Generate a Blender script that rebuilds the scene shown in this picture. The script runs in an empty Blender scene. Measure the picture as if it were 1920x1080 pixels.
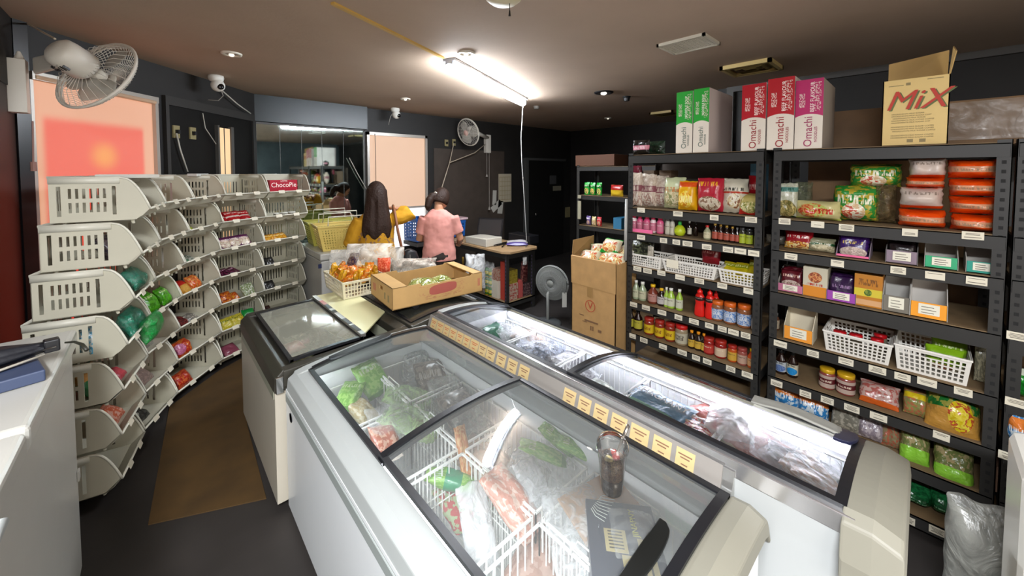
import bpy, math, random
from mathutils import Matrix, Vector, noise, Euler
PI=math.pi
S=bpy.context.scene
COL=bpy.context.scene.collection
# ------------------------------------------------------------------ camera
FPX=720.0; CXP=960.0; CYP=352.0; HC=1.67; TH=math.atan(30/720.0)
AL=math.atan(670/math.hypot(720,30))
cd=bpy.data.cameras.new('camera'); cam=bpy.data.objects.new('camera',cd); COL.objects.link(cam)
cd.sensor_fit='HORIZONTAL'; cd.sensor_width=36.0; cd.lens=36.0*FPX/1920
cd.shift_y=-(540-CYP)/1920.0; cd.clip_start=0.02
cam.location=(0,0,HC); cam.rotation_euler=(PI/2-TH,0,-AL)
S.camera=cam
S.view_settings.view_transform='Standard'; S.view_settings.look='None'
S.view_settings.exposure=2.1; S.view_settings.gamma=1.0; S.view_settings.use_curve_mapping=False
w=bpy.data.worlds.new('world'); S.world=w; w.use_nodes=True
w.node_tree.nodes['Background'].inputs[0].default_value=(1.0,0.93,0.84,1)
w.node_tree.nodes['Background'].inputs[1].default_value=0.50
def area(name,loc,rot,sx,sy,power,color=(1,1,1)):
    l=bpy.data.lights.new(name,'AREA'); l.shape='RECTANGLE'; l.size=sx; l.size_y=sy; l.energy=power; l.color=color
    o=bpy.data.objects.new(name,l); COL.objects.link(o); o.location=loc; o.rotation_euler=rot
    return o
# fill light added behind the photographer, as from an open shop front
area('shop_front_fill',(-1.1,-2.2,1.5),(PI/2-0.15,0,-0.35),2.6,2.0,22,(1.0,0.95,0.88))
# the ceiling batten over the aisle above the photographer
area('aisle_batten_light',(-0.5,-0.45,2.44),(0,0,0.3),0.15,1.2,56,(0.93,0.96,1.0))
# ------------------------------------------------------------------ measuring helpers (camera model of the photo)
_fw=Vector((math.sin(AL),math.cos(AL),0)); _rt=Vector((math.cos(AL),-math.sin(AL),0)); _up=Vector((0,0,1))
_f2=_fw*math.cos(TH)-_up*math.sin(TH); _u2=_up*math.cos(TH)+_fw*math.sin(TH); _C=Vector((0,0,HC))
def ray(u,v): return _f2+_rt*((u-CXP)/FPX)+_u2*((CYP-v)/FPX)
def onz(u,v,z): d=ray(u,v); return _C+d*((z-HC)/d.z)
def onx(u,v,x): d=ray(u,v); return _C+d*(x/d.x)
def SY(u,z,x=2.53):
    k=(u-CXP)/FPX; zz=z-HC
    return (_rt.x*x-k*_f2.x*x-k*_f2.z*zz)/(k*_f2.y-_rt.y)
# ------------------------------------------------------------------ materials
MATS={}
def nodes_of(m):
    m.use_nodes=True; nt=m.node_tree; return nt,nt.nodes,nt.links
def rgb(c): 
    if isinstance(c,str):
        c=c.lstrip('#'); v=[int(c[i:i+2],16)/255 for i in (0,2,4)]
        return tuple((x/12.92 if x<=0.04045 else ((x+0.055)/1.055)**2.4) for x in v)+(1,)
    return tuple(c[:3])+(1,)
def mat(name,color,rough=0.5,metal=0.0,spec=0.5,emit=None,estr=0.0,noise_amt=0.0,nscale=8.0,bump=0.0,bscale=60.0,alpha=None,coat=0.0,trans=0.0):
    if name in MATS: return MATS[name]
    m=bpy.data.materials.new(name); MATS[name]=m
    nt,N,L=nodes_of(m); b=N['Principled BSDF']
    b.inputs['Base Color'].default_value=rgb(color); b.inputs['Roughness'].default_value=rough
    b.inputs['Metallic'].default_value=metal; b.inputs['Specular IOR Level'].default_value=spec
    b.inputs['Coat Weight'].default_value=coat
    if trans: b.inputs['Transmission Weight'].default_value=trans
    if emit is not None:
        b.inputs['Emission Color'].default_value=rgb(emit); b.inputs['Emission Strength'].default_value=estr
    tc=None
    if noise_amt or bump:
        tc=N.new('ShaderNodeTexCoord')
    if noise_amt:
        nz=N.new('ShaderNodeTexNoise'); nz.inputs['Scale'].default_value=nscale; nz.inputs['Detail'].default_value=5
        L.new(tc.outputs['Object'],nz.inputs['Vector'])
        mx=N.new('ShaderNodeMix'); mx.data_type='RGBA'; mx.blend_type='MULTIPLY'
        r=N.new('ShaderNodeMapRange'); r.inputs[1].default_value=0.3; r.inputs[2].default_value=0.7
        r.inputs[3].default_value=1-noise_amt; r.inputs[4].default_value=1+noise_amt*0.6
        L.new(nz.outputs[0],r.inputs[0])
        mx.inputs[0].default_value=1.0; mx.inputs[6].default_value=rgb(color)
        L.new(r.outputs[0],mx.inputs[7]); L.new(mx.outputs[2],b.inputs['Base Color'])
    if bump:
        nb=N.new('ShaderNodeTexNoise'); nb.inputs['Scale'].default_value=bscale; nb.inputs['Detail'].default_value=4
        L.new(tc.outputs['Object'],nb.inputs['Vector'])
        bp=N.new('ShaderNodeBump'); bp.inputs['Strength'].default_value=bump; bp.inputs['Distance'].default_value=0.01
        L.new(nb.outputs[0],bp.inputs['Height']); L.new(bp.outputs[0],b.inputs['Normal'])
    if alpha is not None:
        out=N['Material Output']; tr=N.new('ShaderNodeBsdfTransparent'); ms=N.new('ShaderNodeMixShader')
        ms.inputs[0].default_value=alpha; L.new(tr.outputs[0],ms.inputs[1]); L.new(b.outputs[0],ms.inputs[2]); L.new(ms.outputs[0],out.inputs[0])
    return m
def glass_mat(name,tint=(0.93,0.97,0.95),refl=1.0,rough=0.02,haze=0.0,hcol=(0.8,0.85,0.85)):
    if name in MATS: return MATS[name]
    m=bpy.data.materials.new(name); MATS[name]=m
    nt,N,L=nodes_of(m); N.remove(N['Principled BSDF']); out=N['Material Output']
    tr=N.new('ShaderNodeBsdfTransparent'); tr.inputs[0].default_value=rgb(tint)
    gl=N.new('ShaderNodeBsdfGlossy'); gl.inputs['Roughness'].default_value=rough
    fr=N.new('ShaderNodeFresnel'); fr.inputs[0].default_value=1.45
    mu=N.new('ShaderNodeMath'); mu.operation='MULTIPLY'; mu.inputs[1].default_value=refl; mu.use_clamp=True
    L.new(fr.outputs[0],mu.inputs[0])
    ms=N.new('ShaderNodeMixShader'); L.new(mu.outputs[0],ms.inputs[0]); L.new(gl.outputs[0],ms.inputs[2])
    if haze:
        df=N.new('ShaderNodeBsdfDiffuse'); df.inputs[0].default_value=rgb(hcol)
        m2=N.new('ShaderNodeMixShader'); m2.inputs[0].default_value=haze
        L.new(tr.outputs[0],m2.inputs[1]); L.new(df.outputs[0],m2.inputs[2]); L.new(m2.outputs[0],ms.inputs[1])
    else: L.new(tr.outputs[0],ms.inputs[1])
    L.new(ms.outputs[0],out.inputs[0])
    return m
def film_mat(name,color,opac=0.35,rough=0.12,bscale=30.0):
    """crinkled clear plastic bag film, with milky fold lines"""
    if name in MATS: return MATS[name]
    m=bpy.data.materials.new(name); MATS[name]=m
    nt,N,L=nodes_of(m); b=N['Principled BSDF']; out=N['Material Output']
    b.inputs['Base Color'].default_value=rgb(color); b.inputs['Roughness'].default_value=rough; b.inputs['Specular IOR Level'].default_value=0.9
    tc=N.new('ShaderNodeTexCoord')
    nz=N.new('ShaderNodeTexNoise'); nz.inputs['Scale'].default_value=bscale; nz.inputs['Detail'].default_value=6; nz.inputs['Distortion'].default_value=1.2
    L.new(tc.outputs['Object'],nz.inputs['Vector'])
    bp=N.new('ShaderNodeBump'); bp.inputs['Strength'].default_value=0.9; bp.inputs['Distance'].default_value=0.02
    L.new(nz.outputs[0],bp.inputs['Height']); L.new(bp.outputs[0],b.inputs['Normal'])
    r=N.new('ShaderNodeMapRange'); r.inputs[1].default_value=0.4; r.inputs[2].default_value=0.65; r.inputs[3].default_value=opac*0.5; r.inputs[4].default_value=min(1,opac*1.7)
    L.new(nz.outputs[0],r.inputs[0])
    tr=N.new('ShaderNodeBsdfTransparent'); ms=N.new('ShaderNodeMixShader')
    L.new(r.outputs[0],ms.inputs[0]); L.new(tr.outputs[0],ms.inputs[1]); L.new(b.outputs[0],ms.inputs[2]); L.new(ms.outputs[0],out.inputs[0])
    return m
class G:
    """tiny node builder for the printed packaging"""
    def __init__(s,name,rough=0.3,coat=0.0,bump=0.35,bscale=18.0):
        s.m=bpy.data.materials.new(name); MATS[name]=s.m
        s.nt,s.N,s.L=nodes_of(s.m); s.b=s.N['Principled BSDF']; s.b.inputs['Roughness'].default_value=rough; s.b.inputs['Coat Weight'].default_value=coat
        s.tc=s.N.new('ShaderNodeTexCoord'); sp=s.N.new('ShaderNodeSeparateXYZ'); s.L.new(s.tc.outputs['Generated'],sp.inputs[0])
        s.x=sp.outputs[0]; s.y=sp.outputs[1]; s.z=sp.outputs[2]
        if bump:
            nb=s.noise(bscale,'Object'); bp=s.N.new('ShaderNodeBump'); bp.inputs['Strength'].default_value=bump; bp.inputs['Distance'].default_value=0.02
            s.L.new(nb,bp.inputs['Height']); s.L.new(bp.outputs[0],s.b.inputs['Normal'])
    def noise(s,scale,co='Generated',sx=1,sz=1,detail=3):
        nz=s.N.new('ShaderNodeTexNoise'); nz.inputs['Scale'].default_value=scale; nz.inputs['Detail'].default_value=detail
        mp=s.N.new('ShaderNodeMapping'); mp.inputs['Scale'].default_value=(sx,1,sz); s.L.new(s.tc.outputs[co],mp.inputs[0]); s.L.new(mp.outputs[0],nz.inputs['Vector'])
        return nz.outputs[0]
    def math(s,op,a,b=0.0,clamp=False):
        n=s.N.new('ShaderNodeMath'); n.operation=op; n.use_clamp=clamp
        for i,v in enumerate((a,b)):
            if isinstance(v,(int,float)): n.inputs[i].default_value=v
            else: s.L.new(v,n.inputs[i])
        return n.outputs[0]
    def step(s,v,lo,hi):      # 1 between lo and hi
        a=s.math('GREATER_THAN',v,lo); b=s.math('LESS_THAN',v,hi); return s.math('MULTIPLY',a,b)
    def ell(s,cx,cz,rx,rz,u=None,v=None):
        a=s.math('DIVIDE',s.math('SUBTRACT',u or s.x,cx),rx); b=s.math('DIVIDE',s.math('SUBTRACT',v or s.z,cz),rz)
        d=s.math('ADD',s.math('MULTIPLY',a,a),s.math('MULTIPLY',b,b)); return s.math('LESS_THAN',d,1.0)
    def ramp(s,v,stops):
        r=s.N.new('ShaderNodeValToRGB'); r.color_ramp.interpolation='CONSTANT' if len(stops)>2 else 'LINEAR'
        while len(r.color_ramp.elements)<len(stops): r.color_ramp.elements.new(0.5)
        for e,(p,c) in zip(r.color_ramp.elements,stops): e.position=p; e.color=rgb(c)
        s.L.new(v,r.inputs[0]); return r.outputs[0]
    def mix(s,f,a,b):
        n=s.N.new('ShaderNodeMix'); n.data_type='RGBA'
        if isinstance(f,(int,float)): n.inputs[0].default_value=f
        else: s.L.new(f,n.inputs[0])
        for i,v in ((6,a),(7,b)):
            if isinstance(v,(str,tuple)): n.inputs[i].default_value=rgb(v)
            else: s.L.new(v,n.inputs[i])
        return n.outputs[2]
    def out(s,c):
        if isinstance(c,(str,tuple)): s.b.inputs['Base Color'].default_value=rgb(c); return s.m
        n=s.N.new('ShaderNodeMix'); n.data_type='RGBA'; n.blend_type='MULTIPLY'; n.inputs[0].default_value=1.0; s.L.new(c,n.inputs[6]); n.inputs[7].default_value=(0.76,0.74,0.70,1)
        s.L.new(n.outputs[2],s.b.inputs['Base Color'])
        return s.m
def pack(name,base,band=None,bz=(0.62,0.82),pic=None,pz=(0.5,0.32,0.36,0.22),text='#f3efe6',tz=(0.66,0.78),low=None,lz=(0.0,0.14),rough=0.28,axis='z',bump=0.35,bscale=18.0,mottle=None):
    """printed food pack: base colour, title band with lettering, food picture, foot band"""
    if name in MATS: return MATS[name]
    g=G(name,rough=rough,bump=bump,bscale=bscale); V=g.z if axis=='z' else g.y
    c=base
    if mottle:
        nn=g.noise(9,detail=4); f=g.math('GREATER_THAN',nn,0.52); c=g.mix(f,c,mottle)
    if band: c=g.mix(g.step(V,*bz),c,band)
    if low: c=g.mix(g.step(V,*lz),c,low)
    if pic:
        nn=g.noise(7,detail=4); pc=g.ramp(nn,[(0.0,pic[0]),(0.42,pic[1]),(0.5,pic[2]),(0.6,pic[0])])
        c=g.mix(g.ell(*pz,v=V),c,pc)
    if text:
        sx,sz=(26,60) ; tn=g.noise(1.0,sx=sx,sz=4 if axis=='z' else 4,detail=1)
        f=g.math('MULTIPLY',g.step(V,*tz),g.math('GREATER_THAN',tn,0.5))
        f=g.math('MULTIPLY',f,g.step(g.x,0.16,0.84)); c=g.mix(f,c,text)
    return g.out(c)
# ------------------------------------------------------------------ mesh builder
class M:
    def __init__(s): s.v=[]; s.f=[]; s.T=Matrix.Identity(4)
    def add(s,vs,fs):
        o=len(s.v); T=s.T
        s.v+= [tuple(T@Vector(p)) for p in vs]; s.f+=[tuple(i+o for i in f) for f in fs]; return s
    def box(s,x0,x1,y0,y1,z0,z1):
        return s.add([(x0,y0,z0),(x1,y0,z0),(x1,y1,z0),(x0,y1,z0),(x0,y0,z1),(x1,y0,z1),(x1,y1,z1),(x0,y1,z1)],
            [(0,3,2,1),(4,5,6,7),(0,1,5,4),(1,2,6,5),(2,3,7,6),(3,0,4,7)])
    def hexa(s,p): # 8 points: bottom 4, top 4
        return s.add(p,[(0,3,2,1),(4,5,6,7),(0,1,5,4),(1,2,6,5),(2,3,7,6),(3,0,4,7)])
    def quad(s,a,b,c,d): return s.add([a,b,c,d],[(0,1,2,3)])
    def bar(s,a,b,t=0.004,t2=None):
        a=Vector(a);b=Vector(b);d=(b-a)
        if d.length<1e-6: return s
        d.normalize(); u=d.cross(Vector((0,0,1)))
        if u.length<0.05: u=d.cross(Vector((0,1,0)))
        u.normalize(); v=d.cross(u); t2=t2 or t; u*=t/2; v*=t2/2
        return s.add([a-u-v,a+u-v,a+u+v,a-u+v,b-u-v,b+u-v,b+u+v,b-u+v],[(0,3,2,1),(4,5,6,7),(0,1,5,4),(1,2,6,5),(2,3,7,6),(3,0,4,7)])
    def tube(s,pts,r,n=10,caps=True):
        pts=[Vector(p) for p in pts]; rs=r if isinstance(r,(list,tuple)) else [r]*len(pts); vs=[];fs=[]
        up=Vector((0,0,1)); prev=None
        for i,p in enumerate(pts):
            a=pts[max(i-1,0)]; b=pts[min(i+1,len(pts)-1)]; d=(b-a).normalized()
            if prev is None:
                u=d.cross(up)
                if u.length<0.1: u=d.cross(Vector((0,1,0)))
            else: u=prev-d*prev.dot(d)
            u.normalize(); prev=u; v=d.cross(u)
            for k in range(n):
                an=2*PI*k/n; vs.append(p+(u*math.cos(an)+v*math.sin(an))*rs[i])
        for i in range(len(pts)-1):
            for k in range(n):
                a=i*n+k;b=i*n+(k+1)%n; fs.append((a,b,b+n,a+n))
        if caps: fs.append(tuple(range(n-1,-1,-1))); fs.append(tuple((len(pts)-1)*n+k for k in range(n)))
        return s.add(vs,fs)
    def lathe(s,prof,n=20,cx=0,cy=0,sy=1.0,close=True):
        vs=[];fs=[]
        for r,z in prof:
            for k in range(n): an=2*PI*k/n; vs.append((cx+r*math.cos(an),cy+r*math.sin(an)*sy,z))
        for i in range(len(prof)-1):
            for k in range(n):
                a=i*n+k;b=i*n+(k+1)%n; fs.append((a,b,b+n,a+n))
        if close: fs.append(tuple(range(n-1,-1,-1))); fs.append(tuple((len(prof)-1)*n+k for k in range(n)))
        return s.add(vs,fs)
    def loft(s,rings,caps=True):
        n=len(rings[0]); vs=[p for r in rings for p in r]; fs=[]
        for i in range(len(rings)-1):
            for k in range(n):
                a=i*n+k;b=i*n+(k+1)%n; fs.append((a,b,b+n,a+n))
        if caps: fs.append(tuple(range(n-1,-1,-1))); fs.append(tuple((len(rings)-1)*n+k for k in range(n)))
        return s.add(vs,fs)
    def prism(s,poly,axis,a,b):
        """poly in the two other axes, extruded along axis ('x','y','z') from a to b"""
        def P(p,t): return {'x':(t,p[0],p[1]),'y':(p[0],t,p[1]),'z':(p[0],p[1],t)}[axis]
        n=len(poly); return s.add([P(p,a) for p in poly]+[P(p,b) for p in poly],[tuple(range(n-1,-1,-1)),tuple(range(n,2*n))]+[(k,(k+1)%n,(k+1)%n+n,k+n) for k in range(n)])
    def grid(s,fn,nu,nv,flip=False):
        vs=[fn(i/nu,j/nv) for j in range(nv+1) for i in range(nu+1)]; fs=[]
        for j in range(nv):
            for i in range(nu):
                a=j*(nu+1)+i; q=(a,a+1,a+nu+2,a+nu+1); fs.append(q[::-1] if flip else q)
        return s.add(vs,fs)
    def holes(s,P,U,V,w,h,hs,t=0.0):
        """panel at P spanned by unit vectors U,V with rectangular holes (u0,u1,v0,v1), thickness t along UxV"""
        P=Vector(P);U=Vector(U);V=Vector(V);Nn=U.cross(V)*t
        us=sorted(set([0,w]+[a for q in hs for a in q[:2]])); vs=sorted(set([0,h]+[a for q in hs for a in q[2:]]))
        for j in range(len(vs)-1):
            run=None
            for i in range(len(us)-1):
                cu=(us[i]+us[i+1])/2; cv=(vs[j]+vs[j+1])/2
                hole=any(q[0]<cu<q[1] and q[2]<cv<q[3] for q in hs)
                if not hole and run is None: run=us[i]
                if run is not None and (hole or i==len(us)-2):
                    e=us[i] if hole else us[i+1]
                    a=P+U*run+V*vs[j]; b=P+U*e+V*vs[j]; c=P+U*e+V*vs[j+1]; d=P+U*run+V*vs[j+1]
                    if t: s.add([a,b,c,d,a+Nn,b+Nn,c+Nn,d+Nn],[(0,3,2,1),(4,5,6,7),(0,1,5,4),(1,2,6,5),(2,3,7,6),(3,0,4,7)])
                    else: s.quad(a,b,c,d)
                    run=None
        return s
    def bag(s,w,h,t,seed=0,nu=12,nv=14,crimp=0.06,rag=0.012,lump=0.25,sag=0.0):
        """filled pouch standing in the xz plane, foot at z=0, front towards -y"""
        rnd=random.Random(seed); off=Vector((rnd.uniform(0,99),rnd.uniform(0,99),rnd.uniform(0,99)))
        def prof(u,v):
            a=max(0,1-abs(2*u-1)**3.2); vv=min(max((v-crimp)/(1-2*crimp),0),1); b=max(0,1-abs(2*vv-1)**(2.6))
            if sag: b*=(1+sag*(1-2*vv))
            return (a**0.55)*(b**0.6) if a>0 and b>0 else 0
        def P(u,v,sg):
            n1=noise.noise(Vector((u*2.3,v*2.3,sg))+off); n2=noise.noise(Vector((u*6,v*7,sg*2))+off*1.7)
            d=prof(u,v); y=sg*(t/2)*d*(1+lump*n1*1.6+lump*0.6*n2)
            pin=1-0.10*math.sin(PI*min(max(v,0),1))*0-0.05*d*0
            xx=(u-0.5)*w*(1-0.06*d*(1 if abs(u-.5)>.3 else 0)); zz=v*h
            if u in(0,1): xx+=rag*noise.noise(Vector((v*9,u*5,1))+off)*(w/0.15)
            if v in(0,1): zz+=rag*noise.noise(Vector((u*9,v*5,2))+off)*(h/0.2)
            return (xx,y+0.006*noise.noise(Vector((u*3,v*3,7))+off),zz)
        vs=[];idx={};fs=[]
        for j in range(nv+1):
            for i in range(nu+1):
                u=i/nu;v=j/nv
                idx[(i,j,0)]=len(vs); vs.append(P(u,v,-1))
                if i in(0,nu) or j in (0,nv): idx[(i,j,1)]=idx[(i,j,0)]
                else: idx[(i,j,1)]=len(vs); vs.append(P(u,v,1))
        for j in range(nv):
            for i in range(nu):
                fs.append((idx[i,j,0],idx[i+1,j,0],idx[i+1,j+1,0],idx[i,j+1,0]))
                fs.append((idx[i,j,1],idx[i,j+1,1],idx[i+1,j+1,1],idx[i+1,j,1]))
        return s.add(vs,fs)
    def blob(s,rx,ry,rz,seed=0,amp=0.25,freq=2.0,n=14,flat=True):
        off=Vector((seed*3.1,seed*1.7,seed*5.3)); rings=[]
        for j in range(n+1):
            ph=PI*(j/n)-PI/2; ring=[]
            for k in range(n*2):
                th=2*PI*k/(n*2); d=Vector((math.cos(ph)*math.cos(th),math.cos(ph)*math.sin(th),math.sin(ph)))
                r=1+amp*noise.noise(d*freq+off)+amp*0.5*noise.noise(d*freq*2.7+off)
                p=Vector((d.x*rx*r,d.y*ry*r,d.z*rz*r))
                if flat: p.z=max(p.z,-rz*0.75)
                ring.append(tuple(p+Vector((0,0,rz*0.75 if flat else 0))))
            rings.append(ring)
        return s.loft(rings,caps=True)
    def obj(s,name,m,parent=None,smooth=False,bevel=0.0,seg=2,solid=0.0,sub=0,label=None,loc=None,rot=None,extra=()):
        base=len(s.f); spans=[]
        for k,(mm,_) in enumerate(extra): o_=len(s.v); a_=len(s.f); s.v+=mm.v; s.f+=[tuple(i+o_ for i in f) for f in mm.f]; spans.append((a_,len(s.f),k+1))
        me=bpy.data.meshes.new(name); me.from_pydata(s.v,[],s.f); me.update()
        if smooth:
            for p in me.polygons: p.use_smooth=True
        o=bpy.data.objects.new(name,me); COL.objects.link(o)
        if m: me.materials.append(m)
        for (a_,b_,k_),(_,mt) in zip(spans,extra):
            me.materials.append(mt)
            for i in range(a_,b_): me.polygons[i].material_index=k_
        if parent: o.parent=parent
        if solid: q=o.modifiers.new('solid','SOLIDIFY'); q.thickness=solid; q.offset=0
        if bevel: q=o.modifiers.new('bevel','BEVEL'); q.width=bevel; q.segments=seg; q.limit_method='ANGLE'; q.harden_normals=False
        if sub: q=o.modifiers.new('sub','SUBSURF'); q.levels=sub; q.render_levels=sub
        if label: o['label']=label
        if loc: o.location=loc
        if rot: o.rotation_euler=rot
        return o
def tag(o,label=None,cat=None,group=None,kind=None):
    if label: o['label']=label
    if cat: o['category']=cat
    if group: o['group']=group
    if kind: o['kind']=kind
    return o
def thing(name,label,cat,loc=(0,0,0),rz=0.0,group=None,rot=None):
    o=bpy.data.objects.new(name,None); COL.objects.link(o); o.empty_display_size=0.05
    o.location=loc; o.rotation_euler=rot if rot else (0,0,rz)
    return tag(o,label,cat,group)
def struct(o): o['kind']='structure'; return o
def kids(o): return [c for c in bpy.data.objects if c.parent is o]
CH={}
def tree(o):
    ch=CH.get(o.name)
    if ch is None: ch=CH[o.name]=kids(o)
    return ch
def dup(o,loc=None,rz=None,label=None,group=None,parent=None,rot=None):
    c=o.copy(); COL.objects.link(c)
    if parent: c.parent=parent
    for k in tree(o): dup(k,parent=c)
    if loc is not None: c.location=loc
    if rot is not None: c.rotation_euler=rot
    elif rz is not None: c.rotation_euler=(0,0,rz)
    if label: c['label']=label
    if group: c['group']=group
    return c
def write(txt,size,m,parent,loc,rot=(0,0,0),ext=0.0006,name='lettering',align='CENTER',sx=1.0,shear=0.0):
    cu=bpy.data.curves.new('t','FONT'); cu.body=txt; cu.size=size; cu.extrude=ext; cu.align_x=align; cu.align_y='CENTER'; cu.shear=shear; cu.resolution_u=3
    o=bpy.data.objects.new('t',cu); COL.objects.link(o); dg=bpy.context.evaluated_depsgraph_get(); dg.update()
    me=bpy.data.meshes.new_from_object(o.evaluated_get(dg)); bpy.data.objects.remove(o); bpy.data.curves.remove(cu)
    me.materials.clear(); me.materials.append(m)
    n=bpy.data.objects.new(name,me); COL.objects.link(n); n.parent=parent; n.location=loc; n.rotation_euler=rot; n.scale=(sx,1,1)
    return n
FR=(PI/2,0,0)   # text facing local -y
def ony(u,v,y): d=ray(u,v); return _C+d*(y/d.y)
# ------------------------------------------------------------------ shared materials
WHITE=mat('white_plastic','#dcdad2',0.45); CREAM=mat('cream_plastic','#d8d2c0',0.5)
BLACK=mat('black_metal','#23211f',0.5,spec=0.4); DARK=mat('dark_plastic','#17171a',0.4)
WALLM=mat('black_wall_paint','#1f1d1b',0.6,noise_amt=0.25,nscale=3,bump=0.05)
CEILM=mat('taupe_ceiling_paint','#b09a86',0.85,noise_amt=0.10,nscale=1.2,bump=0.08,bscale=40)
FLOORM=mat('dark_floor_vinyl','#332f2d',0.5,noise_amt=0.35,nscale=2.2,bump=0.05,bscale=20)
CARD=mat('brown_cardboard','#b08a58',0.75,noise_amt=0.12,nscale=14,bump=0.06,bscale=90)
CARDI=mat('cardboard_inside','#8d6d40',0.8,noise_amt=0.1,nscale=10)
TAGM=mat('price_paper','#cfc8b4',0.6); INK=mat('grey_print_ink','#6d675c',0.7); SILV=mat('brushed_aluminium','#b9b8b4',0.32,metal=0.85)
CHROME=mat('chrome','#d5d5d5',0.12,metal=1.0)
CLEAR=glass_mat('clear_glass')
GLOWW=mat('lit_tube_diffuser','#ffffff',0.4,emit='#eef6ff',estr=34.0)
HT=2.5
# ------------------------------------------------------------------ room shell
m=M(); m.box(-1.05,6.4,-2.6,5.1,-0.08,0); struct(m.obj('floor',FLOORM))
m=M(); m.box(-1.05,6.4,-2.6,5.1,HT,HT+0.08); struct(m.obj('ceiling',CEILM))
m=M(); m.box(0.7,6.4,5.0,5.1,0,HT); struct(m.obj('wall_back',WALLM))
LWM=mat('red_brown_wall','#34201a',0.5,noise_amt=0.35,nscale=1.6)
DA=Vector((-0.55,3.42,0)); DU=Vector((1.35,1.48,0)).normalized(); DN=Vector((DU.y,-DU.x,0)); DT=Matrix.Translation(DA)@Matrix.Rotation(math.atan2(DU.y,DU.x),4,'Z')
def ond(u,v,off=0.01):
    """pixel onto the slanting wall behind the bins, off metres in front of it"""
    d=ray(u,v); t=((DA-_C).dot(DN)+off)/d.dot(DN); return _C+d*t
m=M(); m.box(-0.7,-0.55,2.62,3.5,0,HT); m.box(-1.05,-0.95,-2.6,2.62,0,HT); m.box(-0.95,-0.7,2.62,2.72,0,HT); struct(m.obj('wall_left',LWM))
m=M(); m.T=DT; m.box(-0.05,2.02,0,0.1,0,HT); struct(m.obj('wall_slanting',WALLM))
m=M(); m.box(-0.70,-0.545,3.0,3.44,2.12,HT); struct(m.obj('trim_1',WALLM))
m=M(); m.box(4.2,4.3,-2.6,1.36,0,HT); m.box(4.2,6.4,1.36,1.46,0,HT); m.box(6.3,6.4,1.46,5.0,0,HT); struct(m.obj('wall_right',WALLM))
TR=mat('grey_trim_paint','#4a4845',0.5)
m=M(); m.box(4.16,4.2,-2.5,1.36,HT-0.05,HT); m.box(4.16,4.2,1.30,1.36,0,HT-0.05); struct(m.obj('trim_2',TR))
m=M(); m.T=DT; m.box(-0.02,0.045,-0.03,0,0,HT); struct(m.obj('trim_3',mat('black_trim','#121214',0.3,spec=0.7)))
m=M(); m.box(1.2,4.2,-2.6,-2.5,0,HT); struct(m.obj('wall_front',mat('grey_blue_wall','#56656a',0.6,noise_amt=0.2,nscale=2)))
# lighter brown wall panel behind the till table
m=M(); m.box(3.05,4.45,4.985,5.0,0,2.02); struct(m.obj('trim_4',mat('dark_brown_wall_panel','#473e37',0.5,noise_amt=0.15)))
# bulkhead over the mirror
m=M(); m.box(0.78,2.02,4.90,5.0,2.215,HT); struct(m.obj('trim_5',mat('blue_grey_bulkhead','#1d2629',0.35,noise_amt=0.2,nscale=3)))
# mirror
mr=thing('wall_mirror','large seamed wall mirror between the two lit window blinds','mirror',(1.4,4.96,1.55))
MIR=mat('silvered_mirror','#c8d6d2',0.03,metal=1.0,noise_amt=0.12,nscale=10)
m=M(); m.box(-0.585,0.58,-0.01,0.03,-0.75,0.64); m.obj('mirror_glass',MIR,mr)
m=M()
for x in (-0.6,0.58): m.box(x,x+0.018,-0.02,0.03,-0.77,0.655)
m.box(-0.6,0.598,-0.02,0.03,0.64,0.66); m.obj('mirror_frame',TR,mr)
m=M()
for x in (-0.36,-0.14,0.08,0.33): m.box(x,x+0.003,-0.0125,-0.01,-0.75,0.64)
m.obj('mirror_seam',DARK,mr)
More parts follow.
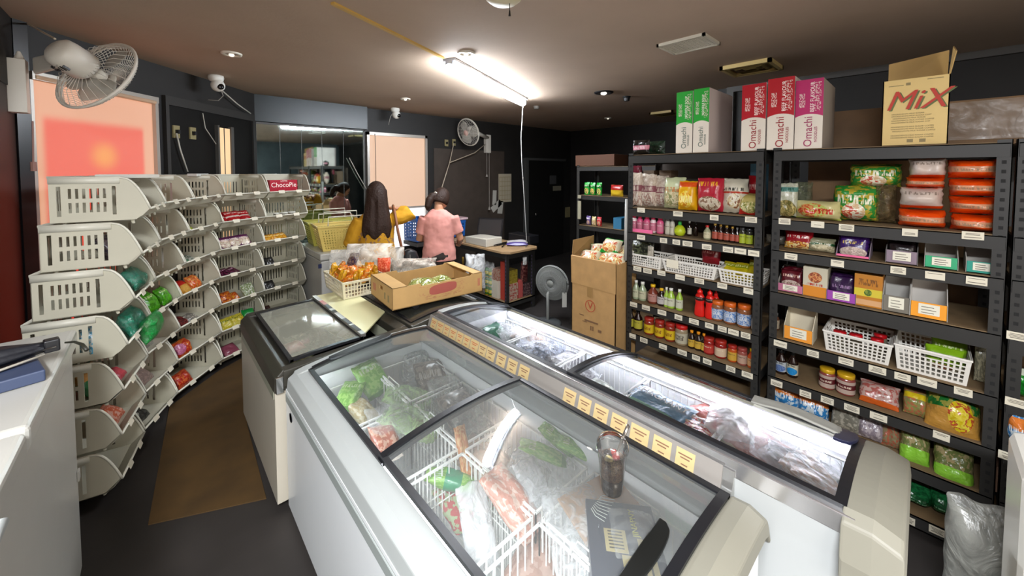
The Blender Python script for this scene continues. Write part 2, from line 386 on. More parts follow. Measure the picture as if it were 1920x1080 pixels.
# window 1: red banner outside, seen through a drawn roller blind
def lit_blind(name,base,strength,inner=None):
    m_=bpy.data.materials.new(name); nt,N,L=nodes_of(m_); b=N['Principled BSDF']; b.inputs['Roughness'].default_value=0.9
    tc=N.new('ShaderNodeTexCoord'); sp=N.new('ShaderNodeSeparateXYZ'); L.new(tc.outputs['Generated'],sp.inputs[0])
    def sm(v,a,c):
        r=N.new('ShaderNodeMapRange'); r.interpolation_type='SMOOTHSTEP'; r.inputs[1].default_value=a; r.inputs[2].default_value=c; L.new(v,r.inputs[0]); return r.outputs[0]
    def mul(a,c):
        n=N.new('ShaderNodeMath'); n.operation='MULTIPLY'; L.new(a,n.inputs[0]); L.new(c,n.inputs[1]); return n.outputs[0]
    def mx(f,a,c):
        n=N.new('ShaderNodeMix'); n.data_type='RGBA'; L.new(f,n.inputs[0])
        for i,v in ((6,a),(7,c)):
            if isinstance(v,(str,tuple)): n.inputs[i].default_value=rgb(v)
            else: L.new(v,n.inputs[i])
        return n.outputs[2]
    nz=N.new('ShaderNodeTexNoise'); nz.inputs['Scale'].default_value=1.5; L.new(tc.outputs['Generated'],nz.inputs[0])
    col=mx(nz.outputs[0],base,tuple(0.88*x for x in rgb(base)[:3]))
    if inner:
        X,Z=sp.outputs[0],sp.outputs[2]
        f=mul(mul(sm(X,0.04,0.10),sm(X,0.92,0.87)),sm(Z,0.905,0.865))
        red=mx(mul(sm(Z,0.66,0.60),sm(X,0.34,0.28)),inner[0],inner[1])
        # orange glow painted into the blind's emission colour
        vs=N.new('ShaderNodeVectorMath'); vs.operation='SUBTRACT'; L.new(tc.outputs['Generated'],vs.inputs[0]); vs.inputs[1].default_value=(0.52,0,0.765)
        v2=N.new('ShaderNodeVectorMath'); v2.operation='MULTIPLY'; L.new(vs.outputs[0],v2.inputs[0]); v2.inputs[1].default_value=(1.0,0,2.3)
        ln=N.new('ShaderNodeVectorMath'); ln.operation='LENGTH'; L.new(v2.outputs[0],ln.inputs[0])
        red=mx(sm(ln.outputs['Value'],0.17,0.02),red,inner[2])
        col=mx(f,col,red)
    L.new(col,b.inputs['Emission Color']); b.inputs['Emission Strength'].default_value=strength; b.inputs['Base Color'].default_value=(0.25,0.2,0.17,1)
    return m_
wn=thing('window_1',None,None,(0,0,0)); wn['kind']='structure'
wn.matrix_world=DT; wn.location=DA; wn.rotation_euler=(0,0,math.atan2(DU.y,DU.x))
m=M(); m.box(0.06,0.80,-0.012,-0.004,0.42,2.19); m.obj('roller_blind',lit_blind('lit_blind_over_red_banner','#f6b08a',0.175,('#f74a2e','#e83220','#ff9a2e')),wn)
m=M(); m.box(0.045,0.06,-0.03,0,0.40,2.235); m.box(0.80,0.825,-0.04,0,0.40,2.235); m.box(0.045,0.825,-0.045,0,2.19,2.235); m.obj('window_frame',mat('pale_aluminium_frame','#b7b1a8',0.35,metal=0.4),wn)
m=M(); m.tube([(0.06,-0.035,2.205),(0.80,-0.035,2.195)],0.016); m.obj('blind_roll',mat('blind_roll_cloth','#c9a98c',0.8),wn)
m=M(); m.box(0.825,0.87,-0.02,0,0.4,2.235); m.obj('jamb',DARK,wn)
wn=thing('window_2',None,None,(0,0,0)); wn['kind']='structure'
m=M(); m.box(2.06,2.88,4.965,4.975,1.17,2.15); m.obj('roller_blind',lit_blind('lit_peach_blind','#f4c6a2',0.175),wn)
m=M(); m.box(2.06,2.88,4.98,4.985,0.62,1.17); m.obj('window_pane',mat('bright_daylit_pane','#ffffff',0.2,emit='#f3f4f8',estr=0.24),wn)
m=M(); m.box(2.03,2.06,4.94,5.0,0.6,2.19); m.box(2.88,2.915,4.94,5.0,0.6,2.19); m.box(2.03,2.915,4.94,4.99,2.15,2.19); m.box(2.06,2.88,4.95,4.965,1.155,1.18); m.obj('window_frame',MATS['pale_aluminium_frame'],wn)
m=M(); m.tube([(2.13,4.93,2.17),(2.135,4.93,1.75),(2.13,4.93,1.3)],0.004,6); m.tube([(2.13,4.93,1.55),(2.125,4.93,1.48)],0.012,8); m.tube([(2.13,4.93,1.34),(2.13,4.93,1.28)],0.012,8); m.obj('pull_cord',DARK,wn)
wn=thing('window_reflection',None,None,DA,math.atan2(DU.y,DU.x)); wn['kind']='structure'
m=M(); m.box(1.435,1.585,-0.03,-0.024,0.9,2.08); m.obj('window_pane',mat('narrow_window_reflection','#d8b890',0.3,emit='#e8bd8c',estr=0.16),wn)  # glowing strip drawn for another window's reflection in the dark panel
m=M(); m.box(1.415,1.435,-0.045,-0.01,0.88,2.10); m.box(1.585,1.62,-0.045,-0.01,0.88,2.10); m.box(1.505,1.512,-0.034,-0.03,0.9,2.08); m.obj('window_frame',TR,wn)
m=M(); m.T=DT; m.box(0.93,1.93,-0.014,0.0,0.6,2.2); struct(m.obj('trim_6',mat('black_glass_panel','#100f0e',0.45,spec=0.25)))
m=M(); m.T=DT
for x in (0.90,1.93): m.box(x,x+0.03,-0.03,-0.0,0.6,2.20)
m.box(0.90,1.96,-0.03,-0.0,2.20,2.27); struct(m.obj('trim_7',mat('dark_grey_sash','#2c2a28',0.5)))
# door in the back wall
dr=thing('door_1',None,None,(0,0,0)); dr['kind']='structure'
a=ony(985,298,4.97); b=ony(1056,303,4.97)
m=M(); m.box(a.x+0.04,b.x,4.965,4.985,0,1.88); m.obj('door_leaf',mat('near_black_door','#151413',0.45),dr,bevel=0.004)
m=M(); m.box(a.x-0.02,a.x+0.05,4.93,5.0,0,1.92); m.box(a.x,b.x+0.05,4.94,5.0,1.88,1.925); m.obj('door_frame',mat('door_frame_grey','#4b4c4a',0.5),dr)
p=ony(1004,402,4.95); m=M(); m.T=Matrix.Translation((p.x,4.935,p.z)); m.blob(0.026,0.022,0.03,amp=0,flat=False); m.obj('door_knob',CHROME,dr,smooth=True)
m=M()
for u0,v0,u1,v1 in ((1031,329,1043,345),): q0=ony(u0,v0,4.96); q1=ony(u1,v1,4.96); m.box(q0.x,q1.x,4.96,4.964,q1.z,q0.z)
m.obj('door_notice',mat('grey_notice','#4e4e4e',0.6),dr)
q0=ony(1037,349,4.96); q1=ony(1052,357,4.96); m=M(); m.box(q0.x,q1.x,4.958,4.964,q1.z,q0.z); m.obj('door_plate',mat('pale_plate','#8b8672',0.5),dr)
q0=ony(1062,389,4.97); q1=ony(1070,407,4.97); m=M(); m.box(q0.x,q1.x,4.985,5.0,q1.z,q0.z)
tag(m.obj('light_switch',mat('brass_plate','#8f855f',0.4)),'tall beige switch plate beside the black door','switch')
# outlets on the black panel and by the wall fan
sw=thing('power_outlet','square brass-coloured outlet on black panel, left of two','outlet',tuple(ond(330,247,0.02)),math.atan2(DU.y,DU.x))
m=M(); m.box(-0.03,0.03,-0.006,0.006,-0.05,0.05); m.obj('plate',MATS['brass_plate'],sw); m=M(); m.box(-0.012,0.012,-0.03,-0.006,-0.015,0.015); m.obj('plug',DARK,sw); CH.clear()
dup(sw,tuple(ond(361,250,0.02)),label='square brass-coloured outlet on black panel, right of two')
dup(sw,tuple(ony(837,268,4.98)),0.0,label='brass-coloured outlet left of white wall fan by the till')
dup(sw,tuple(ony(851,267,4.98)),0.0,label='brass-coloured outlet with fan plug, right of the pair by the till')
# ------------------------------------------------------------------ ceiling fittings
A=Vector((1.60,2.40)); B=Vector((3.08,3.12)); mid=(A+B)/2; ang=math.atan2((B-A).y,(B-A).x); Lt=(B-A).length
lt=thing('tube_light','bright white tube batten hung on the ceiling','lamp',(mid.x,mid.y,HT),ang)
m=M(); m.box(-Lt/2,Lt/2,-0.05,0.05,-0.02,0); m.box(-Lt/2,Lt/2,-0.03,0.03,-0.045,-0.02); m.obj('batten_body',mat('batten_white','#9fa6b2',0.5),lt)
m=M(); m.T=Matrix.Rotation(PI/2,4,'Y')
m=M(); rr=[]
for x in (-Lt/2+0.0,-Lt/2+0.03,Lt/2-0.03,Lt/2): 
    r=0.034 if abs(x)<Lt/2-0.01 else 0.02
    rr.append([(x,r*1.15*math.cos(t),-0.058+r*math.sin(t)) for t in [2*PI*k/14 for k in range(14)]])
m.loft(rr); m.obj('tube_diffuser',GLOWW,lt,smooth=True)
m=M(); m.tube([(Lt/2-0.02,0,-0.05),(Lt/2-0.03,0.02,-0.45),(Lt/2-0.06,0.0,-0.72),(Lt/2-0.01,0,-0.95),(Lt/2+0.05,-0.02,-1.6),(Lt/2+0.09,0,-1.72)],0.004,6); m.obj('white_cable',mat('pale_cable','#c9c9c6',0.5),lt,smooth=True)
m=M(); c0=Vector((0.66,2.0)); c1=Vector((1.55,2.40)); d=(c1-c0).normalized(); n=Vector((-d.y,d.x))*0.012
m.hexa([(c0.x-n.x,c0.y-n.y,HT-0.012),(c1.x-n.x,c1.y-n.y,HT-0.012),(c1.x+n.x,c1.y+n.y,HT-0.012),(c0.x+n.x,c0.y+n.y,HT-0.012),(c0.x-n.x,c0.y-n.y,HT),(c1.x-n.x,c1.y-n.y,HT),(c1.x+n.x,c1.y+n.y,HT),(c0.x+n.x,c0.y+n.y,HT)])
tag(m.obj('cable_duct',mat('yellowed_duct','#c9a253',0.5)),'yellowed strip of cable duct running to the tube light','duct')
def downlight(p,r,label,lit=0.0,recess=True):
    t=thing('downlight',label,'light',(p.x,p.y,HT),group='recessed ceiling lights')
    m=M(); m.lathe([(r*0.66,-0.001),(r*0.70,-0.012),(r,-0.010),(r*1.02,0.0)],28,close=False); m.obj('ring',mat('downlight_ring','#d9d2c4',0.4),t,smooth=True)
    m=M(); m.lathe([(0.001,-0.004),(r*0.68,-0.004)],28,close=False); m.obj('reflector',mat('downlight_cup','#8c8377',0.35,metal=0.3),t)
    m=M(); m.T=Matrix.Translation((0,0,-0.012)); m.blob(r*0.28,r*0.28,r*0.2,amp=0,flat=False,n=8); m.obj('bulb',mat('glowing_bulb','#f3efe6',0.2,emit='#fff4e0',estr=0.25),t,smooth=True)  # bulb material given a faint glow
    return t
downlight(onz(434,100,HT),0.062,'small round recessed light above the red window')
downlight(onz(874,99,HT),0.062,'round recessed light beside near end of the tube light')
downlight(onz(760,185,HT),0.055,'small recessed light near the dome camera by the peach blind')
downlight(onz(1140,221,HT),0.055,'faint recessed light farthest back over the rack')
dk=thing('spotlight','round black-rimmed recessed spotlight over the aisle','light',(onz(1132,173,HT).x,onz(1132,173,HT).y,HT))
m=M(); m.lathe([(0.06,-0.002),(0.065,-0.014),(0.095,-0.010),(0.1,0.0)],28,close=False); m.obj('ring',DARK,dk,smooth=True)
m=M(); m.lathe([(0.001,-0.003),(0.062,-0.003)],28,close=False); m.obj('reflector',mat('spot_reflector','#5a554e',0.2,metal=0.7),dk)
m=M(); m.T=Matrix.Translation((0,0,-0.012)); m.blob(0.03,0.03,0.015,amp=0,flat=False,n=8); m.obj('bulb',mat('spot_bulb','#ffffff',0.2,emit='#fff6e8',estr=3.0),dk,smooth=True)
p=onz(1175,181,HT); m=M(); m.lathe([(0.001,HT-0.05),(0.03,HT-0.05),(0.035,HT-0.02),(0.045,HT-0.0)],14,p.x,p.y); tag(m.obj('ceiling_sensor',DARK),'small black round sensor beside the black-rimmed spotlight','sensor')
p=onz(1006,199,HT)
m=M(); m.lathe([(0.001,HT-0.035),(0.03,HT-0.035),(0.04,HT)],14,p.x,p.y); tag(m.obj('ceiling_sensor',mat('grey_sensor','#8e8b84',0.4)),'small pale sensor on the ceiling past the tube light','sensor')
# egg-crate grille lamp panel and two return-air vents
gr=thing('ceiling_grille','white slatted egg-crate grille set in the ceiling','grille',(2.55,1.07,HT))
m=M(); 
for x0,x1,y0,y1 in ((-0.13,-0.115,-0.15,0.15),(0.115,0.13,-0.15,0.15),(-0.13,0.13,-0.15,-0.135),(-0.13,0.13,0.135,0.15)): m.box(x0,x1,y0,y1,-0.018,0)
m.obj('grille_frame',mat('grille_white','#c9c3b2',0.5),gr)
m=M(); 
for k in range(9): x=-0.105+k*0.026; m.box(x,x+0.004,-0.135,0.135,-0.014,0)
for k in range(11): y=-0.125+k*0.025; m.box(-0.115,0.115,y,y+0.003,-0.012,0)
m.obj('louvre',MATS['grille_white'],gr)
m=M(); m.box(-0.115,0.115,-0.135,0.135,-0.003,-0.001); m.obj('backing',mat('grille_back','#8a8474',0.6),gr)
def vent(x,y,s,label):
    t=thing('ceiling_vent',label,'vent',(x,y,HT)); Y=mat('yellowed_vent','#cdb678',0.5)
    m=M(); m.box(-s,-s+0.025,-s,s,-0.03,0); m.box(s-0.025,s,-s,s,-0.03,0); m.box(-s,s,-s,-s+0.025,-0.03,0); m.box(-s,s,s-0.025,s,-0.03,0); m.obj('vent_frame',Y,t)
    m=M()
    for k in (0.8,0.5,0.2):
        a=s*k; b=s*(k+0.2)
        for q in ((-1,-1,1,-1),(1,-1,1,1),(1,1,-1,1),(-1,1,-1,-1)):
            m.quad((q[0]*b,q[1]*b,-0.004),(q[2]*b,q[3]*b,-0.004),(q[2]*a,q[3]*a,-0.03),(q[0]*a,q[1]*a,-0.03))
    m.obj('cone',mat('vent_cone','#7d6c3e',0.6),t)
vent(3.47,0.96,0.175,'square yellowed ceiling vent above the upright cartons')
vent(5.28,2.5,0.17,'farthest square ceiling vent, seen edge-on')
# pull switch lamp right at the top edge
t=thing('ceiling_lamp','pale round ceiling lamp with pull cord at the top edge','lamp',(1.22,1.37,HT))
m=M(); m.lathe([(0.001,-0.045),(0.06,-0.04),(0.085,-0.02),(0.09,0)],28); m.obj('shade',mat('cream_lamp_shade','#d9cfae',0.5),t,smooth=True)
m=M(); m.tube([(0.02,-0.02,-0.04),(0.02,-0.02,-0.075)],0.0015,6); m.tube([(0.02,-0.02,-0.075),(0.02,-0.02,-0.1)],[0.003,0.006],8); m.obj('pull_cord',DARK,t)
# two white dome cameras
def cammy(u,v,label,path):
    p=onz(u,v-14,HT); p-=Vector((p.x,p.y,0)).normalized()*0.05; t=thing('dome_camera',label,'camera',(p.x,p.y,HT),group='white security cameras')
    m=M(); m.lathe([(0.055,0),(0.058,-0.02),(0.05,-0.045),(0.03,-0.055)],20); m.obj('mount',WHITE,t,smooth=True)
    m=M(); m.T=Matrix.Translation((0.01,-0.01,-0.085)); m.blob(0.052,0.052,0.052,amp=0,flat=False,n=12); m.obj('head',WHITE,t,smooth=True)
    m=M(); m.T=Matrix.Translation((0.024,-0.052,-0.098)); m.blob(0.026,0.014,0.026,amp=0,flat=False,n=10); m.obj('lens',mat('black_lens','#0b0b0c',0.1),t,smooth=True)
    m=M(); m.tube(path,0.0035,6); m.obj('cable',mat('grey_cable','#9a968e',0.5),t,smooth=True)
cammy(405,158,'white dome camera with looping cable beside the red window',[(0.02,0.02,-0.05),(0.05,0.04,-0.16),(0.02,0.08,-0.20),(-0.05,0.10,-0.20)])
cammy(741,218,'white dome camera above the peach blind',[(-0.02,0.0,-0.04),(-0.06,0.02,-0.12),(-0.08,0.03,-0.22)])
# cables on the dark panel
m=M()
pts=[ond(331,250,0.04),ond(338,280,0.04),ond(352,322,0.04)]; m.tube(pts,0.006,6); tag(m.obj('wall_cable',mat('pale_wall_cable','#b5b1a6',0.5),smooth=True),'pale cable dropping from the left outlet on the black panel','cable')
m=M(); m.tube([ond(380,212,0.04),ond(385,240,0.04),ond(405,270,0.05)],0.004,6); tag(m.obj('wall_cable',MATS['pale_wall_cable'],smooth=True),'thin loose cable left of the narrow window reflection','cable')
m=M(); m.tube([ond(412,166,0.05),ond(445,195,0.05),ond(470,213,0.05)],0.006,6)
tag(m.obj('wall_cable',mat('pale_wall_cable','#b5b1a6',0.5),smooth=True),'pale cable slanting to the mirror under the dome camera','cable')
m=M(); m.tube([ony(655,296,4.9),ony(670,325,4.9),ony(688,356,4.9)],0.005,6); tag(m.obj('wall_cable',MATS['pale_wall_cable'],smooth=True),'thin cable slanting down the mirror beside the peach blind','cable')
# ------------------------------------------------------------------ fans
def fan_head(t,R,mt,T,blades=3,hubcol=None,dense=64,guard=None):
    """head pointing along the local -y of T, origin at grille centre"""
    guard=guard or mt
    def ringpts(r,y,n=40): return [(r*math.cos(2*PI*k/n),y,r*math.sin(2*PI*k/n)) for k in range(n+1)]
    m=M(); m.T=T; m.tube(ringpts(R,0),R*0.035,8); m.tube(ringpts(R*0.97,-0.012),R*0.02,6); m.obj('grille_rim',mt,t,smooth=True)
    m=M(); m.T=T
    for k in range(dense):
        a=2*PI*k/dense; c,s_=math.cos(a),math.sin(a)
        m.tube([(R*0.2*c,-R*0.28,R*0.2*s_),(R*0.6*c,-R*0.26,R*0.6*s_),(R*0.9*c,-R*0.14,R*0.9*s_),(R*c,0,R*s_)],0.0014,4)
        if k%2==0: m.tube([(R*0.25*c,R*0.30,R*0.25*s_),(R*0.7*c,R*0.26,R*0.7*s_),(R*c,0,R*s_)],0.0014,4)
    for r in (0.45,0.72): m.tube(ringpts(R*r,-R*(0.27 if r<0.5 else 0.235)),0.0013,4)
    m.obj('wire_grille',guard,t,smooth=True)
    X90=Matrix.Rotation(PI/2,4,'X')
    m=M(); m.T=T@X90; m.lathe([(0.001,R*0.30),(R*0.2,R*0.29),(R*0.22,R*0.26),(R*0.2,R*0.24)],24); m.obj('badge',hubcol or mt,t,smooth=True)
    m=M(); m.T=T@X90; m.lathe([(R*0.15,-R*0.1),(R*0.16,R*0.12),(R*0.1,R*0.16)],20); m.obj('hub',mt,t,smooth=True)
    for b in range(blades):
        m=M(); m.T=T; a0=2*PI*b/blades
        def bl(u,v,a0=a0):
            r=R*(0.15+0.72*v); wd=0.55+0.95*math.sin(PI*min(v*0.8+0.15,1)); a=a0+(u-0.5)*wd; return (r*math.cos(a),R*0.10*(u-0.5)*1.6,r*math.sin(a))
        m.grid(bl,6,8); m.obj('blade',mat('pale_blade','#b9b6ab',0.35,alpha=0.6),t,smooth=True,solid=0.002)
def aim(P,d): return Matrix.Translation(P)@Vector(d).to_track_quat('-Y','Z').to_matrix().to_4x4()
FW=mat('fan_white','#d3cdc1',0.4)
mz=onx(38,155,-0.51); hp=_C+ray(182,140)*2.08
f1=thing('wall_fan','large white wall fan hung over the red window, tilted down','fan',mz)
P=hp-mz; d=(_rt*0.10-_up*0.42+_fw*0.85).normalized(); T=aim(P,d)
fan_head(f1,0.215,FW,T)
m=M(); m.box(-0.04,0.025,-0.035,0.04,-0.16,0.12); m.tube([(0.0,0,0.12),(0.0,0,0.165)],[0.022,0.006],10); m.obj('wall_bracket',FW,f1,bevel=0.02)
m=M(); e=P-d*0.18; e.z-=0.05
m.hexa([(0.05,-0.03,0.05),(e.x,e.y-0.03,e.z-0.04),(e.x,e.y+0.03,e.z-0.04),(0.05,0.03,0.05),(0.05,-0.03,0.14),(e.x,e.y-0.03,e.z+0.04),(e.x,e.y+0.03,e.z+0.04),(0.05,0.03,0.14)]); m.obj('boom',FW,f1,bevel=0.012)
m=M(); m.T=T@Matrix.Rotation(-PI/2,4,'X'); m.lathe([(0.062,0.04),(0.076,0.06),(0.076,0.15),(0.071,0.18),(0.05,0.196),(0.001,0.20)],26); m.obj('motor_housing',FW,f1,smooth=True)
m=M(); m.T=T@Matrix.Rotation(-PI/2,4,'X')
for k in range(5): m.box(-0.035+k*0.017,-0.030+k*0.017,0.05,0.078,0.12,0.15)
m.obj('cooling_slot',DARK,f1)
m=M(); m.tube([(0.035,0,-0.2),(0.03,0.0,-0.42)],0.004,6); m.tube([(0.03,0.0,-0.42),(0.03,0.0,-0.47)],0.012,8); m.obj('pull_cord',mat('pinkish_cord','#8f6a60',0.6),f1)
m=M(); m.tube([ond(52,45,0.03)-mz,P-d*0.19+Vector((0,0,0.05))],0.005,6); m.obj('power_cord',mat('cream_cord','#b8a994',0.5),f1)
hp=ony(878,248,4.68); mz=ony(911,268,4.98)
f2=thing('wall_fan','white wall fan with hanging pull cords beside the till','fan',mz); P=hp-mz
d=(-_fw*0.72-_rt*0.52-_up*0.28).normalized(); T=aim(P,d); fan_head(f2,0.205,FW,T,dense=44,hubcol=mat('pinkish_badge','#d9b4a6',0.4))
m=M(); m.box(-0.05,0.05,-0.08,0.0,-0.17,0.13); m.obj('wall_bracket',FW,f2,bevel=0.012)
m=M(); m.tube([(0,-0.05,0.08),P-d*0.1],0.03,10); m.obj('boom',FW,f2,smooth=True)
m=M(); m.T=T@Matrix.Rotation(-PI/2,4,'X'); m.lathe([(0.07,0.03),(0.08,0.06),(0.075,0.15),(0.04,0.18),(0.001,0.182)],22); m.obj('motor_housing',FW,f2,smooth=True)
m=M(); m.tube([(-0.03,-0.06,-0.17),(-0.03,-0.06,-0.52)],0.004,6); m.tube([(-0.03,-0.06,-0.52),(-0.03,-0.06,-0.56)],[0.006,0.02],8); m.tube([(0.02,-0.06,-0.17),(0.02,-0.06,-1.06)],0.004,6); m.tube([(0.02,-0.06,-1.06),(0.02,-0.06,-1.11)],[0.008,0.022],8); m.obj('pull_cord',mat('pale_cord','#a8a096',0.5),f2)
m=M(); q=ony(851,268,4.97)-mz; m.tube([(0,-0.03,0.0),P*0.55+Vector((0,0.05,-0.24)),ony(843,305,4.9)-mz,ony(826,360,4.7)-mz],0.007,6); m.tube([q,ony(843,305,4.9)-mz],0.007,6); m.obj('power_cord',MATS['cream_cord'],f2,smooth=True)
# grey pedestal fan on the floor
fl=onz(1027,606,0); k=(_C+ray(1035,530)*((fl-_C).dot(_f2)))
f3=thing('pedestal_fan','low grey pedestal fan standing between the till table and tall carton','fan',fl); GF=mat('fan_grey','#8f928f',0.45)
P=k-fl; d=(-_fw*0.83-_rt*0.45-_up*0.02).normalized(); T=aim(P,d); fan_head(f3,0.19,GF,T,dense=70,hubcol=mat('fan_badge_grey','#7f827d',0.4))
m=M(); m.T=T@Matrix.Rotation(PI/2,4,'X'); m.lathe([(0.19*0.3,0.052),(0.18,0.03)],40,close=False); m.lathe([(0.001,-0.05),(0.17,-0.035),(0.185,0.0)],40,close=False); m.obj('grille_disc',mat('grille_grey','#7d807c',0.5,alpha=0.7),f3,smooth=True)
m=M(); m.T=T@Matrix.Rotation(-PI/2,4,'X'); m.lathe([(0.06,0.03),(0.065,0.12),(0.04,0.15)],20); m.obj('motor_housing',GF,f3,smooth=True)
m=M(); m.tube([(0,0,0.02),(0,0,max(P.z-0.12,0.1)),(P.x*0.8,P.y*0.8,P.z-0.03)],0.017,12); m.obj('pole',mat('fan_pole','#a6a9a4',0.35),f3,smooth=True)
m=M(); m.lathe([(0.15,0.0),(0.15,0.012),(0.12,0.03),(0.03,0.045)],28); m.obj('base',mat('fan_base','#4c4f50',0.5),f3,smooth=True)
m=M(); q=P+_rt*0.10-_fw*0.1; m.hexa([tuple(q+Vector(v)) for v in ((0,0,-0.24),(0.04,-0.03,-0.24),(0.045,-0.025,-0.24),(0.005,0.005,-0.24),(0,0,-0.08),(0.04,-0.03,-0.08),(0.045,-0.025,-0.08),(0.005,0.005,-0.08))]); m.obj('hang_tag',mat('white_tag','#c8c8c0',0.6),f3)
# ------------------------------------------------------------------ boltless shelving along the right wall
SH=mat('shelf_steel','#292826',0.5,spec=0.4,noise_amt=0.08,nscale=6); BOARD=mat('shelf_board','#6f5a3e',0.7,noise_amt=0.2,nscale=12)
XF=2.504; XB=2.95
HOLE=mat('slot_shadow','#0c0c0c',0.8)
def shelving(name,label,ya,yb,levels,xf=XF,xb=XB,tags=None,top=1.80,holes=True):
    """ya > yb (ya is the far end)"""
    t=thing(name,label,'shelf',(xf,(ya+yb)/2,0)); hy=(ya-yb)/2; D=xb-xf
    for (sx,sy) in ((0,1),(0,-1),(1,1),(1,-1)):
        m=M(); y=sy*hy; s_=-sy; X0=0 if sx==0 else D; dx=0.038 if sx==0 else -0.038
        m.box(min(X0,X0+dx*0.08),max(X0,X0+dx*0.08),min(y,y+s_*0.04),max(y,y+s_*0.04),0,top); m.box(min(X0,X0+dx),max(X0,X0+dx),min(y,y+s_*0.003),max(y,y+s_*0.003),0,top)
        m1=m; ex=()
        if holes and sx==0:
            m=M(); ex=[(m,HOLE)]
            for k in range(int(top/0.038)-1):
                z=0.03+k*0.038; m.box(-0.0012,0.0,y+s_*0.014,y+s_*0.026,z,z+0.014)
        if holes and sx==1:
            m=M(); ex=[(m,HOLE)]
            for k in range(int(top/0.038)-1):
                z=0.03+k*0.038; m.box(D-0.0045,D-0.0032,y+s_*0.014,y+s_*0.026,z,z+0.014)
        m1.obj('post',SH,t,extra=ex)
    for z,lip in levels:
        m=M(); m.box(-0.002,0.0025,-hy+0.006,hy-0.006,z-lip,z-0.004); m.box(D-0.0025,D+0.002,-hy+0.006,hy-0.006,z-lip,z-0.004); m.box(0,D,hy-0.008,hy-0.005,z-lip,z-0.004); m.box(0,D,-hy+0.005,-hy+0.008,z-lip,z-0.004)
        m.box(-0.002,0.022,-hy+0.006,hy-0.006,z-0.008,z-0.004); m.obj('beam',SH,t)
        m=M(); m.box(0.003,D-0.003,-hy+0.010,hy-0.010,z-0.012,z); m.obj('shelf_board',BOARD,t)
    return t
L1=[(1.79,0.06),(1.413,0.06),(1.238,0.055),(0.995,0.055),(0.735,0.055),(0.505,0.055),(0.30,0.055),(0.10,0.055)]
L2=[(1.79,0.06),(1.413,0.06),(1.241,0.055),(1.008,0.07),(0.748,0.055),(0.528,0.055),(0.32,0.055),(0.10,0.055)]
U1=shelving('shelving_unit','black slotted-steel shelving unit nearest the tall carton',1.462,0.615,L1)
U2=shelving('shelving_unit','black slotted-steel shelving unit holding orange noodle packs',0.575,-0.235,L2)
U3=shelving('shelving_unit','black slotted-steel shelving unit cut by the right edge',-0.245,-1.1,L2)
def price(u,v,unit,x=XF):
    p=onx(u,v,x-0.006); r=unit.location
    m=M(); wd=0.027; hh=0.0165; rn=random.Random(int(u*7+v)); wd*=rn.uniform(0.9,1.15); tl=rn.uniform(-0.02,0.02)
    m.T=Matrix.Translation((x-0.005-r.x,p.y-r.y,p.z))@Matrix.Rotation(tl,4,'X'); m.box(-0.0015,0.0,-wd,wd,-hh,hh); m0=m
    m=M(); m.T=Matrix.Translation((x-0.005-r.x,p.y-r.y,p.z))@Matrix.Rotation(tl,4,'X')
    for k,(a,b) in enumerate(((0.7,0.45),(0.3,0.12),(-0.1,-0.2),(-0.35,-0.65))):
        w_=wd*rn.uniform(0.5,0.85)
        if rn.random()<0.75: m.box(-0.0022,-0.0015,-w_,w_,hh*b if b>-0.3 else hh*-0.55,hh*b+0.0022 if b>-0.3 else hh*-0.55+0.003)
    m0.obj('price_tag',TAGM,unit,extra=[(m,INK)])
for u,v in ((1202,394),(1271,401),(1339,408),(1408,412), (1202,445),(1244,451),(1268,454),(1289,457),(1325,463),(1365,468),(1388,471),(1413,475),
            (1195,504),(1214,508),(1240,512),(1275,520),(1311,527),(1354,536),(1403,546), (1188,571),(1211,577),(1241,586),(1272,595),(1301,603),(1330,611),(1354,617),(1375,623),(1398,629),
            (1186,630),(1207,638),(1243,650),(1279,661),(1305,671),(1326,678),(1370,692),(1401,703)): price(u,v,U1)
for u,v in ((1471,415),(1533,421),(1587,427),(1706,436),(1824,442), (1483,481),(1570,494),(1684,507),(1753,517),(1831,527),
            (1463,645),(1524,663),(1586,678),(1645,694),(1692,707),(1738,717),(1806,735), (1456,719),(1510,739),(1551,751),(1597,766),(1647,782),(1765,818), (1701,974),(1757,996)): price(u,v,U2)
for u,v in ((1908,631),(1907,756),(1893,857)): price(u,v,U3)
# plywood behind the second unit, pale film on its near half
m=M(); m.box(3.0,3.018,-1.5,0.50,0.0,2.03); tag(m.obj('plywood_sheet',mat('plywood','#7a5c3a',0.65,noise_amt=0.35,nscale=4)),'brown plywood sheet standing behind the shelving with orange packs','board')
m=M(); m.grid(lambda a,b:(2.985+0.01*noise.noise(Vector((a*6,b*6,0))),-1.4+a*1.4,1.83+b*0.19),30,10); tag(m.obj('plastic_sheet',film_mat('film_haze',(0.75,0.72,0.68),0.22,0.15,9.0),smooth=True),'crumpled clear plastic film over the plywood sheet','plastic sheet')
m=M(); m.box(3.0,3.02,0.6,1.5,0.0,1.75); tag(m.obj('plywood_sheet',mat('dim_board','#3d3228',0.7,noise_amt=0.2)),'dim brown board behind the shelving nearest the tall carton','board')
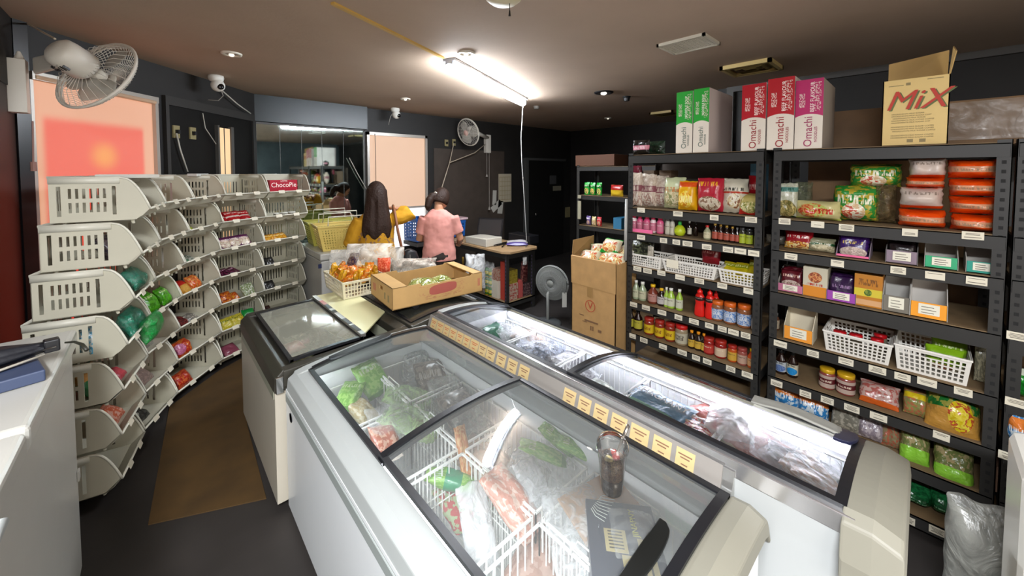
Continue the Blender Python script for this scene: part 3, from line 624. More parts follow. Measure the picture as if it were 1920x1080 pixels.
# rack at the back right
U4=shelving('shelving_rack','dim black rack at the back beyond the tall carton',2.78,1.75,[(1.73,0.05),(1.40,0.05),(1.05,0.05),(0.62,0.05),(0.15,0.05)],xf=3.62,xb=4.02,top=1.745,holes=False)
m=M(); m.box(3.62,3.95,2.28,2.80,1.735,1.86); tag(m.obj('carton',mat('dim_brown_carton','#4b2c19',0.8),bevel=0.004),'dim brown carton lying on top of the back rack','carton')
def Yx(u,z,x): return SY(u,z,x)
def bagx(name,label,cat,m_,x,y,z,w_,h_,t_,rz=-PI/2,tilt=0.0,seed=1,group=None,**kw):
    m=M(); m.bag(w_,h_,t_,seed=seed,**kw); o=m.obj(name,m_,None,smooth=True,sub=1); o.location=(x,y,z); o.rotation_euler=(tilt,0,rz); return tag(o,label,cat,group)
GRN=pack('green_pouch','#1fa83a',band='#0f6d24',bz=(0.6,0.75),pic=('#e8d890','#2b7d28','#d9b060'),text='#eaf5dc',rough=0.2)
for i,u in enumerate((1101,1112,1124)): bagx('green_pouch','bright green pouch on the dim back rack, %s'%('leftmost of three','middle of three','rightmost of three')[i],'pouch',GRN,3.68,Yx(u,1.5,3.68),1.40,0.075,0.15,0.04,seed=i+3)
for i,(u,c,l) in enumerate(((1104,'#6f5a9a','purple'),(1114,'#d8c890','cream'),(1124,'#d8303a','red'))):
    bagx('snack_packet','small %s packet on the lower shelf of the back rack'%l,'packet',pack('rack_'+l,c,pic=('#e8e0d0',c,'#c89060'),text='#ffffff'),3.68,Yx(u,1.1,3.68),1.05,0.06,0.11,0.04,seed=i+9)
bagx('snack_packet','yellow packet with red corner between back rack and shelving','packet',pack('yellow_red_pack','#d8b52a',band='#b22020',bz=(0.55,0.95),text=None),3.68,Yx(1157,1.5,3.68),1.40,0.16,0.13,0.05,seed=21)
m=M(); m.box(3.65,3.9,Yx(1165,1.1,3.65),Yx(1150,1.1,3.65),1.05,1.17); tag(m.obj('blue_box',mat('blue_card','#2b6a8c',0.6)),'blue box on the lower shelf between back rack and shelving','box')
m=M(); m.box(3.60,3.61,Yx(1089,1.2,3.6),Yx(1083,1.2,3.6),1.12,1.33); m.box(3.60,3.61,Yx(1089,1.2,3.6),Yx(1083,1.2,3.6),1.36,1.40); tag(m.obj('paper_strip',mat('old_paper','#8f8a74',0.7)),'pale paper strip on left post of the back rack','paper')
m=M(); y=Yx(1173,1.2,2.6); m.tube([(2.52,1.475,1.47),(2.52,1.48,1.02)],0.016,8); tag(m.obj('paper_roll',mat('roll_white','#9b9a94',0.6),smooth=True),'long pale roll standing beside the shelving near pink bottles','roll')
# ------------------------------------------------------------------ tall carton with noodle packs
bx=thing('open_carton','tall open brown carton full of green and white packs','carton',(2.385,1.675,0)); y0,y1=-0.198,0.198
m=M(); zt=1.015
m.box(0,0.006,y0,y1,0,zt); m.box(0.28,0.286,y0,y1,0,zt+0.0); m.box(0,0.286,y0,y0+0.006,0,zt-0.01); m.box(0,0.286,y1-0.006,y1,0,zt-0.01); m.box(0,0.286,y0,y1,0.003,0.01); m.obj('carton_wall',CARD,bx)
m=M(); m.hexa([(-0.004,y0,zt-0.22),(-0.004,y1,zt-0.215),(0,y1,zt-0.215),(0,y0,zt-0.22),(-0.012,y0,zt),(-0.012,y1,zt),(0.0,y1,zt+0.004),(0.0,y0,zt+0.004)]); m.obj('front_flap',CARD,bx)
m=M(); m.hexa([(0.0,y1,zt-0.01),(0.28,y1,zt-0.01),(0.28,y1-0.004,zt-0.01),(0.0,y1-0.004,zt-0.01),(0.05,y1+0.03,zt+0.11),(0.26,y1-0.02,zt+0.13),(0.26,y1-0.024,zt+0.13),(0.05,y1+0.026,zt+0.11)]); m.obj('side_flap',CARDI,bx)
m=M(); m.box(-0.0055,-0.004,0.0,0.045,zt-0.29,zt-0.215); m.obj('tape',mat('packing_tape','#977648',0.3),bx)
RED=mat('red_print','#a8402a',0.6)
m=M(); m.T=Matrix.Translation((-0.0015,0.02,zt-0.36))@Matrix.Rotation(PI/2,4,'Y')
n=28; m.loft([[(r*math.cos(2*PI*k/n),r*math.sin(2*PI*k/n),z) for k in range(n)] for r,z in ((0.045,0),(0.045,-0.002),(0.040,-0.002),(0.040,0))],caps=False); m.obj('round_logo',RED,bx)
write('V',0.075,RED,bx,(-0.002,0.02,zt-0.36),(PI/2,0,-PI/2),name='printed_letter')
m=M()
for (a,b,z,h_) in ((0.09,0.13,0.565,0.006),(-0.04,0.08,0.53,0.012),(0.06,0.10,0.52,0.006),(0.0,0.01,0.47,0.035),(0.018,0.028,0.47,0.035),(-0.07,-0.04,0.475,0.02)): m.box(-0.002,0,a-0.01,b-0.01,z,z+h_)
m.obj('printed_mark',mat('faded_print','#74553a',0.7),bx)
NP=pack('noodle_green_white','#e4dcc0',band='#1d9a36',bz=(0.0,0.22),pic=('#d9a060','#c86030','#e8e2b0'),text='#d04020',tz=(0.5,0.66),low='#28a040',lz=(0.86,1.0),rough=0.2)
rn=random.Random(4)
for k,(dx,dy,dz,rz_,tl) in enumerate(((0.07,0.10,-0.03,-1.3,-0.9),(0.10,-0.02,-0.02,-1.8,-1.0),(0.07,-0.12,-0.02,-1.4,-0.9),(0.20,0.07,0.0,-1.0,-0.8),(0.19,-0.12,0.02,-1.9,-0.8),(0.17,-0.02,0.05,-1.6,-0.7))):
    bagx('noodle_pack','noodle pack in the tall open carton, '+('far front corner one','front middle one','near front corner one','far back corner one','near back corner one','topmost one at the back')[k],'noodle pack',NP,2.385+dx,1.675+dy,zt+dz-0.03,0.17,0.14,0.07,rz=rz_,tilt=tl,seed=40+k,group='noodle packs in the tall carton')
# ------------------------------------------------------------------ goods on the shelving
ORD=['first','second','third','fourth','fifth','sixth','seventh','eighth','ninth','tenth']
def od(i,n): return 'leftmost of %s'%NUM[n] if i==0 else ('rightmost of %s'%NUM[n] if i==n-1 else '%s from left of %s'%(ORD[i],NUM[n]))
NUM={2:'two',3:'three',4:'four',5:'five',6:'six',7:'seven',8:'eight'}
_sd=[100]
def BAG(u0,u1,vt,z,m_,label,cat='packet',name='food_packet',t=0.05,x=2.60,tilt=0.0,group=None,dz=0.0,w=None,h=None,**kw):
    _sd[0]+=1; zm=z+0.07; ya=SY(u0,zm,x); yb=SY(u1,zm,x); W=w or abs(ya-yb); Hh=h or max(0.03,onx((u0+u1)/2,vt,x).z-z)
    return bagx(name,label,cat,m_,x,(ya+yb)/2,z+dz,W,Hh/max(0.3,math.cos(tilt)),t,tilt=tilt,seed=_sd[0],group=group,**kw)
def VES(u0,u1,vt,z,kind,body,cap,lab,label,cat='bottle',name='sauce_bottle',x=2.56,group=None,ly=(0.12,0.62),squash=1.0):
    zm=z+0.05; ya=SY(u0,zm,x); yb=SY(u1,zm,x); r=abs(ya-yb)/2*0.98; H_=max(0.04,onx((u0+u1)/2,vt,x).z-z)
    t=thing(name,label,cat,(x+r*0.5,(ya+yb)/2,z+0.001),-PI/2,group)
    m=M()
    if kind=='jar':
        m.lathe([(r*0.88,0),(r*0.97,H_*0.04),(r,H_*0.10),(r,H_*0.70),(r*0.93,H_*0.79),(r*0.82,H_*0.83)],22); m.obj('jar_body',body,t,smooth=True)
        m=M(); m.lathe([(r*0.90,H_*0.81),(r*0.93,H_*0.82),(r*0.93,H_*0.98),(r*0.87,H_)],24); m.obj('lid',cap,t,smooth=True)
        if lab: m=M(); m.lathe([(r*1.012,H_*ly[0]),(r*1.012,H_*ly[1])],24,close=False); m.obj('jar_label',lab,t,smooth=True)
    elif kind=='bottle':
        m.lathe([(r*0.85,0),(r,H_*0.04),(r,H_*0.52),(r*0.93,H_*0.60),(r*0.48,H_*0.76),(r*0.40,H_*0.84),(r*0.40,H_*0.88)],20); m.obj('bottle_body',body,t,smooth=True)
        m=M(); m.lathe([(r*0.46,H_*0.86),(r*0.47,H_*0.985),(r*0.42,H_)],18); m.obj('cap',cap,t,smooth=True)
        if lab: m=M(); m.lathe([(r*1.012,H_*ly[0]),(r*1.012,H_*min(ly[1],0.52))],20,close=False); m.obj('bottle_label',lab,t,smooth=True)
    elif kind=='round': # squat body with wide cap
        m.lathe([(r*0.8,0),(r,H_*0.06),(r,H_*0.62),(r*0.78,H_*0.74),(r*0.55,H_*0.80)],20); m.obj('bottle_body',body,t,smooth=True)
        m=M(); m.lathe([(r*0.60,H_*0.77),(r*0.62,H_*0.97),(r*0.5,H_)],20); m.obj('cap',cap,t,smooth=True)
        if lab: m=M(); m.lathe([(r*1.012,H_*ly[0]),(r*1.012,H_*min(ly[1],0.6))],20,close=False); m.obj('bottle_label',lab,t,smooth=True)
    elif kind=='squeeze':
        m.lathe([(r*0.95,0),(r,H_*0.05),(r*0.92,H_*0.30),(r*0.78,H_*0.42),(r*0.92,H_*0.55),(r*0.85,H_*0.68),(r*0.5,H_*0.78)],20,sy=0.75); m.obj('bottle_body',body,t,smooth=True)
        m=M(); m.lathe([(r*0.52,H_*0.76),(r*0.5,H_*0.86),(r*0.2,H_*0.90),(r*0.13,H_)],16); m.obj('nozzle_cap',cap,t,smooth=True)
        if lab: m=M(); m.lathe([(r*0.80,H_*0.52),(r*0.94,H_*0.56),(r*0.9,H_*0.66)],20,sy=0.80,close=False); m.obj('bottle_label',lab,t,smooth=True)
    elif kind=='lemon':
        m.lathe([(r*0.35,0),(r*0.75,H_*0.06),(r,H_*0.28),(r*0.92,H_*0.48),(r*0.6,H_*0.66),(r*0.28,H_*0.74)],20); m.obj('bottle_body',body,t,smooth=True)
        m=M(); m.lathe([(r*0.30,H_*0.72),(r*0.33,H_*0.92),(r*0.2,H_)],14); m.obj('cap',cap,t,smooth=True)
    return t
DB=mat('dark_sauce_glass','#1d0f0a',0.12,spec=0.8); CAPR=mat('red_cap','#b51f1c',0.3); CAPY=mat('yellow_cap','#e0b11e',0.35); CAPW=mat('white_cap','#dcdcd2',0.35); CAPK=mat('black_cap','#1a1a1a',0.35); CAPG=mat('green_cap','#2e9a3c',0.35); GOLD=mat('gold_cap','#c9a24a',0.3,metal=0.5)
def lab(name,base,band=None,text='#40342c',**k): return pack('label_'+name,base,band=band,text=text,rough=0.5,bump=0,**k)
# --- top of the units: upright cartons
def carton_up(u0,u1,vt,vb,base,label,depth=0.36,x=2.52,lean=0.0,word='Omachi',side='#cfc6be',arc=True):
    zb=1.792; ya=SY(u0,1.8,x); yb=SY(u1,1.8,x); W=ya-yb; Hh=onx((u0+u1)/2,vt,x).z-zb
    t=thing('upright_carton',label,'carton',(x,(ya+yb)/2,zb),rot=(lean,0,-PI/2))
    m=M(); m.box(-W/2,W/2,0.0012,depth,0,Hh); m.obj('carton_side',mat('carton_side_'+side[1:],side,0.6),t,bevel=0.002)
    g=G('print_'+label[:12],rough=0.35,bump=0); cut=0.50
    d=g.math('SUBTRACT',g.x,0.5); z2=g.math('ADD',g.z,g.math('MULTIPLY',g.math('MULTIPLY',d,d),0.16))
    up=g.math('GREATER_THAN',z2,cut)
    tn=g.noise(1.0,sx=14,sz=46,detail=1); f=g.math('MULTIPLY',g.math('GREATER_THAN',tn,0.53),g.math('MULTIPLY',g.step(g.x,0.66,0.92),g.step(g.z,0.54,0.95)))
    tn2=g.noise(1.0,sx=30,sz=30,detail=2); f2=g.math('MULTIPLY',g.math('GREATER_THAN',tn2,0.5),g.math('MULTIPLY',g.step(g.x,0.14,0.36),g.step(g.z,0.60,0.80)))
    upc=g.mix(g.math('MULTIPLY',f,0.75),base,'#f2ded8'); upc=g.mix(g.math('MULTIPLY',f2,0.8),upc,'#f2ded8')
    m=M(); m.box(-W/2,W/2,0,0.0012,0,Hh); m.obj('printed_front',g.out(g.mix(up,'#efe7dc',upc)),t)
    dkc=mat('print_dark_'+base[1:],tuple(0.55*c for c in rgb(base)[:3]),0.5) if word_dark(base) else mat('print_grey','#5c6a60',0.5)
    write(word,W*0.43,dkc,t,(0.0,-0.0010,Hh*0.245),(PI/2,-PI/2,0),name='printed_word',align='CENTER')
    m=M(); n=20; m.T=Matrix.Translation((0.0,-0.001,Hh*0.035+W*0.0))
    m.v=[];m.f=[]
    write('NOODLES',W*0.15,dkc,t,(W*0.27,-0.0010,Hh*0.2),(PI/2,-PI/2,0),name='printed_word')
    write('BEEF FLAVOUR' if word_dark(base) else 'NOODLE SOUP',W*0.2,mat('print_white','#f6ece4',0.5),t,(W*0.12,-0.0010,Hh*0.74),(PI/2,-PI/2,0),name='printed_word')
    return t
def word_dark(b): return b!='#2fae3e'
carton_up(1267,1297,172,283,'#2fae3e','green and white upright carton, left of two')
carton_up(1299,1328,166,282,'#2fae3e','green and white upright carton, right of two, long grey side',depth=0.42,side='#b9aaa4')
carton_up(1389,1434,158,279,'#b91c2a','red and white upright carton, shortest of three near unit gap')
carton_up(1437,1487,146,273,'#bb1d2a','red and white upright carton, tallest, standing over the unit gap',x=2.515)
carton_up(1489,1541,149,275,'#c22a6e','magenta and white upright carton beside tall red one',side='#9f9488')
# drinks carton with big red lettering
t=thing('mix_carton','large open cream carton with big red slanted lettering','carton',(2.58,(SY(1653,1.9,2.58)+SY(1779,1.9,2.58))/2,1.792),rot=(0,0,-PI/2)); W=abs(SY(1653,1.9,2.58)-SY(1779,1.9,2.58)); Hh=0.31
CRM=mat('cream_carton','#d9bd7c',0.65,noise_amt=0.06,nscale=8)
m=M(); m.box(-W/2,W/2,0,0.004,0,Hh); m.box(-W/2,W/2,0.25,0.254,0,Hh); m.box(-W/2,-W/2+0.004,0,0.254,0,Hh); m.box(W/2-0.004,W/2,0,0.254,0,Hh); m.box(-W/2,W/2,0,0.25,0,0.004); m.obj('carton_wall',CRM,t)
m=M(); m.hexa([(-W/2+0.004,0.25,Hh),(W/2-0.004,0.25,Hh),(W/2-0.004,0.254,Hh),(-W/2+0.004,0.254,Hh),(-W/2+0.004,0.26,Hh+0.13),(W/2-0.002,0.27,Hh+0.16),(W/2-0.002,0.274,Hh+0.16),(-W/2+0.004,0.264,Hh+0.13)]); m.obj('back_flap',mat('cream_carton_inside','#bb9a5e',0.7),t)
m=M(); m.hexa([(W/2-0.004,0.02,Hh),(W/2,0.02,Hh),(W/2,0.24,Hh),(W/2-0.004,0.24,Hh),(W/2+0.012,0.02,Hh+0.10),(W/2+0.016,0.02,Hh+0.10),(W/2+0.012,0.2,Hh+0.16),(W/2+0.008,0.2,Hh+0.16)]); m.obj('side_flap',MATS['cream_carton_inside'],t)
GP=mat('grey_brown_print','#8a7a50',0.6)
write('MiX',0.125,mat('green_shadow_print','#5f6a3a',0.6),t,(0.006,-0.0008,0.203),FR,name='printed_word',shear=0.35,sx=0.92)
write('MiX',0.125,mat('scarlet_print','#b83423',0.6),t,(0.0,-0.0022,0.207),FR,name='printed_word',shear=0.35,sx=0.92)
for k,(a,b,z) in enumerate(((-0.075,0.01,0.148),(-0.075,0.03,0.138),(-0.07,0.02,0.128),(-0.075,0.04,0.118),(-0.075,0.025,0.108),(-0.075,0.065,0.088),(-0.075,0.085,0.078),(-0.07,0.075,0.068),(-0.075,0.06,0.048),(-0.075,0.05,0.038))):
    write('HNGREDIENTS MILK SUGAR COFFEE'[:int((b-a)*260)],0.0085,GP,t,(a,-0.0008,z),FR,name='small_print',align='LEFT',ext=0.0003)
m=M(); m.box(-W/2+0.02,-W/2+0.07,-0.001,0,0.281,0.284); m.box(W/2-0.07,W/2-0.02,-0.001,0,0.297,0.30); m.box(-0.02,0.0,-0.001,0,0.015,0.03); m.box(0.02,0.04,-0.001,0,0.015,0.03); m.box(-0.03,-0.015,-0.001,0,0.28,0.292); m.obj('printed_mark',GP,t)
BAG(1187,1219,262,1.79,pack('black_pink_pack','#15130f',band='#d98aa0',bz=(0.35,0.62),text='#f0d0d8',tz=(0.4,0.58),bump=0.8),'shiny black bag with pink patch on shelving top, far left',t=0.07)
BAG(1216,1248,264,1.79,pack('dark_green_leaf_pack','#10331f',mottle='#0a1a12',text=None,bump=0.8),'dark green shiny bag beside the black and pink one on top',t=0.06,x=2.66)
# --- unit 1, first row
WH=pack('rice_noodle_bag','#cdbcae',band='#8f5560',bz=(0.45,0.62),text='#d9c8bc',tz=(0.48,0.6),mottle='#e0d4c6',pic=('#ede4da','#d8c8bc','#b08a80'),pz=(0.5,0.2,0.42,0.22),bump=0.7)
for i,(a,b,v) in enumerate(((1183,1205,322),(1200,1232,325),(1222,1255,328))): BAG(a,b,v,1.413,WH,'tall clear and pinkish noodle bag in top row, '+od(i,3),'noodle bag','noodle_bag',t=0.09,x=2.60+0.03*i,group='tall noodle bags')
BAG(1244,1285,331,1.413,pack('green_clear_noodle','#a8ac86',band='#cfd8b0',bz=(0.6,0.95),pic=('#c8b890','#889060','#d8d0b0'),text='#c8702a',tz=(0.52,0.66)),'clear bag of pale noodles with green header',cat='noodle bag',name='noodle_bag',t=0.07,tilt=-0.08)
BAG(1272,1309,338,1.413,pack('yellow_noodle','#e3a90f',band='#d9531b',bz=(0.78,0.92),pic=('#f0d040','#d98c12','#f4e070'),pz=(0.5,0.4,0.3,0.26),text='#f7e9a0',tz=(0.30,0.5)),'bright yellow and orange noodle bag in top row',cat='noodle bag',name='noodle_bag',t=0.09,x=2.57)
BAG(1307,1359,332,1.413,pack('pho_bag','#b32338',band=None,pic=('#c9bfa8','#d8cbb8','#8a6a50'),pz=(0.52,0.27,0.38,0.20),text='#e8a72c',tz=(0.74,0.86)),'crimson rice-noodle bag with a bowl picture, top row',cat='noodle bag',name='noodle_bag',t=0.10,x=2.58)
BAG(1350,1403,333,1.413,pack('white_bowl_bag','#cfcab8',band='#b53a25',bz=(0.55,0.60),pic=('#8a5a3c','#d8c8a0','#e8e4d4'),pz=(0.58,0.36,0.26,0.2),text='#2a2a20',tz=(0.62,0.70)),'silver white noodle bag with a small bowl picture',cat='noodle bag',name='noodle_bag',t=0.09,x=2.60,tilt=-0.1)
BAG(1384,1430,362,1.413,pack('flat_green_red_bag','#b3a560',band='#b52a20',bz=(0.0,0.28),pic=('#6f7a30','#d8d0a0','#a8a060'),text=None),'pale green and red bag slumped low at right end of top row',t=0.08,x=2.57,tilt=-0.35)
BAG(1402,1436,328,1.45,pack('deep_red_bag','#a01420',text='#e8c8c0',tz=(0.55,0.7)),'deep red bag behind right end of top row',t=0.06,x=2.70)
m=M(); m.box(2.78,2.9,SY(1433,1.7,2.8),SY(1409,1.7,2.8),1.42,1.72); tag(m.obj('blue_carton',mat('blue_tan_carton','#2a4c5c',0.6)),'blue carton standing at the back of the top row','carton')
for i,(a,b) in enumerate(((1206,1226),(1236,1258))):
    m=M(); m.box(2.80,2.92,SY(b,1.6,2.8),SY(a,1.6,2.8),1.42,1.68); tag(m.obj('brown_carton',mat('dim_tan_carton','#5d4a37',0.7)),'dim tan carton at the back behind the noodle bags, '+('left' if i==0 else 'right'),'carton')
BAG(1183,1204,300,1.60,pack('maroon_bag','#5e1426',text=None),'maroon packet behind the tall clear noodle bags',x=2.72,t=0.05,h=0.12)
# --- unit 1, second row
PK=mat('pink_bottle','#c94f78',0.3); 
for i,(a,b) in enumerate(((1182,1193),(1193,1204),(1205,1218),(1218,1229),(1230,1243))):
    VES(a,b,402+i,1.238,'round',PK if i in(1,2,4) else mat('pale_pink_bottle','#d9c4c4',0.3),mat('magenta_cap','#c01f4c',0.3),lab('pink','#c9708c',text='#f4dce4'),'pink and magenta bottle on the second row, '+od(i,5),name='pink_bottle')
m=M(); ya=SY(1182,1.25,2.54); yb=SY(1226,1.25,2.54); m.box(2.512,2.525,yb,ya,1.239,1.262); tag(m.obj('pink_tray',mat('pink_card','#d9628c',0.5)),'low pink card tray under the pink bottles','tray')
for i,(a,b) in enumerate(((1246,1256),(1255,1264))):
    VES(a,b,407+i,1.238,'round',mat('grey_shaker','#aaa698',0.4),mat('grey_cap','#5e5e5a',0.4),lab('shaker','#c4c0b0'),'grey spice shaker beside the lemon squeezer, '+('left' if i==0 else 'right'),cat='shaker',name='spice_shaker')
VES(1262,1283,415,1.238,'lemon',mat('lemon_plastic','#a9b81e',0.3,bump=0.2),CAPG,None,'yellow-green lemon-shaped juice bottle',name='lemon_juice_bottle')
VES(1318,1332,423,1.238,'bottle',mat('clear_sauce','#8f8f72',0.15),CAPR,lab('cream','#cfc8a8'),'small red-capped bottle with cream label on second row')
for i,(a,b) in enumerate(((1334,1346),(1345,1356),(1355,1368),(1367,1378),(1377,1386))):
    VES(a,b,419+i*2,1.238,'bottle',DB,GOLD if i<4 else mat('grey_cap','#5e5e5a',0.4),lab('rust','#a54a36'),'dark sauce bottle with gold cap and rust label, '+od(i,5))
for i,(a,b) in enumerate(((1385,1398),(1397,1411),(1413,1427))):
    VES(a,b,426+i*3,1.238,'jar',mat('dark_jar','#2a2a20',0.2),CAPK,lab('lime','#a8b82a' if i<2 else '#c9c9a0'),'small black-lidded jar with yellow-green label, '+od(i,3),cat='jar',name='small_jar',ly=(0.05,0.6))
VES(1288,1296,414,1.238,'bottle',DB,CAPW,lab('whiteslim','#d0cec0'),'slim black bottle beside the lemon squeezer',x=2.62)
VES(1300,1308,416,1.238,'bottle',DB,CAPK,None,'slim black bottle with dark cap behind the price tags',x=2.64)
# --- perforated white baskets
def basket(name,label,L,Wd,Hh,loc,rz,m_,taper=0.88,cell=0.017,gap=0.006,rim=0.010,group=None,handle=True,base=True):
    """open-top lattice basket, long side along local x; walls slope outwards"""
    t=thing(name,label,'basket',loc,rz,group)
    cs=[(-L/2,-Wd/2),(L/2,-Wd/2),(L/2,Wd/2),(-L/2,Wd/2)]
    for i in range(4):
        a=Vector((*cs[i],0)); b=Vector((*cs[(i+1)%4],0)); at=Vector((a.x,a.y,Hh)); bt=Vector((b.x,b.y,Hh)); a0=Vector((a.x*taper,a.y*taper,0)); b0=Vector((b.x*taper,b.y*taper,0))
        U=(b0-a0); w_=U.length; U.normalize(); Vv=(at-a0); h_=Hh
        n=max(2,int(w_/cell)); r=max(2,int(Hh*0.82/cell)); hs=[]
        cw=w_*0.92/n; ch=Hh*0.80/r
        for p in range(n):
            for q in range(r):
                u0=w_*0.04+p*cw+gap/2; v0=Hh*0.07+q*ch+gap/2
                if handle and q>=r-1 and abs((p+0.5)/n-0.5)<0.12 : continue
                hs.append((u0,u0+cw-gap,v0,v0+ch-gap))
        if handle: hs.append((w_*0.41,w_*0.59,Hh*0.07+(r-1)*ch+gap/2,Hh*0.85))
        m=M(); m.holes((0,0,0),(1,0,0),(0,0,1),w_,Hh,hs,0.0018)
        nv=[]
        for p in m.v:
            u,_,v=p; k=v/Hh; base_=a0.lerp(b0,u/w_); topp=at.lerp(bt,u/w_); q=base_.lerp(topp,k); nn=Vector((-(b-a).y,(b-a).x,0)).normalized(); q+=nn*p[1]; nv.append(tuple(q))
        m.v=nv; m.obj('lattice_wall',m_,t)
    m=M()
    for i in range(4):
        a=cs[i];b=cs[(i+1)%4]; m.bar((*a,Hh-rim/2),(*b,Hh-rim/2),rim*0.9,rim)
    m.obj('rim',m_,t,bevel=0.002)
    if base: m=M(); m.box(-L/2*taper,L/2*taper,-Wd/2*taper,Wd/2*taper,0,0.003); m.obj('basket_floor',m_,t)
    return t
BW=mat('basket_white','#d3cfc6',0.45)
def bk(u0,u1,z,Hh,label,x=2.515,Wd=0.2,**k):
    ya=SY(u0,z+Hh,x); yb=SY(u1,z+Hh,x); L=ya-yb; return basket('lattice_basket',label,L,Wd,Hh,(x+Wd/2,(ya+yb)/2,z+0.001),-PI/2,BW,**k)
bk(1177,1240,0.995,0.085,'small white lattice basket at far left of third row')
bk(1241,1344,0.995,0.085,'wide shallow white lattice basket in middle of third row')
bk(1347,1427,0.995,0.085,'white lattice basket holding yellow packets on third row')
BAG(1184,1228,452,1.02,pack('black_silver_pack','#24271f',mottle='#5a6048',text=None,bump=0.9),'dark crinkled packet in far-left white basket of third row',x=2.62,t=0.06)
BAG(1214,1226,461,1.04,pack('white_slip','#c9c4b8',text='#8a8478'),'small white packet in far-left basket of third row',x=2.58,t=0.02)
BAG(1315,1352,474,1.0,pack('crimson_label','#8a1420',text='#d8a098'),'dark red packet behind the wide shallow basket',x=2.72,t=0.06,dz=0.04)
YP=pack('yellow_packet','#c9b81e',band='#8f9a18',bz=(0.6,0.8),text='#f0eca0')
for i,(a,b,v) in enumerate(((1350,1380,494),(1372,1402,496),(1396,1424,492))): BAG(a,b,v,1.005,YP,'yellow packet lying in right white basket of third row, '+od(i,3),x=2.60,t=0.04,tilt=-0.7)
m=M(); ya=SY(1250,1.06,2.505); yb=SY(1272,1.06,2.505); m.box(2.502,2.505,yb,ya,1.03,1.085); tag(m.obj('paper_card',TAGM),'white paper card on front of the wide shallow basket','card')
# --- unit 1, fourth row
for i,(a,b) in enumerate(((1185,1197),(1196,1210))): VES(a,b,526+i*3,0.735,'bottle',mat('pale_green_bottle','#8f9a7c',0.2),CAPW,lab('palegreen','#c3c4a8'),'slim pale green bottle with white cap, '+('left' if i==0 else 'right')+' of pair')
VES(1213,1231,534,0.735,'bottle',mat('brown_sauce','#6a2f22',0.2),CAPY,lab('pinkbrown','#b08078'),'brown sauce bottle with yellow cap and pinkish label')
VES(1231,1246,541,0.735,'bottle',DB,CAPY,lab('blackwhite','#b8b4b4'),'dark bottle with yellow cap and grey label')
for i,(a,b) in enumerate(((1244,1253),(1249,1264),(1266,1279))): VES(a,b,539+i*2,0.735,'bottle',mat('lime_bottle','#8fae3c',0.25),CAPW,lab('whitegreen','#c9ccb8'),'lime green bottle with white cap, '+od(i,3))
for i,(a,b) in enumerate(((1300,1320),(1320,1338),(1333,1348))): VES(a,b,538+i*3,0.735,'squeeze',mat('chili_red','#c11d16',0.25),mat('chili_cap','#d0201a',0.3),lab('blackred','#2a1214',text='#e8d8c8'),'red chili squeeze bottle on fourth row, '+od(i,3),x=2.55 if i<2 else 2.62)
LB=lab('bluewhite','#b9c4d8',mottle='#4a7cc0',tz=(0.4,0.7),text='#d8e0ec')
for i,(a,b) in enumerate(((1331,1355),(1355,1379),(1380,1407))): VES(a,b,564+i*4,0.735,'jar',mat('amber_jar','#7a4a2c',0.2),mat('orange_lid','#c05a1c',0.3),LB,'squat jar with orange lid and blue label, '+od(i,3),cat='jar',name='sauce_jar')
VES(1408,1420,590,0.735,'round',mat('beige_bottle','#a89a88',0.3),mat('grey_cap','#5e5e5a',0.4),lab('beige','#c8bcae'),'small beige bottle at right end of fourth row')
# --- unit 1, fifth row
for i,(a,b) in enumerate(((1178,1187),(1187,1202))): VES(a,b,580+i*1,0.505,'bottle',DB,CAPK,lab('yellowgreen','#b8b03a'),'dark sauce bottle with yellow label at far left, '+('behind' if i==0 else 'front'))
YL=lab('yellow','#d9b81c',text='#7a2a14',tz=(0.35,0.7))
for i,(a,b) in enumerate(((1206,1224),(1226,1244),(1245,1264))): VES(a,b,596+i*5,0.505,'jar',mat('red_brown_jar','#7a2c1c',0.2),mat('dark_red_lid','#96261c',0.35),YL,'jar with round yellow label and red lid, '+od(i,3),cat='jar',name='sauce_jar')
VES(1264,1287,610,0.505,'jar',mat('pale_jar','#8a7a60',0.25),CAPR,lab('greywhite','#b8b4a0',tz=(0.3,0.8)),'larger jar with cream label and red lid on fifth row',cat='jar',name='sauce_jar')
for i,(a,b) in enumerate(((1289,1302),(1301,1315),(1313,1324))): VES(a,b,620+i*3,0.505,'bottle',DB,mat('amber_cap','#d98a1e',0.3),lab('ambery','#c9a43a'),'small dark bottle with amber cap, '+od(i,3))
for i,(a,b) in enumerate(((1317,1338),(1338,1361))): VES(a,b,634+i*5,0.505,'jar',mat('chili_jar','#7e1a16',0.2),mat('dark_red_lid','#96261c',0.35),lab('redwhite' if i==0 else 'creamred','#b83a30' if i==0 else '#d0b8a0',text='#e8d8c0'),'dark red jar on fifth row with %s label'%('red' if i==0 else 'cream'),cat='jar',name='sauce_jar')
VES(1363,1381,648,0.505,'jar',mat('orange_jar','#a8481a',0.2),mat('dark_red_lid','#96261c',0.35),lab('orange','#c9a03a'),'jar with orange and yellow label on fifth row',cat='jar',name='sauce_jar')
VES(1381,1400,653,0.505,'jar',mat('rose_jar','#8a4a40',0.2),mat('rose_lid','#8a3a34',0.35),lab('rose','#b89a88'),'rosy jar beside the yellow-capped bottle',cat='jar',name='sauce_jar')
VES(1400,1416,655,0.505,'bottle',mat('orange_sauce','#b54a1a',0.25),CAPY,lab('peach','#d0a070'),'orange sauce bottle with bright yellow cap at right end')
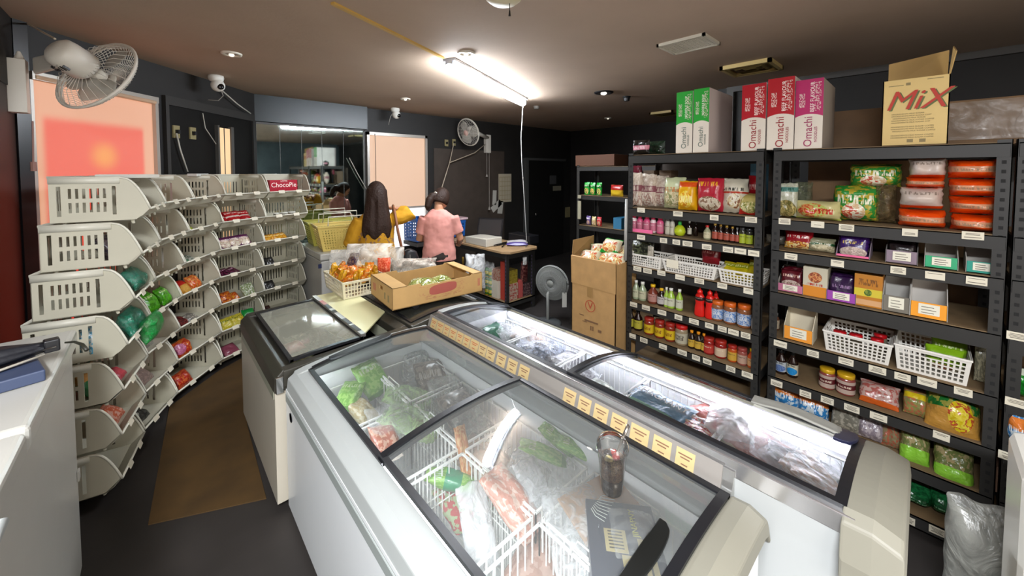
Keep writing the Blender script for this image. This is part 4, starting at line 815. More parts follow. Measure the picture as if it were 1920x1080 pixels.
# ================= unit 2
BAG(1457,1497,342,1.413,pack('white_teal_noodle','#c9cbbd',band='#5e8f88',bz=(0.72,0.84),pic=('#9a8850','#c8b878','#6f6a38'),pz=(0.5,0.26,0.42,0.24),text='#2a5a50',tz=(0.74,0.82),mottle='#b8bca8'),'white noodle bag with teal writing behind the post',cat='noodle bag',name='noodle_bag',t=0.09)
BAG(1488,1524,340,1.413,film_mat('smoke_film','#5b6048',0.5),'dark clear bag behind the green flat noodle pack',x=2.72,t=0.08)
FG=pack('green_flat_noodle','#cfc890',band='#1c7a30',bz=(0.0,0.12),pic=('#d8a060','#c85030','#b8c870'),pz=(0.42,0.5,0.3,0.35),text='#c03020',tz=(0.35,0.6),low='#b8c060')
g1=BAG(1491,1580,376,1.413,FG,'flat pale green noodle pack lying in front on top row',cat='noodle pack',name='noodle_pack',t=0.10,x=2.60,crimp=0.05)
BAG(1478,1500,380,1.413,mat('green_crimp','#157a2e',0.25,bump=0.5,bscale=30),'green crimped end of pack beside the white noodle bag',x=2.63,t=0.06)
MP=pack('multi_noodle','#2f8f38',mottle='#b8a83a',pic=('#d8b890','#c04a34','#e8e4d0'),pz=(0.48,0.30,0.22,0.22),text='#f0f0d8',tz=(0.5,0.72))
BAG(1560,1652,346,1.413,MP,'clear multipack of green and yellow noodle packets',cat='noodle pack',name='noodle_multipack',t=0.16,x=2.66)
BAG(1592,1694,311,1.60,MP,'green noodle multipack lying on top of the clear one',cat='noodle pack',name='noodle_multipack',t=0.16,x=2.68,dz=-0.01,h=0.12)
BAG(1638,1682,340,1.413,film_mat('brown_film','#6b5a3c',0.6),'brownish clear bag between green multipacks and orange packs',x=2.66,t=0.12)
OP=pack('orange_pack','#ea4e0c',band='#d89a78',bz=(0.34,0.62),text='#a88a70',tz=(0.40,0.52),pic=None,bump=0.5)
OW=pack('orange_white_pack','#d8b0a0',band='#d8c8c0',bz=(0.2,0.9),text='#9a8a80',mottle='#d86a50',low='#e04c10',lz=(0,0.2))
def flatp(u0,u1,v0,v1,label,m_,x=2.60,rz=0.0,t=0.20):
    p=onx((u0+u1)/2,v1,x); q=onx((u0+u1)/2,v0,x); W=SY(u0,p.z,x)-SY(u1,p.z,x); Hh=q.z-p.z
    _sd[0]+=1; m=M(); m.bag(W,Hh,t,seed=_sd[0],crimp=0.03,lump=0.12); o=m.obj('noodle_pack',m_,None,smooth=True,sub=1); o.location=(x+0.02,p.y,p.z); o.rotation_euler=(0,rz,-PI/2); return tag(o,label,'noodle pack','orange noodle packs')
for i,(a,b,c,d) in enumerate(((1772,1873,298,335),(1774,1873,335,368),(1775,1873,368,402),(1778,1872,401,434))): flatp(a,b,c,d,'orange noodle pack in the right-hand stack, '+('top','second from top','third from top','bottom')[i],OP)
flatp(1700,1775,296,335,'orange and white noodle pack topping the left-hand stack',OW); flatp(1683,1768,350,392,'orange and white noodle pack tilted outward in left-hand stack',OW,x=2.58); flatp(1680,1774,392,426,'orange noodle pack at foot of the left-hand stack',OP); flatp(1695,1772,332,352,'thin orange noodle pack between the two white ones',OP)
# second row
BAG(1470,1526,430,1.241,pack('red_snack','#9a1220',band='#c89a3a',bz=(0.0,0.35),pic=('#d8a040','#e8d8a0','#a04018'),pz=(0.5,0.2,0.45,0.2),text='#e8d8d0',tz=(0.55,0.66)),'dark red packet with golden food picture, second row',t=0.07,tilt=-0.15)
BAG(1436,1474,440,1.241,pack('grey_snack','#5a564c',text=None,bump=0.8),'grey crinkled packet behind the shelving post',t=0.05,x=2.68)
BAG(1512,1568,446,1.241,pack('green_grey_snack','#8f9074',band='#2b5a34',bz=(0.45,0.6),pic=('#d8d0b0','#a8a080','#e0d8b8'),pz=(0.6,0.25,0.4,0.25),text='#e8e8d8',tz=(0.5,0.6)),'grey green packet leaning beside the dark red one',t=0.06,tilt=-0.2)
def display(u0,u1,vf,vb,zb,col,label,x=2.53,inner='#a8a49c',back=None,contents=None,depth=0.16,tagc=True,lipc=None):
    """open-fronted display carton: low front, high back. vf top of front lip, vb top of back"""
    ya=SY(u0,zb+0.03,x); yb=SY(u1,zb+0.03,x); W=ya-yb; uc=(u0+u1)/2; hf=onx(uc,vf,x).z-zb; hb=onx(uc+6,vb,x+depth).z-zb
    t=thing('display_carton',label,'carton',(x,(ya+yb)/2,zb+0.001),-PI/2); C1=mat('card_'+col[1:],col,0.55); C2=mat('cardin_'+inner[1:],inner,0.65)
    m=M(); m.box(-W/2,W/2,0,0.003,0,hf); m.obj('front_lip',C1,t)
    for s_ in (-1,1):
        m=M(); X=s_*W/2; m.prism([(0,0),(depth,0),(depth,hb),(depth*0.75,hb),(0.0,hf)],'x',X-0.0015,X+0.0015); m.obj('side_panel',C2,t)
    m=M(); m.box(-W/2,W/2,depth,depth+0.003,0,hb); m.obj('back_panel',C2 if not back else mat('card_'+back[1:],back,0.6),t)
    m=M(); m.box(-W/2,W/2,0,depth,0,0.003); m.obj('base',C2,t)
    if tagc:
        m=M(); m.box(-W*0.28,W*0.30,-0.002,0,hf*0.25,hf*0.92); m.obj('pasted_label',mat('pasted_white','#d6d2c0',0.6),t)
        m=M()
        for k in range(3): m.box(-W*0.2,W*(0.15+0.06*(k%2)),-0.0028,-0.002,hf*(0.35+0.18*k),hf*(0.35+0.18*k)+0.003)
        m.obj('small_print',INK,t)
    if contents:
        for k in range(contents[1]):
            m=M(); m.bag(W*0.88,hb*contents[2],0.022,seed=int(u0)+k,crimp=0.05); m.T=Matrix.Identity(4); o=m.obj('sachet',contents[0],None,smooth=True)
            o.location=(x+0.022+0.028*k,(ya+yb)/2,zb+0.006+0.004*k); o.rotation_euler=(-0.14,0,-PI/2); tag(o,'%s sachet standing in the %s, %s'%(contents[3],contents[4],('front one','second one','third one')[k]),'sachet')
    return t
PURP=pack('purple_sachet','#3a1c66',pic=('#c8b8b0','#a89890','#d8c8c0'),pz=(0.5,0.22,0.45,0.25),text='#c8b060',tz=(0.6,0.74))
display(1568,1630,479,441,1.241,'#d9628c','pink display carton of purple sachets, second row',inner='#8a7a88',contents=(PURP,3,1.05,'purple and white','pink display carton'),tagc=False)
BLKS=pack('black_sachet','#1c1518',text='#6a5a58',tz=(0.5,0.6))
display(1661,1720,471,452,1.241,'#7c6c78','grey and pink display carton of black sachets, second row',inner='#7c7a78',contents=(BLKS,3,0.95,'black','grey and pink display carton'))
display(1734,1796,482,453,1.241,'#2c9a6a','emptied green display carton, second row')
display(1812,1868,492,462,1.241,'#1f8a78','emptied teal display carton at right end, second row')
# third row
MAR=pack('maroon_sachet','#5a1420',pic=('#a89890','#8a6a60','#c8b8b0'),pz=(0.5,0.3,0.42,0.22),text='#d8b8a8',tz=(0.66,0.78))
display(1458,1505,534,498,1.008,'#a8607c','dusty pink display carton of maroon sachets, third row',inner='#8f8a84',contents=(MAR,3,0.95,'maroon','dusty pink display carton'))
def solidbox(u0,u1,vt,zb,m_,label,x=2.535,depth=0.12):
    ya=SY(u0,zb+0.05,x); yb=SY(u1,zb+0.05,x); W=ya-yb; hb=onx((u0+u1)/2,vt,x).z-zb; m=M(); m.box(-W/2,W/2,0,depth,0,hb); o=m.obj('food_box',m_,None,bevel=0.002); o.location=(x,(ya+yb)/2,zb+0.001); o.rotation_euler=(0,0,-PI/2); return tag(o,label,'box')
solidbox(1505,1551,502,1.008,pack('soup_box','#c9c4b0',pic=('#b05a30','#d89a60','#8a3a1c'),pz=(0.5,0.66,0.28,0.18),text='#b03020',tz=(0.38,0.46),low='#d98a24',lz=(0,0.36),rough=0.45,bump=0),'white and orange box with a soup bowl picture, third row')
PS=pack('plum_sachet','#2e1240',text='#9a7aa8',tz=(0.5,0.62))
display(1550,1604,548,508,1.008,'#8a3a96','purple display carton of plum sachets, third row',inner='#7a7480',contents=(PS,3,0.95,'plum','purple display carton'))
solidbox(1601,1654,516,1.008,pack('golden_box','#c07c1c',band='#d8c63a',bz=(0.32,0.56),pic=('#5f7a2a','#8a9a3a','#4a6a20'),pz=(0.5,0.44,0.14,0.1),text='#7a4a10',tz=(0.66,0.86),low='#d8a878',lz=(0.05,0.22),rough=0.45,bump=0),'golden brown and yellow food box, third row')
display(1655,1705,556,520,1.008,'#6c675c','emptied grey display carton, third row',inner='#a6a49e')
display(1707,1776,569,527,1.008,'#e0921e','orange display carton, emptied, at right of third row',inner='#b9b5ae')
# fourth row
VES(1446,1461,587,0.748,'round',mat('brown_shaker','#5c3a28',0.3),mat('grey_cap','#5e5e5a',0.4),lab('kraft','#b8a890'),'small brown bottle with grey cap in left corner',name='spice_bottle',x=2.62)
display(1470,1523,616,574,0.748,'#d98c2c','orange-lipped display carton with tall cream back, fourth row',inner='#c9c0a8',depth=0.13)
bk(1544,1673,0.748,0.105,'white lattice basket of red-lidded jars, fourth row',Wd=0.24,taper=0.9)
for i,(u,x,v) in enumerate(((1574,2.60,622),(1604,2.58,628),(1644,2.58,636),(1650,2.68,628))): VES(u-14,u+14,v,0.752,'jar',mat('murky_jar','#6f6a58',0.2),mat('scarlet_lid','#b3121a',0.3),None,'red-lidded jar in white basket, '+('far left','second','front right','back right')[i],cat='jar',name='pickle_jar',x=x)
bk(1678,1822,0.748,0.120,'white lattice basket holding green bags, fourth row',Wd=0.26,taper=0.9)
GB=pack('green_bean_bag','#7fae1e',band='#d8d4c4',bz=(0.0,0.38),pic=('#7a3a2a','#c8a890','#9a5a40'),pz=(0.45,0.30,0.3,0.1),text='#d8ecb0',tz=(0.62,0.72))
BAG(1732,1812,650,0.77,GB,'green and white bag at front of the right white basket',cat='food bag',name='food_bag',x=2.58,t=0.07)
BAG(1744,1816,632,0.79,GB,'green bag behind the front one in the right white basket',cat='food bag',name='food_bag',x=2.66,t=0.07)
BAG(1826,1852,645,0.748,pack('thin_grey_bag','#7a7866',mottle='#a8a48c',text=None),'narrow grey packet hanging at the right post, fourth row',x=2.62,t=0.03)
# fifth row
for i,(a,b,c) in enumerate(((1452,1474,'greyblue'),(1474,1496,'skyblue'))): VES(a,b,656+i*4,0.528,'bottle',DB,CAPK,pack('label_'+c,'#b4bcc4' if i==0 else '#c8c4b0',pic=('#3c5c9c','#8090b8','#5878b0') if i==0 else ('#1c84c8','#2c94d8','#1c84c8'),pz=(0.5,0.35,0.45,0.35),text='#3a3a3a',tz=(0.8,0.95),rough=0.4,bump=0),'dark fish-sauce bottle with %s label'%('grey and blue' if i==0 else 'bright blue'))
for i,(a,b) in enumerate(((1534,1566),(1566,1604))): VES(a,b,692+i*10,0.528,'jar',mat('maroon_jar','#7a3a34',0.2),mat('golden_lid','#c89c1c',0.3,metal=0.2),pack('label_maroonw','#b8a49a',band='#5a1a20',bz=(0.35,0.75),text='#e8d8c8',tz=(0.45,0.62),rough=0.4,bump=0),'squat jar with yellow lid and maroon label, '+('left' if i==0 else 'right'),cat='jar',name='paste_jar',ly=(0.1,0.7))
BAG(1608,1688,728,0.528,pack('pink_orange_bag','#b89a94',mottle='#a85a54',band='#c85a1c',bz=(0.0,0.22),text=None),'flat bag with pink picture and orange foot, fifth row',cat='food bag',name='food_bag',t=0.07,tilt=-0.7,x=2.55)
BAG(1692,1742,738,0.528,pack('clear_yellow_bag','#8a8a50',mottle='#b06a4a',band='#d0b820',bz=(0.6,0.8),text=None,bump=0.8),'crinkled yellow and brown bag beside the flat pink one',t=0.08,tilt=-0.5,x=2.57)
BAG(1730,1845,742,0.50,pack('big_green_yellow_bag','#1e6a2c',mottle='#8f8f40',band='#b8883c',bz=(0.1,0.5),pic=('#d0b81c','#b04a2c','#d8c840'),pz=(0.62,0.42,0.2,0.26),text='#d8d8a0',tz=(0.8,0.9),bump=0.8),'big green and yellow bag drooping over the fifth row edge',cat='food bag',name='food_bag',t=0.12,tilt=-0.55,x=2.53)
# sixth and seventh rows
BO=pack('blue_orange_pack','#2c7ec0',band='#d87a30',bz=(0.5,0.74),mottle='#c9d8e4',text='#e8eef4',tz=(0.4,0.55),bump=0.8)
BAG(1438,1500,726,0.32,BO,'blue, white and orange pack low behind the freezer, left of two',t=0.10,tilt=-0.3,h=0.15)
BAG(1492,1556,748,0.32,BO,'blue, white and orange pack low behind the freezer, right of two',t=0.10,tilt=-0.3,h=0.15)
BAG(1556,1618,790,0.32,pack('grey_speckle','#7c7a70',mottle='#a8a498',text=None,bump=0.8),'grey speckled bag behind the freezer edge',t=0.09,tilt=-0.4,h=0.15)
BAG(1606,1662,805,0.32,pack('lilac_bag','#8f8490',mottle='#b8aeb4',text=None,bump=0.8),'pale lilac bag on the low row',t=0.09,tilt=-0.4,h=0.14)
BAG(1650,1692,812,0.32,pack('brown_mix_bag','#8a7a5c',mottle='#a85a44',text=None,bump=0.8),'brown mixed bag between lilac and green ones',t=0.08,tilt=-0.4,h=0.14)
GY=pack('lime_foot_bag','#6f7a44',mottle='#a89a70',band='#8fd040',bz=(0.05,0.42),text=None,bump=0.9)
BAG(1684,1746,828,0.30,GY,'lime and brown bag low on the sixth row, left of two',cat='food bag',name='food_bag',t=0.10,tilt=-0.5,x=2.55,h=0.16)
BAG(1748,1830,845,0.28,GY,'lime and brown bag low on the sixth row, right of two',cat='food bag',name='food_bag',t=0.10,tilt=-0.5,x=2.53,h=0.17)
DG=pack('dark_green_bag','#14502c',mottle='#1c6a3c',text='#8ab898',tz=(0.4,0.46),bump=1.0)
BAG(1686,1750,905,0.10,DG,'dark green bag on the bottom row, left of two',cat='food bag',name='food_bag',t=0.14,x=2.62)
BAG(1742,1812,920,0.10,DG,'dark green bag on the bottom row, right of two',cat='food bag',name='food_bag',t=0.14,x=2.62)
# unit 3 slivers
BAG(1893,1945,700,0.748,pack('green_stack_bag','#2c9a34',mottle='#1c7a28',low='#c8d0c0',lz=(0.8,1),text=None,bump=0.8),'bright green bag at the right edge of the picture',x=2.58,t=0.1,h=0.12)
BAG(1878,1945,775,0.56,BO,'blue and orange bag at the right edge of the picture',x=2.55,t=0.12,h=0.17)
m=M(); ya=SY(1903,1.05,2.54); m.box(2.54,2.7,ya-0.16,ya,1.009,1.15); tag(m.obj('food_box',mat('purple_grey_box','#6a5a68',0.5)),'purple grey box at the right edge of the picture','box')
BAG(1905,1950,560,1.06,pack('pale_green_card','#b8c09c',text='#5a6a4a'),'pale green card packet standing on the purple grey box',x=2.55,t=0.02,h=0.13,dz=0.09)
m=M(); ya=SY(1868,0.4,2.56); m.box(2.56,2.75,ya-0.16,ya,0.321,0.43); tag(m.obj('brown_box',mat('dull_brown_box','#6a5040',0.7)),'dull brown box low at the right edge','box')
# ------------------------------------------------------------------ curved wall of stacking bins
BING=mat('bin_grey','#bebaa7',0.45,noise_amt=0.05,nscale=5); SLOT=mat('bin_slot_dark','#2a2826',0.8)
PITCH=0.2275
def make_bin(W,first=False):
    t=thing('stacking_bin','x','bin'); D=0.35; Hb=0.215; zl=0.055; w2=W/2-0.003
    curve=[(0.105-0.105*(k/8)**0.75, Hb-(Hb-zl)*(k/8)**1.5) for k in range(9)]   # (y,z) rim -> lip
    for s_ in (-1,1):
        X=s_*w2
        m=M()
        # perforated rear part of the side
        y0=0.105; hs=[]
        for r in (0,1):
            for c in range(6): hs.append((0.055+c*0.0235,0.055+c*0.0235+0.0105,0.045+r*0.068,0.045+r*0.068+0.048))
        hs+= [(0.020,0.034,0.03,0.172),(0.207,0.221,0.03,0.172)]
        m.holes((X,y0,0.0),(0,1,0),(0,0,1),D-y0,Hb,hs,0.003*(1 if s_<0 else 1))
        front=[(y0,0.0),(y0,Hb)]+curve[1:]+[(0.03,0.02),(0.06,0.0)]
        m.prism(front,'x',X,X+0.003)
        sp=m.obj('side_panel',BING,t)
    m=M(); m.box(-w2,w2,0.06,D,0.0,0.004); m.obj('bin_floor',BING,t)
    m=M(); m.hexa([(-w2,0.055,0.0),(w2,0.055,0.0),(w2,0.06,0.004),(-w2,0.06,0.004),(-w2,0.0,zl),(w2,0.0,zl),(w2,0.005,zl),(-w2,0.005,zl)]); m.obj('front_panel',BING,t)
    hs=[]
    n=int(W/0.03)
    for c in range(n): hs.append((0.03+c*0.027,0.03+c*0.027+0.010,0.05,0.15))
    m=M(); m.holes((-w2,D,0.0),(1,0,0),(0,0,1),2*w2,Hb,hs,0.003); m.obj('back_panel',BING,t)
    m=M(); 
    path=[(-w2,D,Hb),(-w2,0.11,Hb)]+[(-w2,y,z) for y,z in curve[1:]]; m.tube(path,0.0055,6)
    path=[(w2,D,Hb),(w2,0.11,Hb)]+[(w2,y,z) for y,z in curve[1:]]; m.tube(path,0.0055,6)
    m.tube([(-w2,-0.001,zl),(w2,-0.001,zl)],0.006,6); m.bar((-w2,D,Hb),(w2,D,Hb),0.008,0.012)
    m.box(-w2-0.006,-w2+0.001,0.11,D,Hb-0.03,Hb); m.box(w2-0.001,w2+0.006,0.11,D,Hb-0.03,Hb)
    m.obj('rim',mat('bin_rim','#cfccbd',0.4),t,smooth=True)
    for x in (-w2+0.03,w2-0.03):
        for y in (0.075,D-0.04): m=M(); m.tube([(x,y,0.0),(x,y-0.004,-0.022)],[0.009,0.006],8); m.obj('stacking_foot',BING,t)
    for x in (-W*0.22,W*0.2):
        m=M(); m.hexa([(x-0.028,-0.014,zl-0.016),(x+0.028,-0.014,zl-0.016),(x+0.028,-0.012,zl-0.016),(x-0.028,-0.012,zl-0.016),(x-0.028,-0.003,zl+0.012),(x+0.028,-0.003,zl+0.012),(x+0.028,-0.001,zl+0.012),(x-0.028,-0.001,zl+0.012)]); m.obj('price_tag',TAGM,t)
    return t
JB=[(-0.166,2.757),(-0.089,3.162),(0.074,3.54),(0.37,3.93),(0.715,4.13),(1.10,4.26)]
JD=[(0,.006,.02,.041,.074,.108,.144),(0,.011,.026,.048,.074,.103,.134),(0,.009,.029,.045,.071,.10,.13),(0,0,0,.0,.01,.03,.05),(0,0,0,0,.01,.025,.05),(0,0,0,0,.01,.03,.06)]
COLN=['nearest column, seen side-on','second column from the camera','middle column of five','fourth column from the camera','farthest column by the yellow baskets']
TIER=['bottom','second from bottom','third from bottom','middle','third from top','second from top','top']
def jp(k,i): return Vector((JB[k][0]+JD[k][i],JB[k][1],PITCH*i+0.004))
CH.clear(); protos={}
BINS={}
for k in range(5):
    W=(Vector(JB[k+1])-Vector(JB[k])).length; pr=None
    for i in range(7):
        a=jp(k,i); b=jp(k+1,i); mid=(a+b)/2; rz=math.atan2(b.y-a.y,b.x-a.x)
        lb='grey stacking bin, %s one of the %s'%(TIER[i],COLN[k])
        if pr is None: pr=make_bin(W); o=pr; CH.clear(); tree(pr)
        else: o=dup(pr)
        mid.z+=0.058 
        if k==0: mid.y-=0.03
        o.location=mid; o.rotation_euler=(0,0,rz); o['label']=lb; o['category']='bin'; o['group']='stacking bins'; BINS[(k,i)]=o
def put(k,i,fx,fy,w_,h_,t_,m_,label,cat='packet',name='snack_packet',rx=-1.0,rz=0.0,dz=0.0,group=None,**kw):
    """packet inside bin (column k, tier i); fx -1..1 across, fy depth"""
    o=BINS[(k,i)]; _sd[0]+=1; R=Matrix.Rotation(o.rotation_euler[2],4,'Z'); p=Vector(o.location)+R@Vector((fx*0.17,fy,0.006+dz))
    m=M(); m.bag(w_,h_,t_,seed=_sd[0],**kw); b=m.obj(name,m_,None,smooth=True,sub=1); b.location=p; b.rotation_euler=(rx,0,o.rotation_euler[2]+rz); return tag(b,label,cat,group)
def pk(n,base,**k): return pack('snk_'+n,base,bump=0.7,**k)
def bn(k,i): return 'in %s bin of %s'%(TIER[i],('nearest column','second column','middle column','fourth column','farthest column')[k])
RP=pk('red','#a8141c',band='#d8c8c0',bz=(0.4,0.5),text='#f0d8d0')
for j in range(5): put(3,5,-0.75+0.28*j,0.07+0.02*(j%2),0.10,0.15,0.035,RP,'red packet %s, %s'%(bn(3,5),od(j,5)),rz=0.5-0.2*j,rx=-0.9,dz=0.02)
PP=pk('plum','#571a4c',pic=('#c8b8a0','#b89a90','#e0d8c8'),pz=(0.5,0.5,0.36,0.28),text='#e0c8d8')
for j in range(3): put(3,4,-0.6+0.5*j,0.06,0.13,0.14,0.05,PP,'purple snack bag with pale picture, %s of fourth column bin'%od(j,3),rx=-0.55,dz=0.01,cat='snack bag',name='snack_bag')
MG=pk('magenta','#5a0f38',mottle='#2a0a1c',text='#c8a0b8')
for j in range(3): put(3,3,-0.7+0.45*j,0.08,0.13,0.13,0.045,MG,'magenta and black packet %s, %s'%(bn(3,3),od(j,3)),rx=-1.0,rz=0.3*j)
put(3,2,-0.55,0.06,0.12,0.13,0.05,pk('orange','#c8701c',mottle='#8a2a14',text=None),'orange snack bag '+bn(3,2),rx=-0.6,cat='snack bag',name='snack_bag')
put(3,2,-0.05,0.07,0.10,0.12,0.04,pk('redorange','#a83a18',mottle='#d89a2c',text=None),'red and orange snack bag '+bn(3,2),rx=-0.9,cat='snack bag',name='snack_bag')
put(3,2,0.62,0.05,0.12,0.15,0.05,pk('greensilver','#7f8f60',mottle='#c8ccc0',text=None),'green and silver snack bag '+bn(3,2),rx=-0.5,cat='snack bag',name='snack_bag')
YG=pk('yellowgreen','#b8a820',mottle='#d0c850',text='#3a5a20')
for j in range(2): put(3,1,-0.5+0.5*j,0.06,0.14,0.13,0.05,YG,'yellow and green packet %s, %s'%(bn(3,1),'left' if j==0 else 'right'),rx=-0.6)
put(3,1,0.55,0.05,0.10,0.15,0.03,pk('emerald','#1c8a3c',low='#d8dcd8',lz=(0,0.4),text=None),'green and white packet '+bn(3,1),rx=-0.7,rz=-0.4)
put(3,0,-0.2,0.10,0.14,0.12,0.04,pk('pinkdim','#7a3a4a',text=None),'dim pink packet '+bn(3,0),rx=-1.0)
put(2,6,-0.2,0.2,0.24,0.16,0.02,mat('pinkish_card','#8f7468',0.6),'pinkish brown card sheet standing '+bn(2,6),cat='card',name='card_sheet',rx=-0.1,lump=0.05)
put(2,5,0.0,0.09,0.07,0.08,0.03,pk('acid','#9aa81c',text=None),'small yellow-green packet '+bn(2,5),rx=-0.9)
put(2,4,0.15,0.09,0.15,0.10,0.03,pk('stickgreen','#5f6a5c',mottle='#c8ccc4',text=None),'grey and white packet of sticks '+bn(2,4),rx=-1.1)
put(2,4,-0.3,0.07,0.10,0.09,0.03,pk('mint','#2f8a5c',mottle='#c8ccc4',text=None),'mint green packet '+bn(2,4),rx=-1.1)
put(2,3,-0.62,0.08,0.13,0.13,0.05,pk('redyellow','#b81c1c',low='#d89a38',lz=(0,0.5),text=None),'red and yellow snack bag %s, left one'%bn(2,3),rx=-0.7,cat='snack bag',name='snack_bag')
put(2,3,-0.05,0.09,0.14,0.13,0.05,pk('redgold','#c0241c',low='#d8a850',lz=(0,0.55),text=None),'red and gold snack bag %s, middle one'%bn(2,3),rx=-0.8,cat='snack bag',name='snack_bag')
put(2,3,0.52,0.08,0.12,0.13,0.06,pk('tangerine','#d0541c',mottle='#e0a050',text=None),'orange snack bag %s, right one'%bn(2,3),rx=-0.6,cat='snack bag',name='snack_bag')
put(2,2,-0.3,0.09,0.16,0.11,0.04,pk('cherry','#4a1418',mottle='#7a2a2a',text=None),'dark red packet '+bn(2,2),rx=-1.1)
put(2,2,0.25,0.08,0.12,0.09,0.04,pk('silvergrey','#6a6660',mottle='#a8a49c',text=None),'silver grey packet '+bn(2,2),rx=-1.1)
put(2,1,-0.35,0.07,0.15,0.13,0.07,pk('flame','#b8301c',mottle='#d8782c',pic=('#c86a98','#d88ab0','#b85a88'),pz=(0.25,0.5,0.25,0.3),text=None),'orange and red snack bag with pink patch '+bn(2,1),rx=-0.5,cat='snack bag',name='snack_bag')
put(2,0,-0.35,0.07,0.15,0.12,0.06,pk('ember','#a82018',mottle='#c8602c',text=None),'red and orange snack bag '+bn(2,0),rx=-0.6,cat='snack bag',name='snack_bag')
LG=pk('lime','#58b81c',mottle='#3a8a14',text='#d8f0b0')
put(1,3,-0.1,0.06,0.16,0.15,0.07,LG,'lime green bag %s, left one'%bn(1,3),rx=-0.5,cat='snack bag',name='snack_bag',dz=0.01)
put(1,3,0.75,0.05,0.12,0.13,0.06,LG,'lime green bag %s, right one'%bn(1,3),rx=-0.5,cat='snack bag',name='snack_bag',dz=0.02)
put(1,3,-0.6,0.08,0.14,0.12,0.05,pk('darkgreen','#1c4a1c',mottle='#2c6a24',text=None),'dark green bag '+bn(1,3),rx=-0.9,cat='snack bag',name='snack_bag')
put(1,4,-0.1,0.08,0.22,0.12,0.05,pk('bronze','#5f5440',mottle='#8a7a5c',text=None),'bronze crinkled packet '+bn(1,4),rx=-1.0)
put(1,5,0.0,0.12,0.2,0.14,0.05,film_mat('tan_film','#9a8470',0.4),'clear tan bag '+bn(1,5),rx=-0.8,cat='snack bag',name='snack_bag')
put(1,6,0.1,0.16,0.26,0.16,0.02,mat('tan_card','#a8977a',0.6),'tan card sheet leaning '+bn(1,6),cat='card',name='card_sheet',rx=-0.3,lump=0.05)
put(1,2,0.0,0.10,0.22,0.15,0.07,film_mat('grey_film','#a8a69c',0.35),'clear grey bag '+bn(1,2),rx=-0.7,cat='snack bag',name='snack_bag')
put(1,1,0.0,0.09,0.24,0.14,0.05,pk('greenrim','#8a7470',band='#1c8a5c',bz=(0.85,1.0),mottle='#a89088',text=None),'pinkish packet with green rim '+bn(1,1),rx=-0.8)
put(1,0,-0.15,0.09,0.2,0.12,0.06,pk('coal','#1c1c1a',mottle='#3a3a38',pic=('#a8a8a0','#2a2a28','#8a8a84'),pz=(0.4,0.5,0.16,0.22),text=None),'black packet with pale ring '+bn(1,0),rx=-0.9)
GF2=film_mat('green_film','#0f8a3c',0.75,0.15,22); TF=film_mat('teal_film','#1c7a60',0.6,0.15,22)
put(0,4,0.6,0.04,0.22,0.13,0.08,TF,'teal green plastic bag bulging from the nearest column, upper',rx=-0.5,cat='plastic bag',name='plastic_bag',dz=0.03)
put(0,3,0.45,0.02,0.24,0.16,0.09,TF,'teal plastic bag bulging from the nearest column, middle',rx=-0.4,cat='plastic bag',name='plastic_bag',dz=0.0)
put(0,3,0.5,-0.02,0.20,0.16,0.09,GF2,'bright green plastic bag hanging out of the nearest column',rx=0.1,cat='plastic bag',name='plastic_bag',dz=-0.05)
put(0,6,0.3,0.08,0.07,0.05,0.03,RP,'small red packet '+bn(0,6),rx=-1.0)
put(0,3,-0.4,0.14,0.2,0.15,0.1,pk('skyblue','#5aa0c0',mottle='#c8ccc8',text=None),'sky blue and white bag '+bn(0,3),rx=-0.5,cat='snack bag',name='snack_bag')
put(0,2,-0.2,0.14,0.2,0.15,0.1,pk('greenorange','#2c7a48',band='#d89a50',bz=(0.6,0.9),text=None),'green and orange bag '+bn(0,2),rx=-0.4,cat='snack bag',name='snack_bag')
put(0,1,0.3,0.07,0.2,0.12,0.05,pk('coral','#c85a38',mottle='#e0a898',text=None),'coral packet '+bn(0,1),rx=-0.9)
put(0,2,0.5,0.07,0.1,0.08,0.04,pk('rose','#b8404c',text=None),'rose packet '+bn(0,2),rx=-0.9)
put(0,5,-0.1,0.12,0.24,0.15,0.08,pk('plumgrey','#3a3442',mottle='#6a5a60',text=None),'dark plum packet '+bn(0,5),rx=-0.6)
# choco pie box and its neighbours in the farthest column
o=BINS[(4,6)]; R=Matrix.Rotation(o.rotation_euler[2],4,'Z'); p=Vector(o.location)+R@Vector((-0.01,0.09,0.008))
t=thing('biscuit_box','red biscuit box with white lettering, top bin of farthest column','box',p,o.rotation_euler[2]); CR=mat('crimson_card','#a3122a',0.35)
m=M(); m.box(-0.135,0.135,0,0.07,0,0.155); m.obj('box_body',CR,t,bevel=0.002)
WP=mat('white_print','#efe4da',0.5); write('ChocoPie',0.064,WP,t,(0.0,-0.0012,0.105),FR,name='printed_word',sx=0.98); write('LOTTE',0.022,WP,t,(0.0,-0.0012,0.142),FR,name='printed_word')
YK=pk('yellowgold','#d8a01c',mottle='#a8601c',text='#f8e8b0')
for j in range(4): put(4,4,-0.85+0.33*j,0.05+0.01*(j%2),0.10,0.12,0.04,YK,'yellow snack packet %s, %s'%(bn(4,4),od(j,4)),rx=-0.7,rz=0.2*(j%2))
for j,(x,r_) in enumerate(((-0.1,0.03),(0.35,0.03),(-0.55,0.022))):
    o=BINS[(4,5)]; R=Matrix.Rotation(o.rotation_euler[2],4,'Z'); p=Vector(o.location)+R@Vector((x*0.17+0.02,0.07,0.006))
    t=thing('small_tub','small white-lidded tub in second bin from top of farthest column, %s'%od(j,3),'tub',p); m=M(); m.lathe([(r_,0),(r_*1.05,0.06)],16); m.obj('tub_body',mat('smoky_tub','#5f5c50',0.3),t,smooth=True)
    m=M(); m.lathe([(r_*1.1,0.06),(r_*1.1,0.07)],16); m.obj('lid',CAPW,t)
